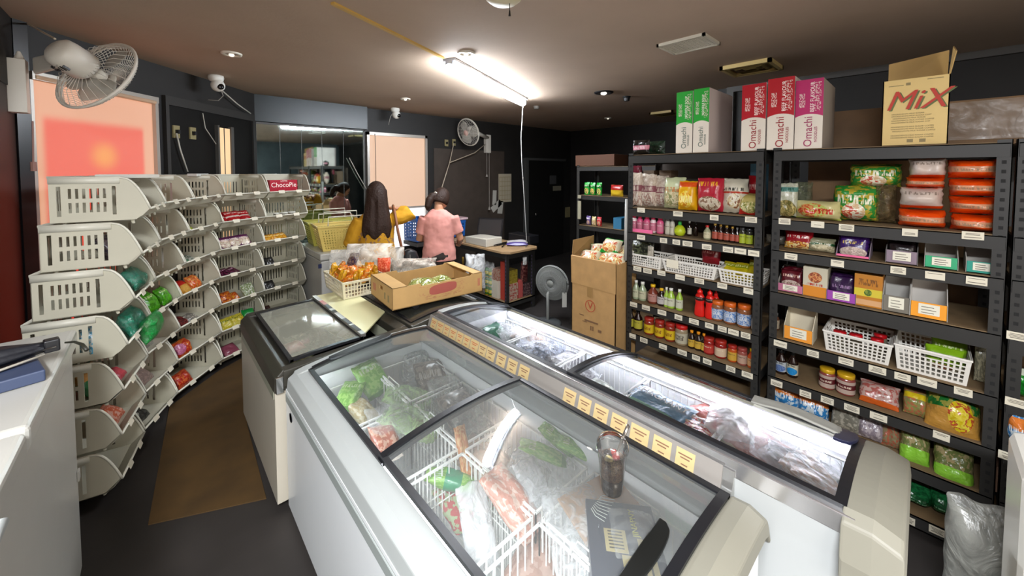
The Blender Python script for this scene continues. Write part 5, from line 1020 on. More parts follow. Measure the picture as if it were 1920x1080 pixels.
for tr_ in (3,2):
    for j in range(2): put(4,tr_,-0.85+0.3*j,0.06,0.07,0.12,0.04,pk('jet','#141414',mottle='#3a3a38',text=None),'small black packet %s, %s'%(bn(4,tr_),'left' if j==0 else 'right'),rx=-0.6)
put(4,1,-0.8,0.06,0.1,0.12,0.04,pk('darkpurple','#2c1420',mottle='#5a3a20',text=None),'dark purple packet '+bn(4,1),rx=-0.8)
# things lying on top of the bins
o=BINS[(2,6)]; t=Vector(o.location)
m=M(); m.box(-0.09,0.09,0,0.07,0,0.022); b=m.obj('flat_white_box',mat('flat_white','#c9ccc8',0.4),bevel=0.004); b.location=t+Vector((-0.02,0.32,0.206)); b.rotation_euler=(0,0,o.rotation_euler[2]); tag(b,'flat white box on rear rim of the middle bin column','box')
o=BINS[(0,6)]; t=thing('acrylic_divider','clear acrylic divider tray lying on the nearest bin column','tray',Vector(o.location)+Vector((-0.12,0.12,0.209)),o.rotation_euler[2]+0.2)
m=M(); m.box(-0.16,0.16,-0.12,0.12,0,0.003); m.obj('acrylic_sheet',glass_mat('acrylic',(0.8,0.82,0.8),1.0,0.05,0.15),t)
m=M()
for x in (-0.16,-0.08,0.0,0.08,0.16): m.bar((x,-0.12,0.01),(x,0.12,0.01),0.003,0.018)
for y in (-0.12,0.0,0.12): m.bar((-0.16,y,0.01),(0.16,y,0.01),0.003,0.018)
m.obj('divider_rib',mat('acrylic_edge','#d0cfc6',0.2,alpha=0.7),t)
# ------------------------------------------------------------------ island freezers
FZW=mat('freezer_enamel','#e0e3e4',0.3,spec=0.5,coat=0.15,noise_amt=0.03,nscale=2); FZG=mat('freezer_collar','#a4a8a6',0.42); FZS=mat('freezer_groove','#8e918b',0.5)
LIN=mat('freezer_liner','#eceeee',0.35); GASK=mat('black_gasket','#16171b',0.35,spec=0.6); ENDC=mat('end_cap_putty','#807d70',0.5)
WIRE=mat('white_wire','#f0f0ec',0.35); GL=glass_mat('lid_glass',(0.95,0.975,0.965),1.6,0.015,0.10,(0.8,0.84,0.82))
LEDM=mat('led_strip','#ffffff',0.3,emit='#eef0ff',estr=6.5); LEDS=mat('led_strip_soft','#ffffff',0.3,emit='#f2f6ff',estr=8.5)
def ucab(m,x0,x1,y0,y1,zt,wall=0.07,zb=0.04,fl=0.16,zr=None):
    zr=zr or zt
    m.prism([(x0,zb),(x1,zb),(x1,zr),(x1-wall,zr),(x1-wall,fl),(x0+wall,fl),(x0+wall,zt),(x0,zt)],'y',y0+wall,y1-wall)
    for a,b in ((y0,y0+wall),(y1-wall,y1)): m.prism([(x0,zb),(x1,zb),(x1,zr),(x0,zt)],'y',a,b)
def liner(m,x0,x1,y0,y1,z0,z1):
    m.quad((x0,y0,z0),(x1,y0,z0),(x1,y1,z0),(x0,y1,z0)); m.quad((x0,y0,z0),(x0,y1,z0),(x0,y1,z1),(x0,y0,z1)); m.quad((x1,y1,z0),(x1,y0,z0),(x1,y0,z1),(x1,y1,z1))
    m.quad((x1,y0,z0),(x0,y0,z0),(x0,y0,z1),(x1,y0,z1)); m.quad((x0,y1,z0),(x1,y1,z0),(x1,y1,z1),(x0,y1,z1))
def lid(parent,x0,x1,y0,y1,zl,zr,bulge,frame=0.016,front=True,back=True,dz=0.0,gm=None,nm='glass_lid'):
    def Z(s): return zl+(zr-zl)*s+bulge*4*s*(1-s)+dz
    t=M(); t.grid(lambda a,b:(x0+(x1-x0)*a,y0+(y1-y0)*b,Z(a)),16,2); g=t.obj(nm,gm or GL,parent,smooth=True)
    fr=M(); n=16
    for on,ya,yb in ((front,y0,y0+frame*1.6),(back,y1-frame*1.6,y1)):
        if on: fr.loft([[(x0+(x1-x0)*i/n,ya,Z(i/n)-0.006),(x0+(x1-x0)*i/n,yb,Z(i/n)-0.006),(x0+(x1-x0)*i/n,yb,Z(i/n)+0.008),(x0+(x1-x0)*i/n,ya,Z(i/n)+0.008)] for i in range(n+1)])
    fr.box(x0-0.004,x0+frame,y0,y1,Z(0)-0.006,Z(0)+0.008); fr.box(x1-frame,x1+0.004,y0,y1,Z(1)-0.006,Z(1)+0.008); fr.obj('lid_frame',GASK,g)
    return g,Z
# ---- near left freezer
FA=thing('island_freezer','pale grey island freezer in front with two curved glass lids, cup on top','freezer',(0,0,0))
m=M(); ucab(m,0.435,1.205,0.285,2.075,0.62); m.obj('cabinet',FZW,FA)
m=M(); m.prism([(0.432,0.563),(0.437,0.563),(0.437,0.60),(0.432,0.60)],'y',0.29,2.07); m.obj('groove_band',mat('groove_grey','#8f9592',0.5),FA)
m=M(); liner(m,0.512,1.13,0.362,1.998,0.17,0.665); m.obj('liner',LIN,FA)
m=M(); m.prism([(0.434,0.60),(0.512,0.60),(0.53,0.67),(0.528,0.694),(0.475,0.692),(0.443,0.672)],'y',0.30,2.07)
m.prism([(1.13,0.62),(1.205,0.62),(1.215,0.70),(1.205,0.722),(1.18,0.722),(1.14,0.68)],'y',0.30,2.07)
m.prism([(0.443,0.62),(1.205,0.62),(1.205,0.722),(0.83,0.742),(0.52,0.702),(0.475,0.692)],'y',2.03,2.085); m.obj('collar',FZG,FA,bevel=0.004)
m=M(); n=14
def capring(x,z): return [(x,0.262,z-0.055),(x,0.358,z-0.055),(x,0.358,z+0.006),(x,0.31,z+0.010),(x,0.268,z-0.008)]
pr=[(0.425,0.672),(0.46,0.70)]+[(0.53+0.66*i/n,0.69+0.03*i/n+0.028*4*(i/n)*(1-i/n)+0.006) for i in range(n+1)]+[(1.215,0.715),(1.235,0.68)]
m.loft([capring(x,z) for x,z in pr]); m.obj('end_cap',ENDC,FA,smooth=False,bevel=0.006)
g1_,ZA=lid(FA,0.528,1.192,1.20,2.045,0.694,0.722,0.028)
g2_,ZA2=lid(FA,0.533,1.187,0.355,1.235,0.694,0.722,0.028,dz=0.010)
def strip_handle(parent,x0,x1,y,wd,Zf,m_,off=0.008):
    h=M(); n=12
    h.loft([[(x0+(x1-x0)*i/n,y-wd*math.sin(PI*(0.12+0.76*i/n)),Zf+off),(x0+(x1-x0)*i/n,y+0.004,Zf+off),(x0+(x1-x0)*i/n,y+0.004,Zf+off+0.012),(x0+(x1-x0)*i/n,y-wd*math.sin(PI*(0.12+0.76*i/n)),Zf+off+0.012)] for i in range(n+1)])
    return h
def hcurve(parent,xa,xb,y,wd,Z,x0,x1,m_,name='handle',lift=0.01):
    h=M(); n=14; rings=[]
    for i in range(n+1):
        x=xa+(xb-xa)*i/n; z=Z((x-x0)/(x1-x0))+lift; w_=wd*(0.45+0.55*math.sin(PI*i/n)**0.4) if 0<i<n else wd*0.4
        rings.append([(x,y-w_,z),(x,y,z),(x,y,z+0.012),(x,y-w_,z+0.012)])
    h.loft(rings); return h.obj(name,m_,parent,bevel=0.003)
HM=mat('charcoal_handle','#2a2f31',0.4)
hcurve(g1_,0.62,0.95,2.035,0.055,ZA,0.528,1.192,HM)
hcurve(g2_,0.74,0.94,0.445,0.045,ZA2,0.533,1.187,mat('black_handle','#101211',0.35),name='handle')
m=M(); m.T=Matrix.Translation((0.4335,1.985,0.52))@Matrix.Rotation(-PI/2,4,'Y'); m.lathe([(0.001,0.001),(0.022,0.001)],20); m.obj('round_badge',mat('blue_badge','#1f3f9a',0.3),FA)
m=M(); m.box(0.536,0.542,0.42,1.98,0.668,0.676); m.obj('led_strip',LEDS,FA)
for k in range(9):
    y=0.55+k*0.165+(0.03 if k%2 else 0); m=M(); m.hexa([(0.532,y,0.60),(0.532,y+0.10,0.60),(0.535,y+0.10,0.60),(0.535,y,0.60),(0.548,y,0.655),(0.548,y+0.10,0.655),(0.551,y+0.10,0.655),(0.551,y,0.655)]); m.obj('price_card',mat('white_card','#e8e8e4',0.5),FA)
for k in range(2):
    m=M(); m.tube([(0.47+0.68*k,0.36,0.0),(0.47+0.68*k,0.36,0.05)],0.025,10); m.tube([(0.47+0.68*k,2.0,0.0),(0.47+0.68*k,2.0,0.05)],0.025,10); m.obj('foot',DARK,FA)
# label rail with price cards between the two freezers
rail=M(); rail.prism([(1.212,0.700),(1.237,0.775),(1.241,0.775),(1.241,0.700)],'y',0.36,2.08); rl=rail.obj('label_rail',SILV,FA)
m=M(); m.prism([(1.2085,0.703),(1.2345,0.781),(1.237,0.781),(1.2125,0.703)],'y',0.39,2.07); m.obj('label_backing',mat('putty_backing','#85807a',0.5),rl)
YC=mat('cream_price_card','#bfa878',0.6); OC=mat('orange_print','#b3623c',0.7); rn=random.Random(8)
yy=2.045; k=0
while yy>0.47:
    wd=rn.uniform(0.058,0.070); 
    if 1.02<yy<1.25: yy-=wd; continue
    m=M(); f=lambda s,y,o=0.0:(1.2085+0.026*s-0.0012-o*0.95,y,0.703+0.078*s+o*0.3)
    a,b,c,d=f(0.1,yy-wd),f(0.1,yy),f(0.88,yy),f(0.88,yy-wd); m.quad(a,b,c,d); cdm=m.obj('price_card',YC,rl)
    m=M()
    for s_,q in ((0.66,0.75),(0.55,0.5),(0.32,0.35)):
        w2=wd*q*0.5; yc=yy-wd/2; m.quad(f(s_,yc-w2,0.001),f(s_,yc+w2,0.001),f(s_+0.05,yc+w2,0.001),f(s_+0.05,yc-w2,0.001))
    m.obj('print',OC if k<7 else mat('brown_print','#7c5a44',0.7),cdm)
    yy-=wd+(0.004 if k<8 else 0.016); k+=1
# ---- near right freezer
FB=thing('island_freezer','pale island freezer behind the label rail, brightly lit inside','freezer',(0,0,0))
def P2(z,x): return (x,z)
m=M(); 
m.prism([(1.245,0.04),(1.845,0.04),(1.845,0.62),(1.785,0.62),(1.785,0.16),(1.30,0.16),(1.30,0.76),(1.245,0.76)],'y',0.11,1.97)
for a,b in ((0.045,0.11),(1.97,2.03)): m.prism([(1.245,0.04),(1.845,0.04),(1.845,0.65),(1.80,0.69),(1.55,0.765),(1.245,0.765)],'y',a,b)
m.obj('cabinet',mat('freezer_grey_enamel','#a7aaa9',0.35,noise_amt=0.03,nscale=2),FB)
m=M(); liner(m,1.302,1.783,0.113,1.967,0.17,0.70); m.obj('liner',LIN,FB)
m=M(); m.prism([(1.243,0.755),(1.305,0.755),(1.305,0.790),(1.275,0.806),(1.248,0.806)],'y',0.09,2.03); m.obj('edge_rail',mat('polished_rail','#d0cfcf',0.2,metal=0.85),FB,bevel=0.003)
m=M(); m.prism([(1.785,0.63),(1.85,0.63),(1.85,0.67),(1.835,0.700),(1.80,0.704)],'y',0.09,2.03); m.obj('edge_rail',mat('cream_rail','#c9c3a8',0.4),FB,bevel=0.003)
GLB=glass_mat('bright_lid_glass',(0.97,0.98,0.98),1.0,0.015,0.03,(0.8,0.84,0.82))
gb1,ZB=lid(FB,1.268,1.828,0.99,1.99,0.800,0.700,0.035,gm=GLB)
gb2,ZB2=lid(FB,1.272,1.824,0.11,1.02,0.800,0.700,0.035,dz=0.009,gm=GLB)
m=M(); n=14; m.loft([[(x,0.0,z-0.06),(x,0.118,z-0.06),(x,0.118,z+0.010),(x,0.06,z+0.012),(x,0.006,z-0.006)] for x,z in [(1.215,0.70),(1.235,0.785)]+[(1.268+0.56*i/n,ZB(i/n)+0.006) for i in range(n+1)]+[(1.85,0.695),(1.875,0.65)]]); m.obj('end_cap',ENDC,FB,bevel=0.006)
m=M(); n=14; m.loft([[(x,1.99,z-0.05),(x,2.045,z-0.05),(x,2.045,z+0.004),(x,1.99,z+0.008)] for x,z in [(1.268+0.56*i/n,ZB(i/n)+0.004) for i in range(n+1)]]); m.obj('end_trim',FZG,FB,bevel=0.004)
hcurve(gb1,1.62,1.80,2.0,0.06,ZB,1.268,1.828,HM)
hcurve(gb2,1.60,1.80,0.18,0.055,ZB2,1.272,1.824,mat('blue_black_handle','#20223c',0.35))
m=M(); m.tube([(1.762,0.16,0.692),(1.762,1.93,0.692)],0.0095,10); m.obj('led_strip',LEDM,FB,smooth=True)
m=M(); m.box(1.772,1.783,0.15,1.95,0.66,0.703); m.obj('led_housing',mat('led_housing','#dedee2',0.4),FB)
m=M(); m.T=Matrix.Translation((1.46,0.043,0.60))@Matrix.Rotation(PI/2,4,'X'); m.lathe([(0.011,0.0),(0.010,0.004),(0.006,0.006)],12); m.obj('screw',CHROME,FB,smooth=True)
m=M(); m.box(1.50,1.60,0.0435,0.046,0.40,0.52); m.obj('vent_plate',FZS,FB)
for k in range(2):
    m=M(); m.tube([(1.29+0.5*k,0.12,0.0),(1.29+0.5*k,0.12,0.05)],0.025,10); m.tube([(1.29+0.5*k,1.95,0.0),(1.29+0.5*k,1.95,0.05)],0.025,10); m.obj('foot',DARK,FB)
# ---- far pair, dark framed
FC=thing('island_freezer','far island freezer, dark-framed, flat glass lid over frosty interior','freezer',(0,0,0)); DF=mat('dark_bronze_frame','#37352e',0.4,noise_amt=0.12)
m=M(); ucab(m,0.395,1.10,2.11,3.10,0.60); m.obj('cabinet',mat('freezer_ivory','#b9b2a3',0.35,noise_amt=0.04,nscale=2),FC)
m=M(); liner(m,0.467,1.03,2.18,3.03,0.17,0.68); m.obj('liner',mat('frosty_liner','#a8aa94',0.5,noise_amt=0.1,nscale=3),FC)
m=M(); m.prism([(0.392,0.56),(0.40,0.56),(0.40,0.615),(0.392,0.615)],'y',2.13,3.08); m.obj('side_panel',mat('green_grey_panel','#8f9180',0.35),FC)
m=M(); m.prism([(0.390,0.60),(0.468,0.60),(0.48,0.69),(0.43,0.705),(0.395,0.67)],'y',2.10,3.11)
m.prism([(0.43,0.62),(1.10,0.62),(1.10,0.725),(0.43,0.705)],'y',3.04,3.12); m.prism([(0.43,0.62),(1.10,0.62),(1.10,0.725),(0.43,0.703)],'y',2.092,2.15); m.prism([(1.04,0.60),(1.10,0.60),(1.10,0.73),(1.04,0.72)],'y',2.14,3.05); m.obj('collar',DF,FC,bevel=0.005)
m=M(); m.box(0.395,0.43,2.085,2.10,0.60,0.68); m.obj('corner_chrome',CHROME,FC,bevel=0.004)
lidC,_=lid(FC,0.475,0.845,2.16,3.06,0.708,0.722,0.004,gm=glass_mat('dusty_glass',(0.90,0.92,0.82),1.2,0.05,0.30,(0.78,0.78,0.64)))
m=M(); m.prism([(0.855,2.17),(1.10,2.43),(1.10,3.09),(0.855,3.09)],'z',0.728,0.740); wl=m.obj('white_lid',mat('yellow_cast_lid_panel','#d8d6a8',0.3),FC,bevel=0.003)  # yellow of reflected light put into the white lid's base colour
m=M(); m.box(0.835,0.862,2.16,3.09,0.726,0.744)
m.obj('lid_edge',SILV,wl)
for k,y in enumerate((2.22,2.36,2.62,2.72)): m=M(); m.box(0.836,0.861,y,y+(0.11 if k!=2 else 0.05),0.744,0.7455); m.obj('dark_card',DARK,wl)
m=M(); m.box(0.836,0.861,2.82,2.93,0.744,0.7458); m.obj('pink_card',mat('pinkish_card2','#b8837a',0.5),wl)
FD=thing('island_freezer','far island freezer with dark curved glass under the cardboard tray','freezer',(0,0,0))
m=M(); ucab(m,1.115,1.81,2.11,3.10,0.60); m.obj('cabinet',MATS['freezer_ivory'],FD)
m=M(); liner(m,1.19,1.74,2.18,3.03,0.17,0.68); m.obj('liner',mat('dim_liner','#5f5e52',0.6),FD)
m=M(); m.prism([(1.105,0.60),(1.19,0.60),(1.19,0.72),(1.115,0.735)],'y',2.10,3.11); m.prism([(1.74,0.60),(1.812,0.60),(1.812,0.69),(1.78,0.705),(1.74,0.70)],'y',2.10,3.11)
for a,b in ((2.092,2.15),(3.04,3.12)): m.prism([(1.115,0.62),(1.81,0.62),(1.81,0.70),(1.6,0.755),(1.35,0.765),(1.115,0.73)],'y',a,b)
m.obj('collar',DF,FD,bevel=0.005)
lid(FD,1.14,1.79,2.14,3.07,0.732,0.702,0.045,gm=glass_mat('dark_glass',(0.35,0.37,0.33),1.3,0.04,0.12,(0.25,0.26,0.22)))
# lamp inside the far freezer
m=M(); m.box(0.875,0.88,2.3,3.0,0.70,0.705); 
# ---- wire baskets inside
def wire_basket(name,label,x0,x1,y0,y1,z0,z1,parent=None,step=0.028,group=None):
    t=thing(name,label,'basket',((x0+x1)/2,(y0+y1)/2,z0),0,group); a=(x1-x0)/2;b=(y1-y0)/2;h=z1-z0
    m=M()
    for z in (0,h*0.55): 
        for p,q in (((-a,-b),(a,-b)),((a,-b),(a,b)),((a,b),(-a,b)),((-a,b),(-a,-b))): m.bar((*p,z),(*q,z),0.003)
    n=int(2*a/step)
    for i in range(n+1):
        x=-a+2*a*i/n; m.bar((x,-b,0),(x,-b,h),0.0042); m.bar((x,b,0),(x,b,h),0.0034); m.bar((x,-b,0),(x,b,0),0.0024)
    n=int(2*b/step)
    for i in range(n+1):
        y=-b+2*b*i/n; m.bar((-a,y,0),(-a,y,h),0.0042); m.bar((a,y,0),(a,y,h),0.0034)
    m.obj('wire_mesh',WIRE,t)
    m=M(); 
    for p,q in (((-a,-b),(a,-b)),((a,-b),(a,b)),((a,b),(-a,b)),((-a,b),(-a,-b))): m.bar((*p,h),(*q,h),0.007)
    m.obj('wire_rim',WIRE,t)
    for s_ in (-1,1):
        m=M(); m.tube([(s_*a,-0.06,h),(s_*(a-0.005),-0.055,h+0.022),(s_*(a-0.005),0.055,h+0.022),(s_*a,0.06,h)],0.003,6); m.obj('handle',WIRE,t,smooth=True)
    return t
CH.clear(); nm=['front','second from front','third from front','back']
ya=[(0.40,0.77),(0.80,1.17),(1.20,1.57),(1.60,1.97)]
for r,(y0,y1) in enumerate(ya):
    for c,(x0,x1) in enumerate(((0.555,0.83),(0.845,1.115))):
        wire_basket('wire_basket','white wire basket in the cup freezer, %s, %s side'%(nm[r],'label-rail' if c else 'aisle'),x0,x1,y0,y1,0.30,0.595 if c==0 else 0.60)
yb=[(0.14,0.50),(0.52,0.88),(0.90,1.26),(1.28,1.64),(1.66,1.93)]; nb=['nearest','second nearest','middle','second farthest','farthest']
for r,(y0,y1) in enumerate(yb): wire_basket('wire_basket','white wire basket in the brightly lit freezer, %s one'%nb[r],1.335,1.735,y0,y1,0.36,0.66)
# ---- frozen goods
def lie(u,v,z,w_,h_,t_,m_,label,cat='frozen food bag',name='frozen_food_bag',rz=0.0,rx=-1.35,group=None,lim=None,**kw):
    if lim and lim[0]>1.3: z+=0.02
    p=onz(u,v,z); _sd[0]+=1; m=M(); m.bag(w_,h_,t_,seed=_sd[0],**kw); m.v=[(a,b,c-h_/2) for a,b,c in m.v]
    if lim: p.x=min(max(p.x,lim[0]),lim[1]); p.y=min(max(p.y,lim[2]),lim[3])
    o=m.obj(name,m_,None,smooth=True,sub=1); o.location=p; o.rotation_euler=(rx,0,rz); return tag(o,label,cat,group)
LA=(0.60,1.05,0.45,1.92); LBm=(1.40,1.68,0.22,1.86)
CF=film_mat('clear_film','#eef0f0',0.20,0.10,16); CF2=film_mat('silver_film','#e4e6e8',0.36,0.10,20); GRNP=pack('green_pouch_soft','#7fc048',mottle='#a8dc70',low='#5aa030',text='#e0f0c8',bump=0.5); PALEG=film_mat('pale_green_film','#9fc080',0.6,0.2,20)
lie(690,702,0.60,0.16,0.20,0.06,GRNP,'bright green pouch at back of the cup freezer, upright one',rz=0.3,rx=-0.8,lim=LA)
lie(655,742,0.59,0.12,0.20,0.05,GRNP,'bright green pouch at back of the cup freezer, lying one',rz=-0.7,lim=LA)
lie(678,770,0.56,0.10,0.18,0.06,pack('beige_food','#b8a878',mottle='#c8c0a0',text=None),'beige frozen bag by the lit price cards',rz=0.2,lim=LA)
lie(722,828,0.58,0.11,0.20,0.06,pack('salmon_pack','#b05a3c',mottle='#d8a890',band='#e0d8d0',bz=(0.0,0.15),text=None),'red and white meat pack in clear bag by the glass divider',rz=-0.2,lim=LA)
lie(728,792,0.60,0.17,0.22,0.07,CF,'clear bag over the red and white meat pack',rz=-0.2,lim=LA)
lie(772,790,0.59,0.16,0.28,0.08,PALEG,'pale green frosted bag behind the glass divider, upper',rz=0.6,lim=LA)
lie(765,745,0.57,0.14,0.24,0.07,PALEG,'pale green frosted bag behind the glass divider, lower',rz=0.9,lim=LA)
MT=pack('dim_meat','#5f5a52',mottle='#8a8078',text='#b8b4ac',tz=(0.4,0.6)); 
for j,(u,v) in enumerate(((782,682),(808,706),(838,738),(862,768),(885,792))): lie(u,v,0.58,0.17,0.20,0.05,MT if j%2 else film_mat('dim_film','#a8aca6',0.4),'dim frosted pack along the far wall of cup freezer, %s'%od(j,5),rz=-0.5+0.15*j,rx=-1.1,lim=LA)
lie(790,745,0.50,0.22,0.26,0.06,film_mat('dim_film','#a8aca6',0.4),'dull clear bag in a wire basket at back of cup freezer',rz=0.4,lim=LA)
lie(800,800,0.55,0.10,0.16,0.05,pack('kiwi','#8fa85c',mottle='#6f5a3c',text=None),'small green and brown pack under the glass divider',lim=LA)
lie(860,780,0.50,0.24,0.3,0.06,film_mat('dim_film','#a8aca6',0.4),'wide clear bag behind the glass divider',rz=-0.3,lim=LA)
lie(870,850,0.58,0.05,0.20,0.04,pack('orange_stick','#c87a3c',mottle='#e0b070',text=None),'thin orange and brown packet leaning in the near half',rx=-0.7,rz=-0.3,lim=LA)
lie(905,862,0.53,0.18,0.24,0.07,pack('brown_frozen','#8a7464',mottle='#a8907c',text=None),'brownish frozen bag under the lamp reflection',rz=0.3,lim=LA)
lie(1018,848,0.63,0.065,0.19,0.04,GRNP,'long bright green pouch with pink corner, left of three',rz=0.65,rx=-1.3,lim=(0.6,1.12,0.4,1.9))
lie(1058,815,0.63,0.065,0.17,0.04,GRNP,'bright green pouch near the label rail, middle of three',rz=0.2,rx=-1.2,lim=(0.6,1.12,0.4,1.9))
lie(1082,838,0.63,0.065,0.18,0.04,GRNP,'bright green pouch near the label rail, right of three',rz=0.6,rx=-1.2,lim=(0.6,1.13,0.4,1.9))
lie(1040,880,0.59,0.22,0.22,0.06,CF,'big clear bag around the three green pouches',rz=0.3,lim=LA)
lie(845,898,0.53,0.08,0.20,0.05,pack('green_blue_pouch','#7fc048',band='#2c9a6c',bz=(0.3,0.6),mottle='#a8d870',text='#d8f0e0'),'green pouch with teal band inside a wire basket',rz=0.8,lim=LA)
lie(960,940,0.58,0.12,0.24,0.08,pack('shrimp_bag','#d89a8a',mottle='#e8c8bc',text=None,bump=0.9),'pink shrimp bag in the middle of the near half',rz=0.1,rx=-1.1,lim=LA)
lie(1005,920,0.60,0.10,0.20,0.06,CF2,'shiny clear bag beside the pink shrimp',rz=-0.2,rx=-1.0,lim=LA)
lie(990,885,0.60,0.14,0.16,0.08,CF2,'crumpled shiny bag above the pink shrimp',rz=0.5,rx=-1.2,lim=LA)
lie(895,985,0.53,0.11,0.24,0.05,film_mat('milky_film','#e0e2e4',0.55,0.2,12),'milky white bag leaning in the near wire basket',rz=-0.3,rx=-0.7,lim=(0.6,1.05,0.4,1.9))
lie(1088,985,0.60,0.22,0.26,0.06,CF2,'clear bag with white lettering beside the brown card',rz=-0.6,lim=LA)
lie(870,935,0.42,0.2,0.2,0.06,pack('green_scatter','#a8b890',mottle='#b84a4c',text=None),'green and red mixed bag deep in the near wire basket',lim=LA)
lie(1020,1062,0.46,0.24,0.20,0.06,pack('pink_brown_pack','#a88478',mottle='#b89a90',text=None,bump=0.4),'pinkish brown flat pack at bottom of the near half',rz=0.35,lim=(0.6,1.0,0.4,1.9))
m=M(); m.box(-0.11,0.11,-0.09,0.09,-0.004,0.004); o=m.obj('cardboard_sheet',mat('tan_card_sheet','#a97f55',0.7),bevel=0.01); o.location=(1.0,0.66,0.615); o.rotation_euler=(0.12,-0.1,-0.3); tag(o,'tan cardboard sheet under the drink cup, inside the freezer','cardboard')
# grilled-eel box
t=thing('food_carton','dark blue frozen food carton with beige panels and yellow lettering','box',(0.925,0.535,0.61),rot=(0.03,0.03,0.70)); NB=mat('navy_card','#232a40',0.35)
m=M(); m.box(-0.14,0.14,-0.10,0.10,-0.05,0.03); m.obj('box_body',NB,t,bevel=0.003)
BG=mat('beige_print_panel','#b8a878',0.5)
m=M(); m.box(-0.125,-0.035,-0.075,0.015,0.0302,0.031); m.obj('printed_panel',BG,t); m=M(); m.box(-0.03,0.04,-0.005,0.055,0.0302,0.031); m.obj('printed_panel',BG,t); m=M(); m.box(-0.01,0.02,-0.05,-0.035,0.0302,0.031); m.obj('printed_panel',BG,t)
m=M()
for k in range(4): m.box(-0.115,-0.05,-0.06+k*0.018,-0.055+k*0.018,0.031,0.0314)
for k in range(6): m.box(-0.02+k*0.01,-0.016+k*0.01,0.005,0.045,0.031,0.0314)
m.obj('small_print',mat('dark_print','#3a362c',0.6),t)
write('JINAPNY',0.024,mat('yellow_print','#c8c038',0.5),t,(0.07,-0.035,0.031),(0,0,0),name='printed_word')
m=M()
for k in range(9): m.tube([(0.06+0.012*k,0.05-0.006*k,0.032),(0.075+0.010*k,0.075-0.004*k,0.033),(0.10+0.006*k,0.085-0.004*k,0.032)],0.0012,4)
m.obj('line_drawing',mat('pale_print','#c8ccc4',0.5),t)
lie(1190,1000,0.645,0.16,0.14,0.03,CF,'clear wrap over the dark blue carton',rz=0.75,rx=-1.5,lim=(0.62,1.03,0.45,1.9))
# bright freezer goods
lie(938,632,0.60,0.16,0.22,0.05,pack('teal_green_box','#1c6a52',mottle='#2c8060',text=None),'teal green box at far end of the bright freezer',rz=0.2,rx=-1.0,lim=LBm)
for j,(u,v) in enumerate(((975,640),(1000,665),(985,612),(1040,650))): lie(u,v,0.60,0.20,0.24,0.08,CF2 if j%2==0 else film_mat('blue_grey_film','#8f98a8',0.6,0.12,30),'crumpled clear and grey bag at far end of bright freezer, %s'%['left','middle','rear','right'][j],rz=0.5*j,rx=-1.2,lim=LBm)
lie(1018,622,0.60,0.16,0.20,0.06,pack('tan_pink','#b09a90',mottle='#d0c0b8',text=None),'pale pinkish bag at far end of the bright freezer',rz=0.3,lim=(1.42,1.70,0.22,1.86))
lie(1065,690,0.57,0.24,0.28,0.08,pack('grey_meat','#7c7c84',mottle='#a8a8ac',text=None,bump=0.9),'grey frozen fish bag behind the thin lid frame',rz=-0.4,lim=LBm)
lie(1095,700,0.55,0.16,0.18,0.06,CF2,'clear bag across the thin lid frame of the bright freezer',rz=0.3,lim=LBm)
lie(1120,735,0.52,0.20,0.22,0.06,pack('greenish_grey','#8a9088',mottle='#b8c0b8',text='#d8d8d8'),'greenish grey frozen packs before the blue one',rz=0.1,lim=LBm)
t=thing('frozen_food_pack','flat blue-green frozen pack with white lettering','frozen food pack',tuple(onz(1228,764,0.655)),rot=(0.13,0.0,-PI/2-0.1)); m=M(); m.bag(0.26,0.20,0.035,seed=77,lump=0.1); m.v=[(a,c-0.1,-b) for a,b,c in m.v]; m.obj('pouch',pack('blue_green_pack','#4c85aa',band='#6fae90',bz=(0.1,0.4),text=None,low='#d8c8a8',axis='y',bump=0.4),t,smooth=True)
write('CHAGAANY',0.045,mat('pure_white_print','#f6f6f6',0.4),t,(0,0.045,0.021),(0,0,0),name='printed_word')
lie(1165,795,0.50,0.14,0.10,0.05,pack('tan_foot','#c8b088',mottle='#e0d0b0',text=None),'tan frozen pack beside the blue-green one',rz=0.3,lim=LBm)
RB=pack('red_crab','#c03028',mottle='#e8b888',pic=('#b8b8d0','#d04838','#e8d8c8'),pz=(0.35,0.5,0.3,0.3),text=None,bump=0.9)
for j,(u,v,a) in enumerate(((1270,805,0.5),(1300,790,1.2),(1312,825,0.1),(1330,790,-0.5))): lie(u,v,0.61,0.13,0.18,0.05,RB if j<3 else pack('coral_red','#d84838',mottle='#e87868',text=None,bump=0.6),'red and white seafood stick bag, %s'%['left','middle','front right','back right'][j],rz=a,lim=LBm)
lie(1378,808,0.62,0.20,0.22,0.10,film_mat('white_bag_film','#e6e6e2',0.75,0.2,14),'white plastic bag beside the red seafood sticks',rz=0.2,rx=-1.2,lim=(1.42,1.68,0.2,1.9))
lie(1375,855,0.60,0.16,0.18,0.06,pack('beige_green_dumpling','#c8c0a8',mottle='#b8c0a0',text=None,bump=0.8),'beige and green bag before the pinkish meat',rz=0.4,lim=LBm)
lie(1450,860,0.60,0.24,0.30,0.05,pack('pink_meat','#b0746c',mottle='#c89890',text=None,bump=0.4),'flat pinkish meat pack in the bright freezer',rz=-0.1,lim=(1.42,1.66,0.2,1.9))
lie(1400,880,0.60,0.10,0.26,0.05,pack('tan_root','#c8a888',mottle='#d8c0a8',text=None),'long tan root pack beside the pinkish meat',rz=0.8,lim=LBm)
for j,(u,v,a) in enumerate(((1500,880,0.2),(1528,915,-0.2),(1558,920,0.3),(1590,930,-0.5),(1540,870,0.9))): lie(u,v,0.60,0.10,0.22,0.05,CF2 if j in(0,4) else pack('peach_fish','#d8b098',mottle='#e8d8cc',text=None,bump=0.8),'clear bag of peach-coloured fish at near end, %s'%['far left','left','middle','right','far right'][j],rz=a,lim=(1.38,1.70,0.2,1.9),rx=-1.1)
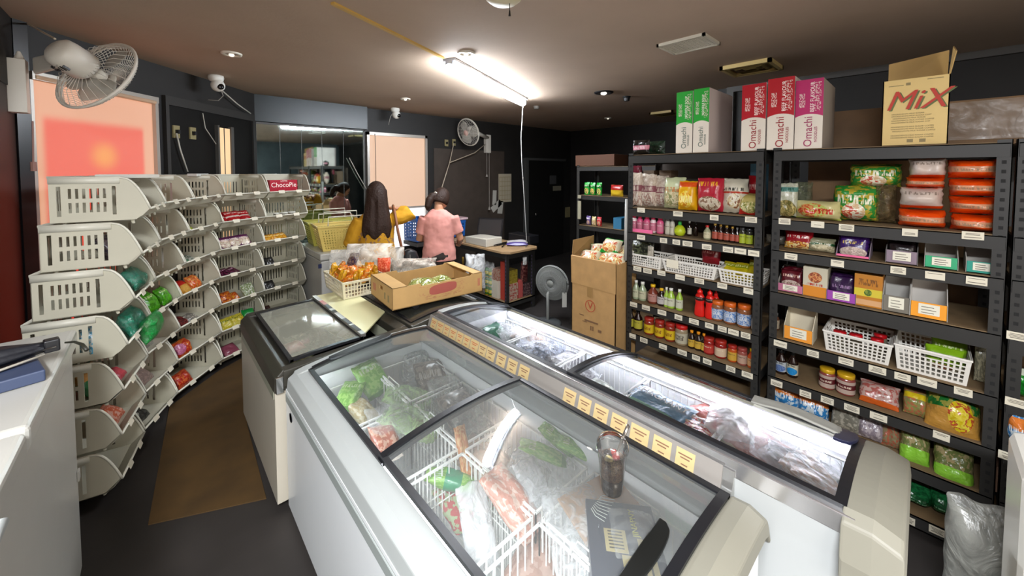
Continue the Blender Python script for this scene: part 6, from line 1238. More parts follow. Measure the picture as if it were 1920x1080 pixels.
for j,(u,v,a) in enumerate(((1480,850,0.2),(1520,880,-0.2),(1560,900,0.9),(1420,800,0.3))): lie(u,v,0.62,0.26,0.26,0.06,CF,'crinkled clear bag in the bright freezer, %s'%['beside pinkish meat','over the near fish','in the near corner','under the grey ghost sheet'][j],rz=a,lim=(1.42,1.68,0.2,1.88))
# far freezer goods
lie(545,652,0.55,0.16,0.12,0.05,pack('red_pack_far','#a8524a',mottle='#b86a5c',text='#e0c8c0'),'small red meat pack under dusty glass of far freezer',rz=0.3,lim=(0.52,0.95,2.25,2.9))
lie(640,620,0.60,0.12,0.22,0.05,pack('cream_ridged','#d0c890',band='#e8e4b8',bz=(0.2,0.4),mottle='#b8b070',text=None),'cream and yellow ridged pack under dusty glass of far freezer',rz=0.4,lim=(0.52,0.90,2.25,2.9))
lie(555,678,0.52,0.2,0.12,0.05,pack('green_grey_far','#7a8060',mottle='#a8a080',text=None),'green grey pack at near end of far freezer',rz=-0.3,lim=(0.52,0.9,2.25,2.9))
lie(570,610,0.50,0.36,0.3,0.06,film_mat('frost_film','#b8b89c',0.4),'frosted clear bag in far freezer',rz=0.2,lim=(0.6,0.9,2.35,2.85))
# iced drink cup on the glass
zc=ZA2((0.93-0.533)/(1.187-0.533))+0.009
t=thing('drink_cup','clear plastic cup of layered iced dessert with long spoon on freezer glass','cup',(0.935,0.585,zc))
m=M(); m.lathe([(0.027,0.0),(0.030,0.012),(0.041,0.118),(0.0435,0.120),(0.0435,0.124)],30,close=False); m.lathe([(0.001,0.001),(0.027,0.0)],30,close=False); m.obj('cup_wall',glass_mat('cup_plastic',(0.93,0.92,0.90),1.2,0.04,0.03,(0.8,0.78,0.74)),t,smooth=True)
m=M(); m.lathe([(0.001,0.003),(0.026,0.003),(0.029,0.014),(0.0315,0.045),(0.001,0.048)],26,close=False); m.obj('dark_syrup',mat('dark_jelly','#2c1f17',0.2,noise_amt=0.5,nscale=60),t,smooth=True)
g=G('milky_layers',rough=0.35,bump=0.2); nn=g.noise(8,detail=4); 
m=M(); m.lathe([(0.001,0.046),(0.0315,0.046),(0.037,0.096),(0.030,0.101),(0.001,0.098)],26,close=False); m.obj('milky_filling',g.out(g.ramp(nn,[(0.0,'#4a3222'),(0.42,'#8a6c52'),(0.5,'#5f4432'),(0.62,'#a08468')])),t,smooth=True)
for j,(x,y,r,c) in enumerate(((-0.018,0.0,0.013,'#a89860'),(0.004,-0.010,0.012,'#7a1f18'),(0.017,0.004,0.011,'#8f2a1e'),(0.0,0.015,0.012,'#2a1c14'))): m=M(); m.T=Matrix.Translation((x,y,0.100)); m.blob(r,r,r*0.8,seed=j+4,amp=0.3,flat=False,n=8); m.obj('fruit_topping',mat('topping%d'%j,c,0.25),t,smooth=True)
m=M(); m.tube([(0.030*math.cos(a),0.030*math.sin(a)*1.0,0.06+0.006*math.sin(3*a)) for a in [2*PI*k/20 for k in range(21)]],0.0,4) if False else None
m=M(); m.lathe([(0.0435,0.121),(0.046,0.124),(0.045,0.137),(0.037,0.150),(0.024,0.158)],30,close=False); m.obj('dome_rim',glass_mat('dome_plastic',(0.95,0.95,0.94),2.4,0.03,0.05),t,smooth=True)
m=M(); sd=(_rt*0.9).normalized(); m.tube([Vector((0.005,0.0,0.06)),Vector((0.012,-0.006,0.10)),Vector((0.03,-0.018,0.155)),Vector((0.042,-0.026,0.185))],[0.0035,0.0035,0.005,0.006],10); m.obj('spoon_handle',mat('steel_spoon','#a8a29a',0.2,metal=0.9),t,smooth=True)
# grey sheet for a blended ghost of the end cap over the freezer's edge
m=M(); m.grid(lambda a,b:(1.655+0.20*a,0.16+0.27*b+0.03*a,0.785-0.05*a-(0.09*max(0,a-0.55)**1.1)+0.012*math.sin(b*PI)+0.004*noise.noise(Vector((a*4,b*4,3)))),14,14); tag(m.obj('ghost_sheet',mat('grey_ghost_sheet','#8f8e86',0.8,bump=0.1),smooth=True,solid=0.006),'grey ghost sheet of the end cap over far edge of bright freezer','cloth')
# ---- white chest freezer on the left
FE=thing('chest_freezer','big white chest freezer at left edge with umbrella on top','freezer',(0,0,0)); WE=mat('white_enamel','#b8b6ae',0.3,coat=0.2,noise_amt=0.02)
m=M(); m.box(-0.80,-0.265,-0.1,2.335,0.03,0.955); m.obj('cabinet',WE,FE,bevel=0.02)
m=M(); m.box(-0.81,-0.25,1.52,2.345,0.96,1.03); m.obj('lid',WE,FE,bevel=0.015,seg=3); m=M(); m.box(-0.81,-0.25,-0.1,1.50,0.96,1.03); ld=m.obj('lid',WE,FE,bevel=0.015,seg=3)
m=M(); m.tube([(-0.245,1.2,0.99),(-0.235,1.2,0.99),(-0.235,0.95,0.99),(-0.245,0.95,0.99)],0.008,8); m.obj('handle',FZG,ld,smooth=True)
m=M(); m.box(-0.262,-0.258,1.30,1.33,0.60,0.66); m.obj('lock',mat('violet_lock','#4a4a80',0.4),FE)
m=M(); m.box(-0.264,-0.258,2.29,2.32,0.42,0.46); m.obj('hinge_cover',WE,FE)
m=M(); m.box(-0.13,0.13,-0.09,0.09,0,0.035); o=m.obj('flat_box',mat('navy_box','#3a4560',0.45),bevel=0.004); o.location=(-0.41,1.87,1.031); o.rotation_euler=(0,0,0.25); tag(o,'flat navy box under the folded umbrella','box')
t=thing('folded_umbrella','black folded umbrella with curved handle on white chest freezer','umbrella',(-0.38,1.92,1.07),0.2)
m=M()
rings=[]
for i in range(13):
    a=i/12; x=-0.20+0.30*a; r=0.042*(0.45+0.55*math.sin(PI*min(1,a*0.9+0.12))); rings.append([(x,r*math.cos(2*PI*k/20)*(1+0.22*math.cos(5*2*PI*k/20+a*3))*1.3,0.03+r*0.75*math.sin(2*PI*k/20)*(1+0.2*math.cos(5*2*PI*k/20+a*3))) for k in range(20)])
m.loft(rings); m.obj('canopy',mat('black_nylon','#1b1c22',0.45,bump=0.4,bscale=25),t,smooth=True)
m=M(); m.tube([(-0.15,-0.05,0.0),(0.0,-0.06,0.005),(0.10,-0.02,0.01)],0.004,6); m.obj('pale_strap',mat('grey_strap','#a8a294',0.5),t,smooth=True)
m=M(); m.box(0.10,0.135,-0.018,0.018,0.01,0.05); m.obj('tip_block',DARK,t,bevel=0.004)
m=M()
for k in range(5): m.tube([(0.09,-0.02+0.01*k,0.025),(0.125,-0.03+0.015*k,0.03)],0.0018,5)
m.obj('rib',CHROME,t)
m=M(); m.tube([(0.145,-0.01,0.03),(0.165,-0.02,0.028),(0.18,-0.045,0.02),(0.185,-0.085,0.01)],[0.003,0.004,0.005,0.006],8); m.obj('crook_handle',mat('olive_black_handle','#2a2a22',0.4),t,smooth=True)
# ---- pale chest by the counter
FF=thing('chest_freezer','small white chest freezer carrying the yellow baskets','freezer',(0,0,0))
m=M(); m.box(1.13,1.85,3.87,4.62,0.03,0.82); m.obj('cabinet',mat('grey_shaded_enamel','#b5b3ad',0.35),FF,bevel=0.01); m=M(); m.box(1.12,1.86,3.86,4.63,0.825,0.89); m.obj('lid',WE,FF,bevel=0.012)
m=M(); m.box(1.10,1.13,3.855,3.86,0.76,0.80); m.obj('badge',mat('navy_badge','#2a3050',0.4),FF)
# right edge: white wrapped cabinet
t=thing('white_cabinet','white cabinet cut by the lower right edge','cabinet',(0,0,0)); q=onz(1893,1000,0.5)
m=M(); m.box(1.68,1.98,-0.85,-0.205,0.02,0.86); m.obj('cabinet',mat('glossy_white','#d8d5cc',0.3,bump=0.05,bscale=6),t,bevel=0.03)
m=M()
for k in range(6): m.box(1.66,1.68,-0.26,-0.23,0.42+k*0.04,0.43+k*0.04)
m.obj('vent_slot',FZG,t)
o=bagx('plastic_bag','crumpled white plastic bag at foot of the white cabinet','plastic bag',film_mat('dull_white_film','#9a9a92',0.9,0.3,10),2.14,-0.19,0.0,0.22,0.50,0.16,rz=-1.3,seed=5)
# ------------------------------------------------------------------ tray, snack basket, bags on the far freezers
zt=0.782; L_=Vector((1.044,2.72)); F_=Vector((1.087,2.29)); R_=Vector((1.765,2.225)); ex=(R_-F_); W=ex.length; rz=math.atan2(ex.y,ex.x); D=(L_-F_).length; c=F_+(ex/2)
t=thing('cardboard_tray','open brown cardboard tray of wrapped melons on the far freezers','tray',(c.x,c.y,zt),rz); H2=0.142
CB=mat('tray_card','#c09a62',0.75,noise_amt=0.08,nscale=10)
m=M(); m.box(-W/2,W/2,0,D,0,0.005); m.obj('tray_floor',CARDI,t)
def wallp(m,x0,x1,y0,y1,h0): m.box(x0,x1,y0,y1,0,h0)
m=M(); m.prism([(-W/2,0),(W/2,0),(W/2,H2),(W/2-0.09,H2),(W/2-0.10,H2-0.012),(-W/2+0.20,H2-0.018),(-W/2+0.19,H2),(-W/2,H2)],'y',0,0.005); m.obj('front_wall',CB,t)
m=M(); m.prism([(-W/2,0),(W/2,0),(W/2,H2),(W/2-0.09,H2),(W/2-0.10,H2-0.012),(-W/2+0.20,H2-0.018),(-W/2+0.19,H2),(-W/2,H2)],'y',D-0.005,D); m.obj('back_wall',CB,t)
m=M(); m.holes((-W/2,0,0),(0,1,0),(0,0,1),D,H2,[(D*0.42,D*0.56,H2*0.62,H2*0.80)],0.005); m.obj('end_wall',CB,t)
m=M(); m.holes((W/2-0.005,0,0),(0,1,0),(0,0,1),D,H2,[(D*0.42,D*0.56,H2*0.62,H2*0.80)],0.005); m.obj('end_wall',CB,t)
m=M(); m.box(-W/2,-W/2+0.10,0.0,D,H2-0.004,H2); m.obj('top_flap',CB,t)
m=M(); m.box(W/2-0.075,W/2,0.0,D,H2-0.004,H2); m.obj('top_flap',CB,t)
RPn=mat('faded_red_print','#a8564a',0.7)
m=M(); m.T=Matrix.Translation((0.02,-0.0012,0.082)); n=28
m.loft([[(0.105*abs(math.cos(a))**0.6*(1 if math.cos(a)>0 else -1),y,0.034*abs(math.sin(a))**0.6*(1 if math.sin(a)>0 else -1)+0.006*math.cos(a)) for a in [2*PI*k/n for k in range(n)]] for y in (0,0.001)]); m.obj('oval_print',RPn,t)
rn=random.Random(3); m=M()
for k in range(46):
    x=rn.choice((-1,1))*rn.uniform(0.10,0.18)+0.02; z=rn.uniform(0.045,0.115); m.box(x,x+rn.uniform(0.004,0.014),-0.0008,0,z,z+0.002)
for k in range(48):
    x=rn.uniform(-0.12,0.15); z=rn.uniform(0.02,0.045); m.box(x,x+rn.uniform(0.006,0.03),-0.0008,0,z,z+0.0018)
m.obj('floral_print',mat('faint_red_print','#b07858',0.75),t)
m=M()
for (y,z,a,b) in ((0.30,0.055,0.05,0.05),): pass
m.box(-W/2-0.0008,-W/2,0.06,0.085,0.035,0.08); m.obj('printed_mark',GP,t)
m=M(); m.box(-W/2-0.0008,-W/2,0.125,0.15,0.04,0.085); m.obj('printed_mark',GP,t)
m=M(); m.box(-W/2-0.0008,-W/2,0.32,0.38,0.05,0.10); m.obj('printed_mark',mat('faint_red2','#b87858',0.75),t)
m=M(); m.box(W/2-0.04,W/2-0.02,-0.0008,0,0.045,0.10); m.obj('printed_mark',MATS['faint_red2'],t)
def loc2(x,y,z): 
    p=Matrix.Rotation(rz,4,'Z')@Vector((x,y,z)); return (c.x+p.x,c.y+p.y,zt+z)
g=G('wrapped_melon',rough=0.12,bump=0.9,bscale=22); g.b.inputs['Coat Weight'].default_value=0.6
nn=g.noise(5,detail=5); MEL=g.out(g.ramp(nn,[(0.0,'#7f8a3c'),(0.45,'#a8b060'),(0.55,'#cfd0a0'),(0.62,'#94a04c')]))
for k,(x,y,r,l) in enumerate(((-0.22,0.09,0.075,'left of three'),(-0.06,0.16,0.10,'middle of three, largest'),(0.11,0.22,0.08,'right of three'))):
    m=M(); m.blob(r*1.2,r*0.95,r*0.72,seed=k+2,amp=0.12,n=14); o=m.obj('wrapped_melon',MEL,smooth=True); o.location=loc2(x,y,0.006); tag(o,'film-wrapped green melon in cardboard tray, '+l,'melon','wrapped melons')
m=M(); m.T=Matrix.Translation((1.25,2.30,0)); m.hexa([(-0.012,-0.02,0.755),(0.012,-0.02,0.755),(0.012,0.02,0.755),(-0.012,0.02,0.755),(-0.03,-0.02,0.781),(0.03,-0.02,0.781),(0.03,0.02,0.781),(-0.03,0.02,0.781)]); tag(m.obj('wedge_block',DARK),'small dark block propping the cardboard tray','block')
sb=basket('snack_basket','cream lattice basket heaped with orange snack packets',0.45,0.33,0.13,(1.135,3.05,0.742),PI/2-0.02,mat('basket_cream','#d8d0b4',0.45),taper=0.92,cell=0.022)
OS=pack('orange_snack','#e08a14',mottle='#d8601c',band='#e8b83c',bz=(0.1,0.3),text='#f8e8a0'); YS=pack('yellow_snack','#d8a81c',mottle='#c8801c',text=None)
rn=random.Random(12)
for k in range(48):
    x=1.0+rn.uniform(0.0,0.27); y=2.88+rn.uniform(0,0.36); o=bagx('snack_packet',('orange' if k%3 else 'yellow')+' snack packet heaped in the cream basket','packet',OS if k%3 else YS,x,y,0.79+rn.uniform(0,0.085),0.06,0.085,0.035,rz=rn.uniform(-1.5,1.2)-0.4,tilt=rn.uniform(-1.1,0.6),lump=0.6,rag=0.03,seed=200+k,group='orange snack packets in the cream basket')
bagx('snack_packet','red-orange snack packet on right of the orange heap','packet',pack('red_snack2','#d84a2c',mottle='#e88060',text=None),1.33,2.96,0.84,0.11,0.14,0.05,rz=-0.6,tilt=-0.4,seed=240)
bagx('snack_packet','dark purple packet on top of the orange heap','packet',pack('violet_snack','#3c2a4c',mottle='#8a7460',text=None),1.17,3.22,0.89,0.09,0.12,0.03,rz=-0.9,tilt=-0.6,seed=241)
# clear bags of sweets behind the tray
CB2=film_mat('clear_bread_film','#f4f0e6',0.42,0.12,7)
def cbag(u,v,z,w_,h_,t_,label,m_,rz=0.0,tilt=-0.3,seed=1): p=onz(u,v,z); return bagx('plastic_bag',label,'plastic bag',m_,p.x,p.y,z,w_,h_,t_,rz=rz-AL,tilt=tilt,seed=seed)
cbag(690,515,0.80,0.40,0.27,0.16,'big clear plastic bag standing behind the orange snacks',CB2,0.1,seed=301)
cbag(645,510,0.80,0.26,0.20,0.12,'clear plastic bag of olive sweets behind the orange heap',CB2,0.2,seed=302)
cbag(775,512,0.78,0.42,0.14,0.18,'glossy clear bag lying along back of the tray',film_mat('glossy_pale_film','#c8beb0',0.7,0.08,16),0.15,tilt=-0.6,seed=303)
cbag(740,508,0.80,0.14,0.22,0.08,'clear bag with twisted top rising behind the tray',CB2,-0.2,seed=304)
bagx('candy_bag','olive and brown sweets bag behind the orange heap','bag',pack('olive_sweets','#6f6434',mottle='#4a3c24',text=None),1.42,3.25,0.76,0.26,0.15,0.1,rz=-0.5,tilt=-0.4,seed=305)
for m_ in (None,): pass
ct=thing('counter_table','pale counter behind the far freezers holding clear bags','table',(1.22,3.13,0)) 
m=M(); m.box(0,0.72,0,0.28,0.72,0.745); m.obj('tabletop',mat('pale_counter','#b8b2a4',0.5),ct)
for x,y in ((0.02,0.02),(0.67,0.02),(0.02,0.24),(0.67,0.24)): m=M(); m.box(x,x+0.03,y,y+0.03,0,0.72); m.obj('leg',SH,ct)
# yellow shopping baskets
YB=mat('basket_yellow','#cdb562',0.45)
for k,(z,dx,lb) in enumerate(((0.892,0.0,'yellow lattice shopping basket nearest the woman in yellow'),(0.892,-0.05,'yellow-green shopping basket standing behind the first one'))):
    a=onz(617,470,0.9); x,y=(1.41,4.07) if k==0 else (1.42,4.43)
    b=basket('shopping_basket',lb,0.54,0.34,0.25,(x,y,z),-0.12+0.05*k,YB if k==0 else mat('basket_yellowgreen','#a8a244',0.45),taper=0.80,cell=0.024,gap=0.012,rim=0.016)
    m=M(); m.tube([(-0.17,-0.14,0.25),(-0.16,-0.10,0.33),(0.16,-0.10,0.33),(0.17,-0.14,0.25)],0.006,8); m.obj('carry_handle',mat('white_handle','#c9c5b4',0.4),b,smooth=True)
    m=M(); m.tube([(-0.17,0.14,0.25),(-0.16,0.12,0.36),(0.16,0.12,0.36),(0.17,0.14,0.25)],0.006,8); m.obj('carry_handle',MATS['white_handle'],b,smooth=True)
# ------------------------------------------------------------------ till table with rack below
tt=thing('till_table','wood-topped table with open steel rack below, beside the till','table',(0,0,0))
m=M(); m.prism([(2.90,3.30),(2.96,3.21),(3.40,3.21),(3.45,3.26),(3.45,4.45),(2.90,4.45)],'z',0.722,0.748); m.obj('tabletop',mat('worn_wood_top','#a88a64',0.55,noise_amt=0.15,nscale=9),tt,bevel=0.003)
for x,y in ((2.96,3.27),(3.39,3.27),(2.96,4.38),(3.39,4.38)):
    m=M(); m.box(x-0.018,x+0.018,y-0.018,y+0.018,0,0.722); po=m.obj('leg',SH,tt)
    m=M()
    for k in range(16): m.box(x-0.0192,x-0.018,y-0.006,y+0.006,0.04+k*0.042,0.06+k*0.042)
    m.obj('slot',mat('violet_slot','#4a3c5a',0.6),po)
m=M(); m.box(2.94,3.41,3.25,4.40,0.13,0.145); m.obj('lower_shelf',BOARD,tt); m=M(); m.box(2.94,2.943,3.25,4.40,0.09,0.145); m.box(2.94,3.41,3.25,3.253,0.09,0.145); m.box(2.94,2.943,3.25,4.40,0.66,0.72); m.box(2.94,3.41,3.25,3.253,0.66,0.72); m.obj('beam',SH,tt)
# goods under the table
GB2=mat('amber_bottle','#8a5a1c',0.15,spec=0.8)
for k in range(4):
    t=thing('tall_bottle','amber bottle with gold neck under the till table, %s'%od(k,4),'bottle',(3.02,4.22-k*0.11,0.146)); m=M(); m.lathe([(0.035,0),(0.038,0.02),(0.038,0.17),(0.015,0.24),(0.014,0.30)],16); m.obj('bottle_body',GB2,t,smooth=True); m=M(); m.lathe([(0.016,0.26),(0.017,0.37),(0.014,0.375)],14); m.obj('cap',GOLD,t,smooth=True)
CN=pack('green_can','#3c7a34',band='#d8c82c',bz=(0.35,0.7),text='#e8f0c0',tz=(0.4,0.62),rough=0.25,bump=0,low='#c8a81c')
for r in range(3):
    for q in range(2):
        m=M(); m.lathe([(0.03,0),(0.033,0.006),(0.033,0.10),(0.028,0.112)],14); o=m.obj('drink_can',CN,smooth=True); o.location=(2.985+0.0,3.66-q*0.07,0.146+r*0.113); tag(o,'green and yellow drink can in wrapped stack, %s row, %s'%(('bottom','middle','top')[r],('left','right')[q]),'can','stacked green cans under the till table')
m=M(); m.bag(0.22,0.42,0.12,seed=61); o=m.obj('plastic_wrap',CF,smooth=True); o.location=(2.985,3.63,0.146); o.rotation_euler=(0,0,-PI/2); tag(o,'clear plastic wrap around the green cans','plastic wrap')
def crate(x0,x1,y0,y1,z0,z1,m_,label,cat='carton',name='goods_carton'): m=M(); m.box(x0,x1,y0,y1,z0,z1); return tag(m.obj(name,m_,bevel=0.002),label,cat)
crate(2.97,3.12,3.44,3.56,0.146,0.36,mat('cream_carton2','#c8c0ae',0.6),'cream carton left of the rack post, lower'); crate(2.97,3.12,3.44,3.56,0.361,0.50,pack('redcream','#c0a898',mottle='#a85a48',text=None,bump=0),'cream and red carton left of the rack post, upper')
crate(2.99,3.05,3.33,3.42,0.146,0.60,mat('scarlet_box','#a83a2c',0.5),'slim red box beside the rack post')
crate(3.02,3.16,3.29,3.42,0.146,0.34,pack('redwhite_box','#c8b8a8',mottle='#b03a30',text=None,bump=0),'white and red patterned carton at corner of the rack')
crate(3.02,3.16,3.30,3.42,0.341,0.50,pack('olive_box','#a89a3c',mottle='#8a7428',text=None,bump=0),'olive yellow carton stacked at corner of the rack')
crate(3.18,3.24,3.29,3.42,0.146,0.36,mat('pinkred_box','#b0504c',0.5),'pinkish red carton in the short side of the rack')
crate(3.25,3.37,3.29,3.45,0.146,0.30,pack('plum_box','#3c2028',mottle='#8a7474',text=None,bump=0),'plum and grey carton at right end of the rack')
bagx('snack_bag','dark red bag of sachets hanging at right end of the rack','bag',pack('maroon_sachets','#4a1c20',mottle='#8a5a54',text=None),3.27,3.30,0.31,0.12,0.28,0.05,rz=0.0,seed=66)
bagx('plastic_bag','small white plastic bag hanging under the till table corner','plastic bag',film_mat('white_bag_film','#e6e6e2',0.75,0.2,14),3.22,3.235,0.55,0.07,0.10,0.03,rz=0.0,seed=67)
# on the table
q=onz(865,447,0.76)
m=M(); m.prism([(-0.22,0.0),(0.20,0.0),(0.22,0.085),(0.10,0.095),(-0.22,0.105)],'x',-0.13,0.13); o=m.obj('label_printer',mat('warm_white_device','#c2bdb0',0.45),bevel=0.012,seg=3); o.location=(3.05,3.82,0.749); o.rotation_euler=(0,0,0.0); tag(o,'pale flat till printer on the wood-topped table','printer')
lp=thing('laptop','open black laptop standing on the till table','laptop',(3.24,4.02,0.749),-PI/2+0.45); lp.scale=(1.2,1.2,1.25)
m=M(); m.box(-0.16,0.16,-0.11,0.11,0,0.018); m.obj('keyboard_base',DARK,lp,bevel=0.004)
m=M(); m.hexa([(-0.16,0.105,0.012),(0.16,0.105,0.012),(0.16,0.115,0.012),(-0.16,0.115,0.012),(-0.16,0.165,0.22),(0.16,0.165,0.22),(0.16,0.172,0.22),(-0.16,0.172,0.22)]); sc=m.obj('screen_lid',DARK,lp)
m=M(); m.hexa([(-0.14,0.109,0.04),(0.14,0.109,0.04),(0.14,0.111,0.04),(-0.14,0.111,0.04),(-0.14,0.156,0.205),(0.14,0.156,0.205),(0.14,0.158,0.205),(-0.14,0.158,0.205)]); m.obj('screen',mat('dim_screen','#3a3838',0.2),sc)
m=M(); 
for k in range(6):
    rn=random.Random(k); pts=[(3.0+0.35*rn.random(),3.45+0.25*rn.random(),0.752+0.02*rn.random()) for _ in range(4)]; m.tube(pts,0.005,6)
tag(m.obj('power_leads',DARK,smooth=True),'tangled black leads between laptop and purple packet','cable')
bagx('tissue_packet','white and purple packet at end of the till table','packet',pack('purple_white','#d0cfd4',low='#5a4a98',lz=(0,0.35),text='#a8a4b8',axis='z'),3.25,3.40,0.765,0.28,0.14,0.06,rz=-0.75,tilt=-1.35,seed=70)
m=M(); m.box(3.42,3.60,3.36,3.75,0.749,0.86); tag(m.obj('router_box',DARK,bevel=0.01),'low black box against wall behind the purple packet','box')
# blue crates and red tray behind the woman in pink
BC=mat('blue_crate','#1c5aa8',0.45)
b=basket('blue_crate','blue lattice crate behind the woman in pink',0.55,0.36,0.22,(2.95,4.62,0.76),0.05,BC,taper=0.96,cell=0.04,gap=0.018,rim=0.02)
m=M(); m.box(2.62,3.25,4.42,4.85,0.70,0.745); tag(m.obj('side_bench',mat('dark_bench','#3a3430',0.6)),'dark bench under the blue crates','bench')
b=basket('blue_crate','blue lattice crate left of the woman in pink',0.22,0.30,0.30,(2.55,4.6,0.76),0.1,BC,taper=0.96,cell=0.04,gap=0.018,rim=0.02)
m=M(); m.box(2.44,2.66,4.42,4.78,0.70,0.745); tag(m.obj('side_bench',MATS['dark_bench']),'dark bench end beneath the narrow blue crate','bench')
t=thing('tray','crimson tray with white rim lying on the blue crate','tray',(2.98,4.62,0.985),0.05); m=M(); m.box(-0.27,0.27,-0.17,0.17,0,0.012); m.obj('tray_floor',mat('crimson_tray','#8a1c3c',0.4),t)
m=M()
for p,q_ in (((-0.28,-0.18),(0.28,-0.18)),((0.28,-0.18),(0.28,0.18)),((0.28,0.18),(-0.28,0.18)),((-0.28,0.18),(-0.28,-0.18))): m.bar((*p,0.02),(*q_,0.02),0.018,0.025)
m.obj('rim',mat('white_tray_rim','#d0b8bc',0.4),t)
# papers on the wall
def wallpaper(u0,v0,u1,v1,label,m_,rot=0.0,name='paper_note',lines=0):
    a=ony(u0,v0,4.975); b=ony(u1,v1,4.975); W=b.x-a.x; Hh=a.z-b.z; t=thing(name,label,'paper',((a.x+b.x)/2,4.98,(a.z+b.z)/2),rot=(0,rot,0)); m=M(); m.box(-W/2,W/2,-0.002,0.001,-Hh/2,Hh/2); m.obj('sheet',m_,t)
    if lines:
        m=M()
        for k in range(lines+1): m.box(-W*0.44,W*0.44,-0.003,-0.002,-Hh*0.42+k*Hh*0.8/lines,-Hh*0.42+k*Hh*0.8/lines+0.006)
        for k in range(8): m.box(-W*0.44+k*W*0.88/7,-W*0.44+k*W*0.88/7+0.004,-0.003,-0.002,-Hh*0.42,Hh*0.38)
        m.obj('printed_grid',GP,t)
PP2=mat('paper_tan','#b5ab94',0.8)
wallpaper(935,326,959,378,'gridded wall calendar right of the white wall fan',PP2,name='wall_calendar',lines=5); wallpaper(924,357,931,384,'narrow white paper slip beside the calendar',mat('paper_pale','#bdbab0',0.8),0.05)
wallpaper(921,381,941,391,'white paper note tilted under the calendar, left',MATS['paper_pale'],-0.6); wallpaper(934,377,943,400,'white paper note hanging under the calendar, right',MATS['paper_pale'],0.12)
# floor mat
m=M(); a=[(0.03,3.75),(-0.06,2.45),(0.36,2.20),(0.62,4.1)]; m.prism([(-0.07,2.45),(0.37,2.24),(0.40,3.0),(0.62,4.18),(0.35,3.98),(0.03,3.6)],'z',0.0005,0.006); tag(m.obj('floor_mat',mat('brown_floor_mat','#4c3616',0.75,noise_amt=0.3,nscale=5)),'flat brown cardboard-like mat on the aisle floor','mat')
# paper bag in the woman's hand
bagx('plastic_bag','white carrier bag hanging beside the woman in pink','plastic bag',film_mat('carrier_film','#d4d6d6',0.7,0.25,12),2.66,3.48,0.32,0.24,0.42,0.12,rz=-0.7,seed=90)
# ------------------------------------------------------------------ people
def el(cx,cy,z,rx,ry,n=20,tilt=0.0): return [(cx+rx*math.cos(2*PI*k/n),cy+ry*math.sin(2*PI*k/n),z+tilt*math.sin(2*PI*k/n)*ry) for k in range(n)]
def fuse(o,vox,sm=2):
    q=o.modifiers.new('remesh','REMESH'); q.mode='VOXEL'; q.voxel_size=vox; q.use_smooth_shade=True
    if sm: s_=o.modifiers.new('smooth','SMOOTH'); s_.factor=0.5; s_.iterations=sm
    return o
def hand(m,wr,d,up,side,s=1.0,curl=0.5):
    """palm + five fingers; wr wrist, d direction of the fingers, up back of the hand, side thumb side"""
    d=Vector(d).normalized(); up=(Vector(up)-d*Vector(up).dot(d)).normalized(); sd=d.cross(up)*side; wr=Vector(wr)
    pc=[wr+d*(0.085*s*t) for t in (0,0.5,1)]
    m.loft([[p+sd*math.cos(a)*w_+up*math.sin(a)*0.013*s for a in [2*PI*k/12 for k in range(12)]] for p,w_ in zip(pc,(0.024*s,0.038*s,0.038*s))])
    for k,(o_,L) in enumerate(((0.028,0.066),(0.009,0.074),(-0.010,0.069),(-0.028,0.055))):
        p=wr+d*0.08*s+sd*o_*s; c=curl*(0.9+0.08*k); pts=[p]; an=0
        for seg in (0.42,0.33,0.25):
            an+=c; p=p+(d*math.cos(an)-up*math.sin(an))*L*seg*s; pts.append(p)
        m.tube(pts,[0.0095*s,0.009*s,0.0085*s,0.007*s],8)
    p=wr+d*0.025*s+sd*0.026*s; q=p+(sd*0.7+d*0.7-up*0.2)*0.036*s; r_=q+(d*0.95-up*0.3+sd*0.1)*0.028*s; m.tube([p,q,r_],[0.013*s,0.0105*s,0.008*s],8)
SKIN=mat('skin','#b98566',0.5,noise_amt=0.05); HAIR=mat('dark_hair','#2a1a12',0.6,spec=0.25,bump=0.6,bscale=70)
def head(m,c,R,s):
    """face towards +y of R"""
    rings=[]
    for j in range(15):
        ph=PI*j/14-PI/2; z=math.sin(ph); w_=math.cos(ph); jaw=1-0.22*max(0,-z)
        rings.append([tuple(Vector(c)+R@Vector((0.074*s*w_*jaw*math.cos(a),(0.093*math.sin(a)*w_*(1-0.12*max(0,-z)) +0.008*max(0,-z)*w_)*s,0.112*s*z))) for a in [2*PI*k/20 for k in range(20)]])
    m.loft(rings)
    P=lambda x,y,z:Vector(c)+R@Vector((x*s,y*s,z*s))
    m.loft([[P(x*0.008,0.078+dy,z) for x,dy in ((-1,0),(0,0.012*k),(1,0),(0,-0.01))] for z,k in ((0.018,0.5),(-0.005,1.2),(-0.022,2.0),(-0.030,0.6))])
    for q in (-1,1): m.loft([[P(q*0.073+0.006*math.cos(a),-0.004+0.016*math.cos(a)*0.8,-0.002+0.028*math.sin(a)+dz) for a in [2*PI*k/10 for k in range(10)]] for dz in (-0.003,)]+[[P(q*0.088,-0.012+0.016*math.cos(a),-0.002+0.028*math.sin(a)) for a in [2*PI*k/10 for k in range(10)]]])
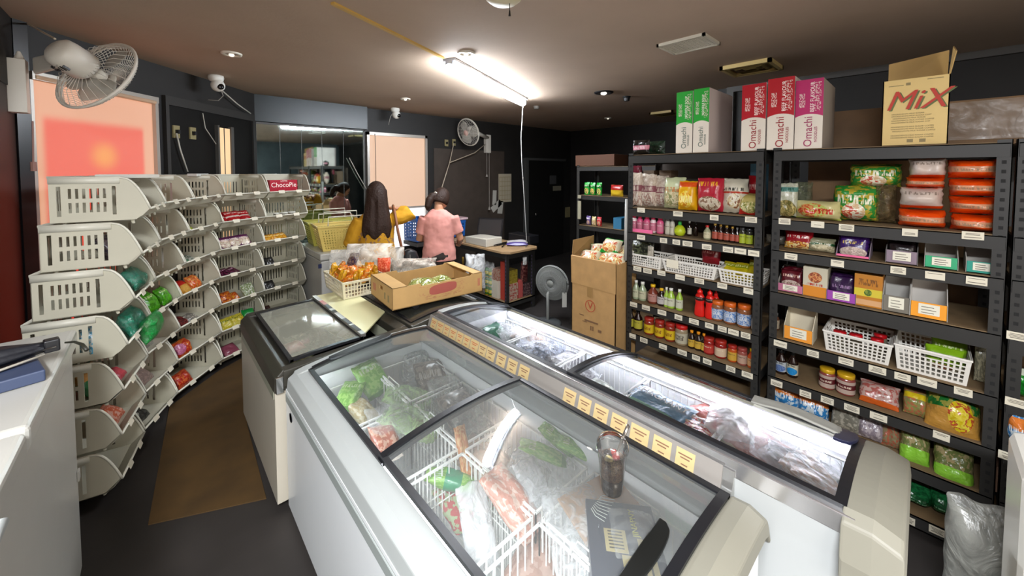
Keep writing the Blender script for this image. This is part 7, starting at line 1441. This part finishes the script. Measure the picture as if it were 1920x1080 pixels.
def face_parts(t,c,R,s):
    P=lambda x,y,z:Vector(c)+R@Vector((x*s,y*s,z*s))
    for q in (-1,1):
        m=M(); m.T=Matrix.Translation(P(q*0.030,0.081,0.004)); m.blob(0.012*s,0.007*s,0.006*s,amp=0,flat=False,n=8); m.obj('eye',mat('eye_dark','#1a1210',0.2),t,smooth=True)
        m=M(); m.tube([P(q*0.014,0.086,0.022),P(q*0.032,0.084,0.027),P(q*0.047,0.074,0.020)],0.003*s,6); m.obj('eyebrow',HAIR,t)
    m=M(); m.tube([P(-0.022,0.080,-0.048),P(0,0.087,-0.047),P(0.022,0.080,-0.048)],[0.002*s,0.005*s,0.002*s],8); m.obj('mouth',mat('lips','#8f4a44',0.4),t,smooth=True)
def person(name,label,loc,rz,s,arms,top,pants,headtilt,hairfn,sleeve,topm_rings,shoe='#1a1a1a'):
    t=thing(name,label,'person',loc,rz); m=M()
    hip=0.80*s
    rings=[(0.74,0.125,0.09),(0.80,0.150,0.108),(0.88,0.145,0.10),(0.96,0.118,0.085),(1.04,0.122,0.088),(1.12,0.140,0.098),(1.20,0.150,0.095),(1.25,0.140,0.08),(1.285,0.09,0.06),(1.305,0.052,0.05)]
    m.loft([el(0,0,z*s,a*s,b*s) for z,a,b in rings])
    hc=Vector((0,0.02,1.445))*s+Vector(headtilt[1]); R=Euler(headtilt[0]).to_matrix()
    m.tube([(0,0,1.27*s),(0,0.004,1.33*s),hc-R@Vector((0,0.015*s,0.06*s))],[0.052*s,0.047*s,0.05*s],14)
    head(m,hc,R,s)
    for q in (-1,1):
        m.tube([(q*0.072*s,0,0.82*s),(q*0.08*s,0.006,0.62*s),(q*0.082*s,0.01,0.43*s),(q*0.083*s,-0.012,0.30*s),(q*0.085*s,-0.012,0.08*s)],[0.085*s,0.076*s,0.054*s,0.052*s,0.033*s],14)
        m.tube([(q*0.085*s,-0.04,0.04*s),(q*0.087*s,0.04,0.035*s),(q*0.092*s,0.13*s,0.022*s)],[0.035*s,0.036*s,0.024*s],10)
    for q,(el_,wr,hd,hu) in zip((-1,1),arms):
        sh=Vector((q*0.155,0,1.225))*s; el_=Vector(el_)*s; wr=Vector(wr)*s
        m.tube([sh*0.97,sh.lerp(el_,0.5),el_,el_.lerp(wr,0.4),wr],[0.052*s,0.043*s,0.037*s,0.037*s,0.024*s],12)
        hand(m,wr,hd,hu,-q if q<0 else 1,s=s*0.95,curl=0.5)
    fuse(m.obj('body',SKIN,t),0.0065)
    face_parts(t,hc,R,s)
    # trousers
    m=M(); m.loft([el(0,0,z*s,(a+0.012)*s,(b+0.012)*s) for z,a,b in ((0.72,0.13,0.10),(0.80,0.155,0.115),(0.88,0.150,0.105),(0.95,0.128,0.092))])
    for q in (-1,1): m.tube([(q*0.072*s,0,0.82*s),(q*0.08*s,0.006,0.62*s),(q*0.083*s,0.01,0.43*s),(q*0.084*s,-0.01,0.28*s),(q*0.086*s,-0.01,0.09*s)],[0.098*s,0.090*s,0.072*s,0.066*s,0.062*s],14)
    fuse(m.obj('trousers',pants,t),0.012,3)
    m=M()
    for q in (-1,1): m.tube([(q*0.085*s,-0.055,0.035*s),(q*0.087*s,0.03,0.04*s),(q*0.093*s,0.14*s,0.03*s)],[0.040*s,0.044*s,0.032*s],10)
    m.v=[(a,b,max(c,0.0)) for a,b,c in m.v]; m.obj('shoes',mat('shoe'+shoe[1:],shoe,0.5),t,smooth=True)
    # top
    m=M(); m.loft([el(0,y*s,z*s,a*s,b*s,24) for z,a,b,y in topm_rings])
    for q,(el_,wr,hd,hu) in zip((-1,1),arms):
        sh=Vector((q*0.145,0,1.222))*s; el_=Vector(el_)*s; wr=Vector(wr)*s; sl=sleeve
        if sl<=1: e2=sh.lerp(el_,sl); m.tube([sh,sh.lerp(e2,0.5),e2],[0.068*s,0.066*s,0.064*s],14)
        else: w2=el_.lerp(wr,sl-1); m.tube([sh,sh.lerp(el_,0.5),el_,el_.lerp(w2,0.6),w2],[0.068*s,0.075*s,0.072*s,0.072*s,0.045*s],14)
    o=fuse(m.obj('top',top,t),0.009,3)
    tx=bpy.data.textures.new(name+'_folds','CLOUDS'); tx.noise_scale=0.12; dp=o.modifiers.new('folds','DISPLACE'); dp.texture=tx; dp.strength=0.022; dp.mid_level=0.5; dp.texture_coords='LOCAL'
    hairfn(t,hc,R,s)
    return t,hc,R
def hair_cap(m,c,R,s,g=1.09,low=-0.35):
    rings=[]
    for j in range(10):
        ph=low+(PI/2-low)*j/9; z=math.sin(ph); w_=math.cos(ph)
        rings.append([tuple(Vector(c)+R@Vector((0.080*g*s*w_*math.cos(a),-0.012*s+(0.096*g*(1.0 if math.sin(a)<0 else 0.62+0.38*max(0,z)))*math.sin(a)*w_*s,0.117*g*s*z))) for a in [2*PI*k/24 for k in range(24)]])
    m.loft(rings)
def long_hair(t,c,R,s):
    m=M(); hair_cap(m,c,R,s,1.26,-0.6)
    c=Vector(c); n=22; prof=[(0.06,0.100,0.098,-0.02),(-0.04,0.106,0.095,-0.04),(-0.13,0.118,0.080,-0.055),(-0.22,0.134,0.066,-0.075),(-0.30,0.138,0.056,-0.09),(-0.37,0.122,0.042,-0.095),(-0.41,0.080,0.018,-0.09)]
    m.loft([[(c.x+a*s*math.cos(2*PI*k/n),c.y+y*s+b*s*math.sin(2*PI*k/n)*(1+0.10*math.cos(9*2*PI*k/n)),c.z+z*s+0.03*s*math.sin(5*k)) for k in range(n)] for z,a,b,y in prof])
    o=fuse(m.obj('long_hair',HAIR,t),0.008,2)
def ponytail(t,c,R,s):
    m=M(); hair_cap(m,c,R,s,1.2,-0.35); c=Vector(c)
    P=lambda x,y,z:c+R@Vector((x*s,y*s,z*s))
    m.tube([P(-0.01,-0.10,0.03),P(-0.03,-0.135,0.0),P(-0.045,-0.145,-0.06),P(-0.05,-0.135,-0.13),P(-0.05,-0.12,-0.17)],[0.022*s,0.036*s,0.042*s,0.034*s,0.012*s],12)
    fuse(m.obj('tied_hair',HAIR,t),0.007,2)
    m=M(); m.tube([P(-0.03,-0.125,0.03),P(-0.005,-0.13,0.04),P(0.01,-0.12,0.03)],0.007*s,8); m.obj('hair_clip',mat('clip_white','#c8c0b4',0.3),t,smooth=True)
YT=mat('mustard_cloth','#c9920f',0.8,noise_amt=0.12,nscale=9,bump=0.1,bscale=40)
g=G('mustard_print',rough=0.85,bump=0.1,bscale=40)
nn=g.noise(16,detail=3); f=g.math('MULTIPLY',g.math('GREATER_THAN',nn,0.56),g.step(g.z,0.30,0.66)); f=g.math('MULTIPLY',f,g.step(g.x,0.2,0.8)); YPm=g.out(g.mix(f,'#cf980f','#8f6a50'))
w1=Vector((1.56,3.60,0)); rz1=-math.atan2(1.56,3.60)
s1=1.545/1.555
t1,hc1,_R=person('person','woman with very long dark hair, mustard top, hand on bag strap',w1,rz1,s1,
   [((-0.235,0.02,1.0),(-0.19,0.17,0.94),(0.2,0.95,-0.1),(0,0.1,1)),((0.315,0.02,1.235),(0.185,0.06,1.315),(-0.9,0.2,0.1),(0,0.2,1))],
   YPm,mat('jeans_dark','#2c2f3a',0.8),(( -0.05,0,0),(0,0,0)),long_hair,1.85,
   [(0.80,0.185,0.130,0),(0.90,0.172,0.120,0),(1.0,0.158,0.112,0),(1.10,0.165,0.115,0),(1.20,0.168,0.108,0),(1.255,0.155,0.095,0),(1.29,0.10,0.075,0),(1.31,0.07,0.062,0)])
m=M(); m.tube([(0.16,0.10,1.24),(0.155,0.04,1.335),(0.165,-0.06,1.28),(0.19,-0.115,1.10),(0.22,-0.10,0.95),(0.25,-0.06,0.86)],0.013,8); t=tag(thing('shoulder_bag','x','bag',w1,rz1),'black shoulder bag on brown strap of the woman in mustard','bag'); m.obj('strap',mat('tan_strap','#7a4a2c',0.6),t,smooth=True)
m=M(); m.loft([el(0.30,-0.03,z,a,0.05,16) for z,a in ((0.62,0.08),(0.64,0.10),(0.80,0.095),(0.88,0.07),(0.90,0.03))]); m.obj('bag_body',mat('black_leather','#18191c',0.45),t,smooth=True); m=M(); m.box(0.30,0.305,-0.085,-0.078,0.66,0.86); m.obj('zip',SILV,t)
PKT=mat('pink_cloth','#c98a80',0.85,noise_amt=0.06,nscale=7,bump=0.1,bscale=40)
w2=Vector((2.17,3.46,0)); rz2=-math.atan2(2.17,3.46)-0.10; s2=1.52/1.555
t2,hc2,_R=person('person','woman with tied black hair and pink short-sleeved shirt, seen from behind',w2,rz2,s2,
   [((-0.215,0.04,0.98),(-0.16,0.22,0.96),(0.3,0.95,0.0),(0,0,1)),((0.225,0.03,0.98),(0.20,0.20,0.90),(-0.1,0.95,-0.1),(0,0,1))],
   PKT,mat('dark_brown_trousers','#2a201c',0.8),((0.0-0.45,0.0,-0.5),(0.02,0.05,-0.045)),ponytail,0.72,
   [(0.76,0.185,0.125,0),(0.86,0.176,0.122,0),(0.96,0.160,0.112,0),(1.06,0.162,0.112,0),(1.16,0.170,0.108,0),(1.235,0.160,0.098,0),(1.28,0.11,0.075,0),(1.305,0.07,0.062,0)])
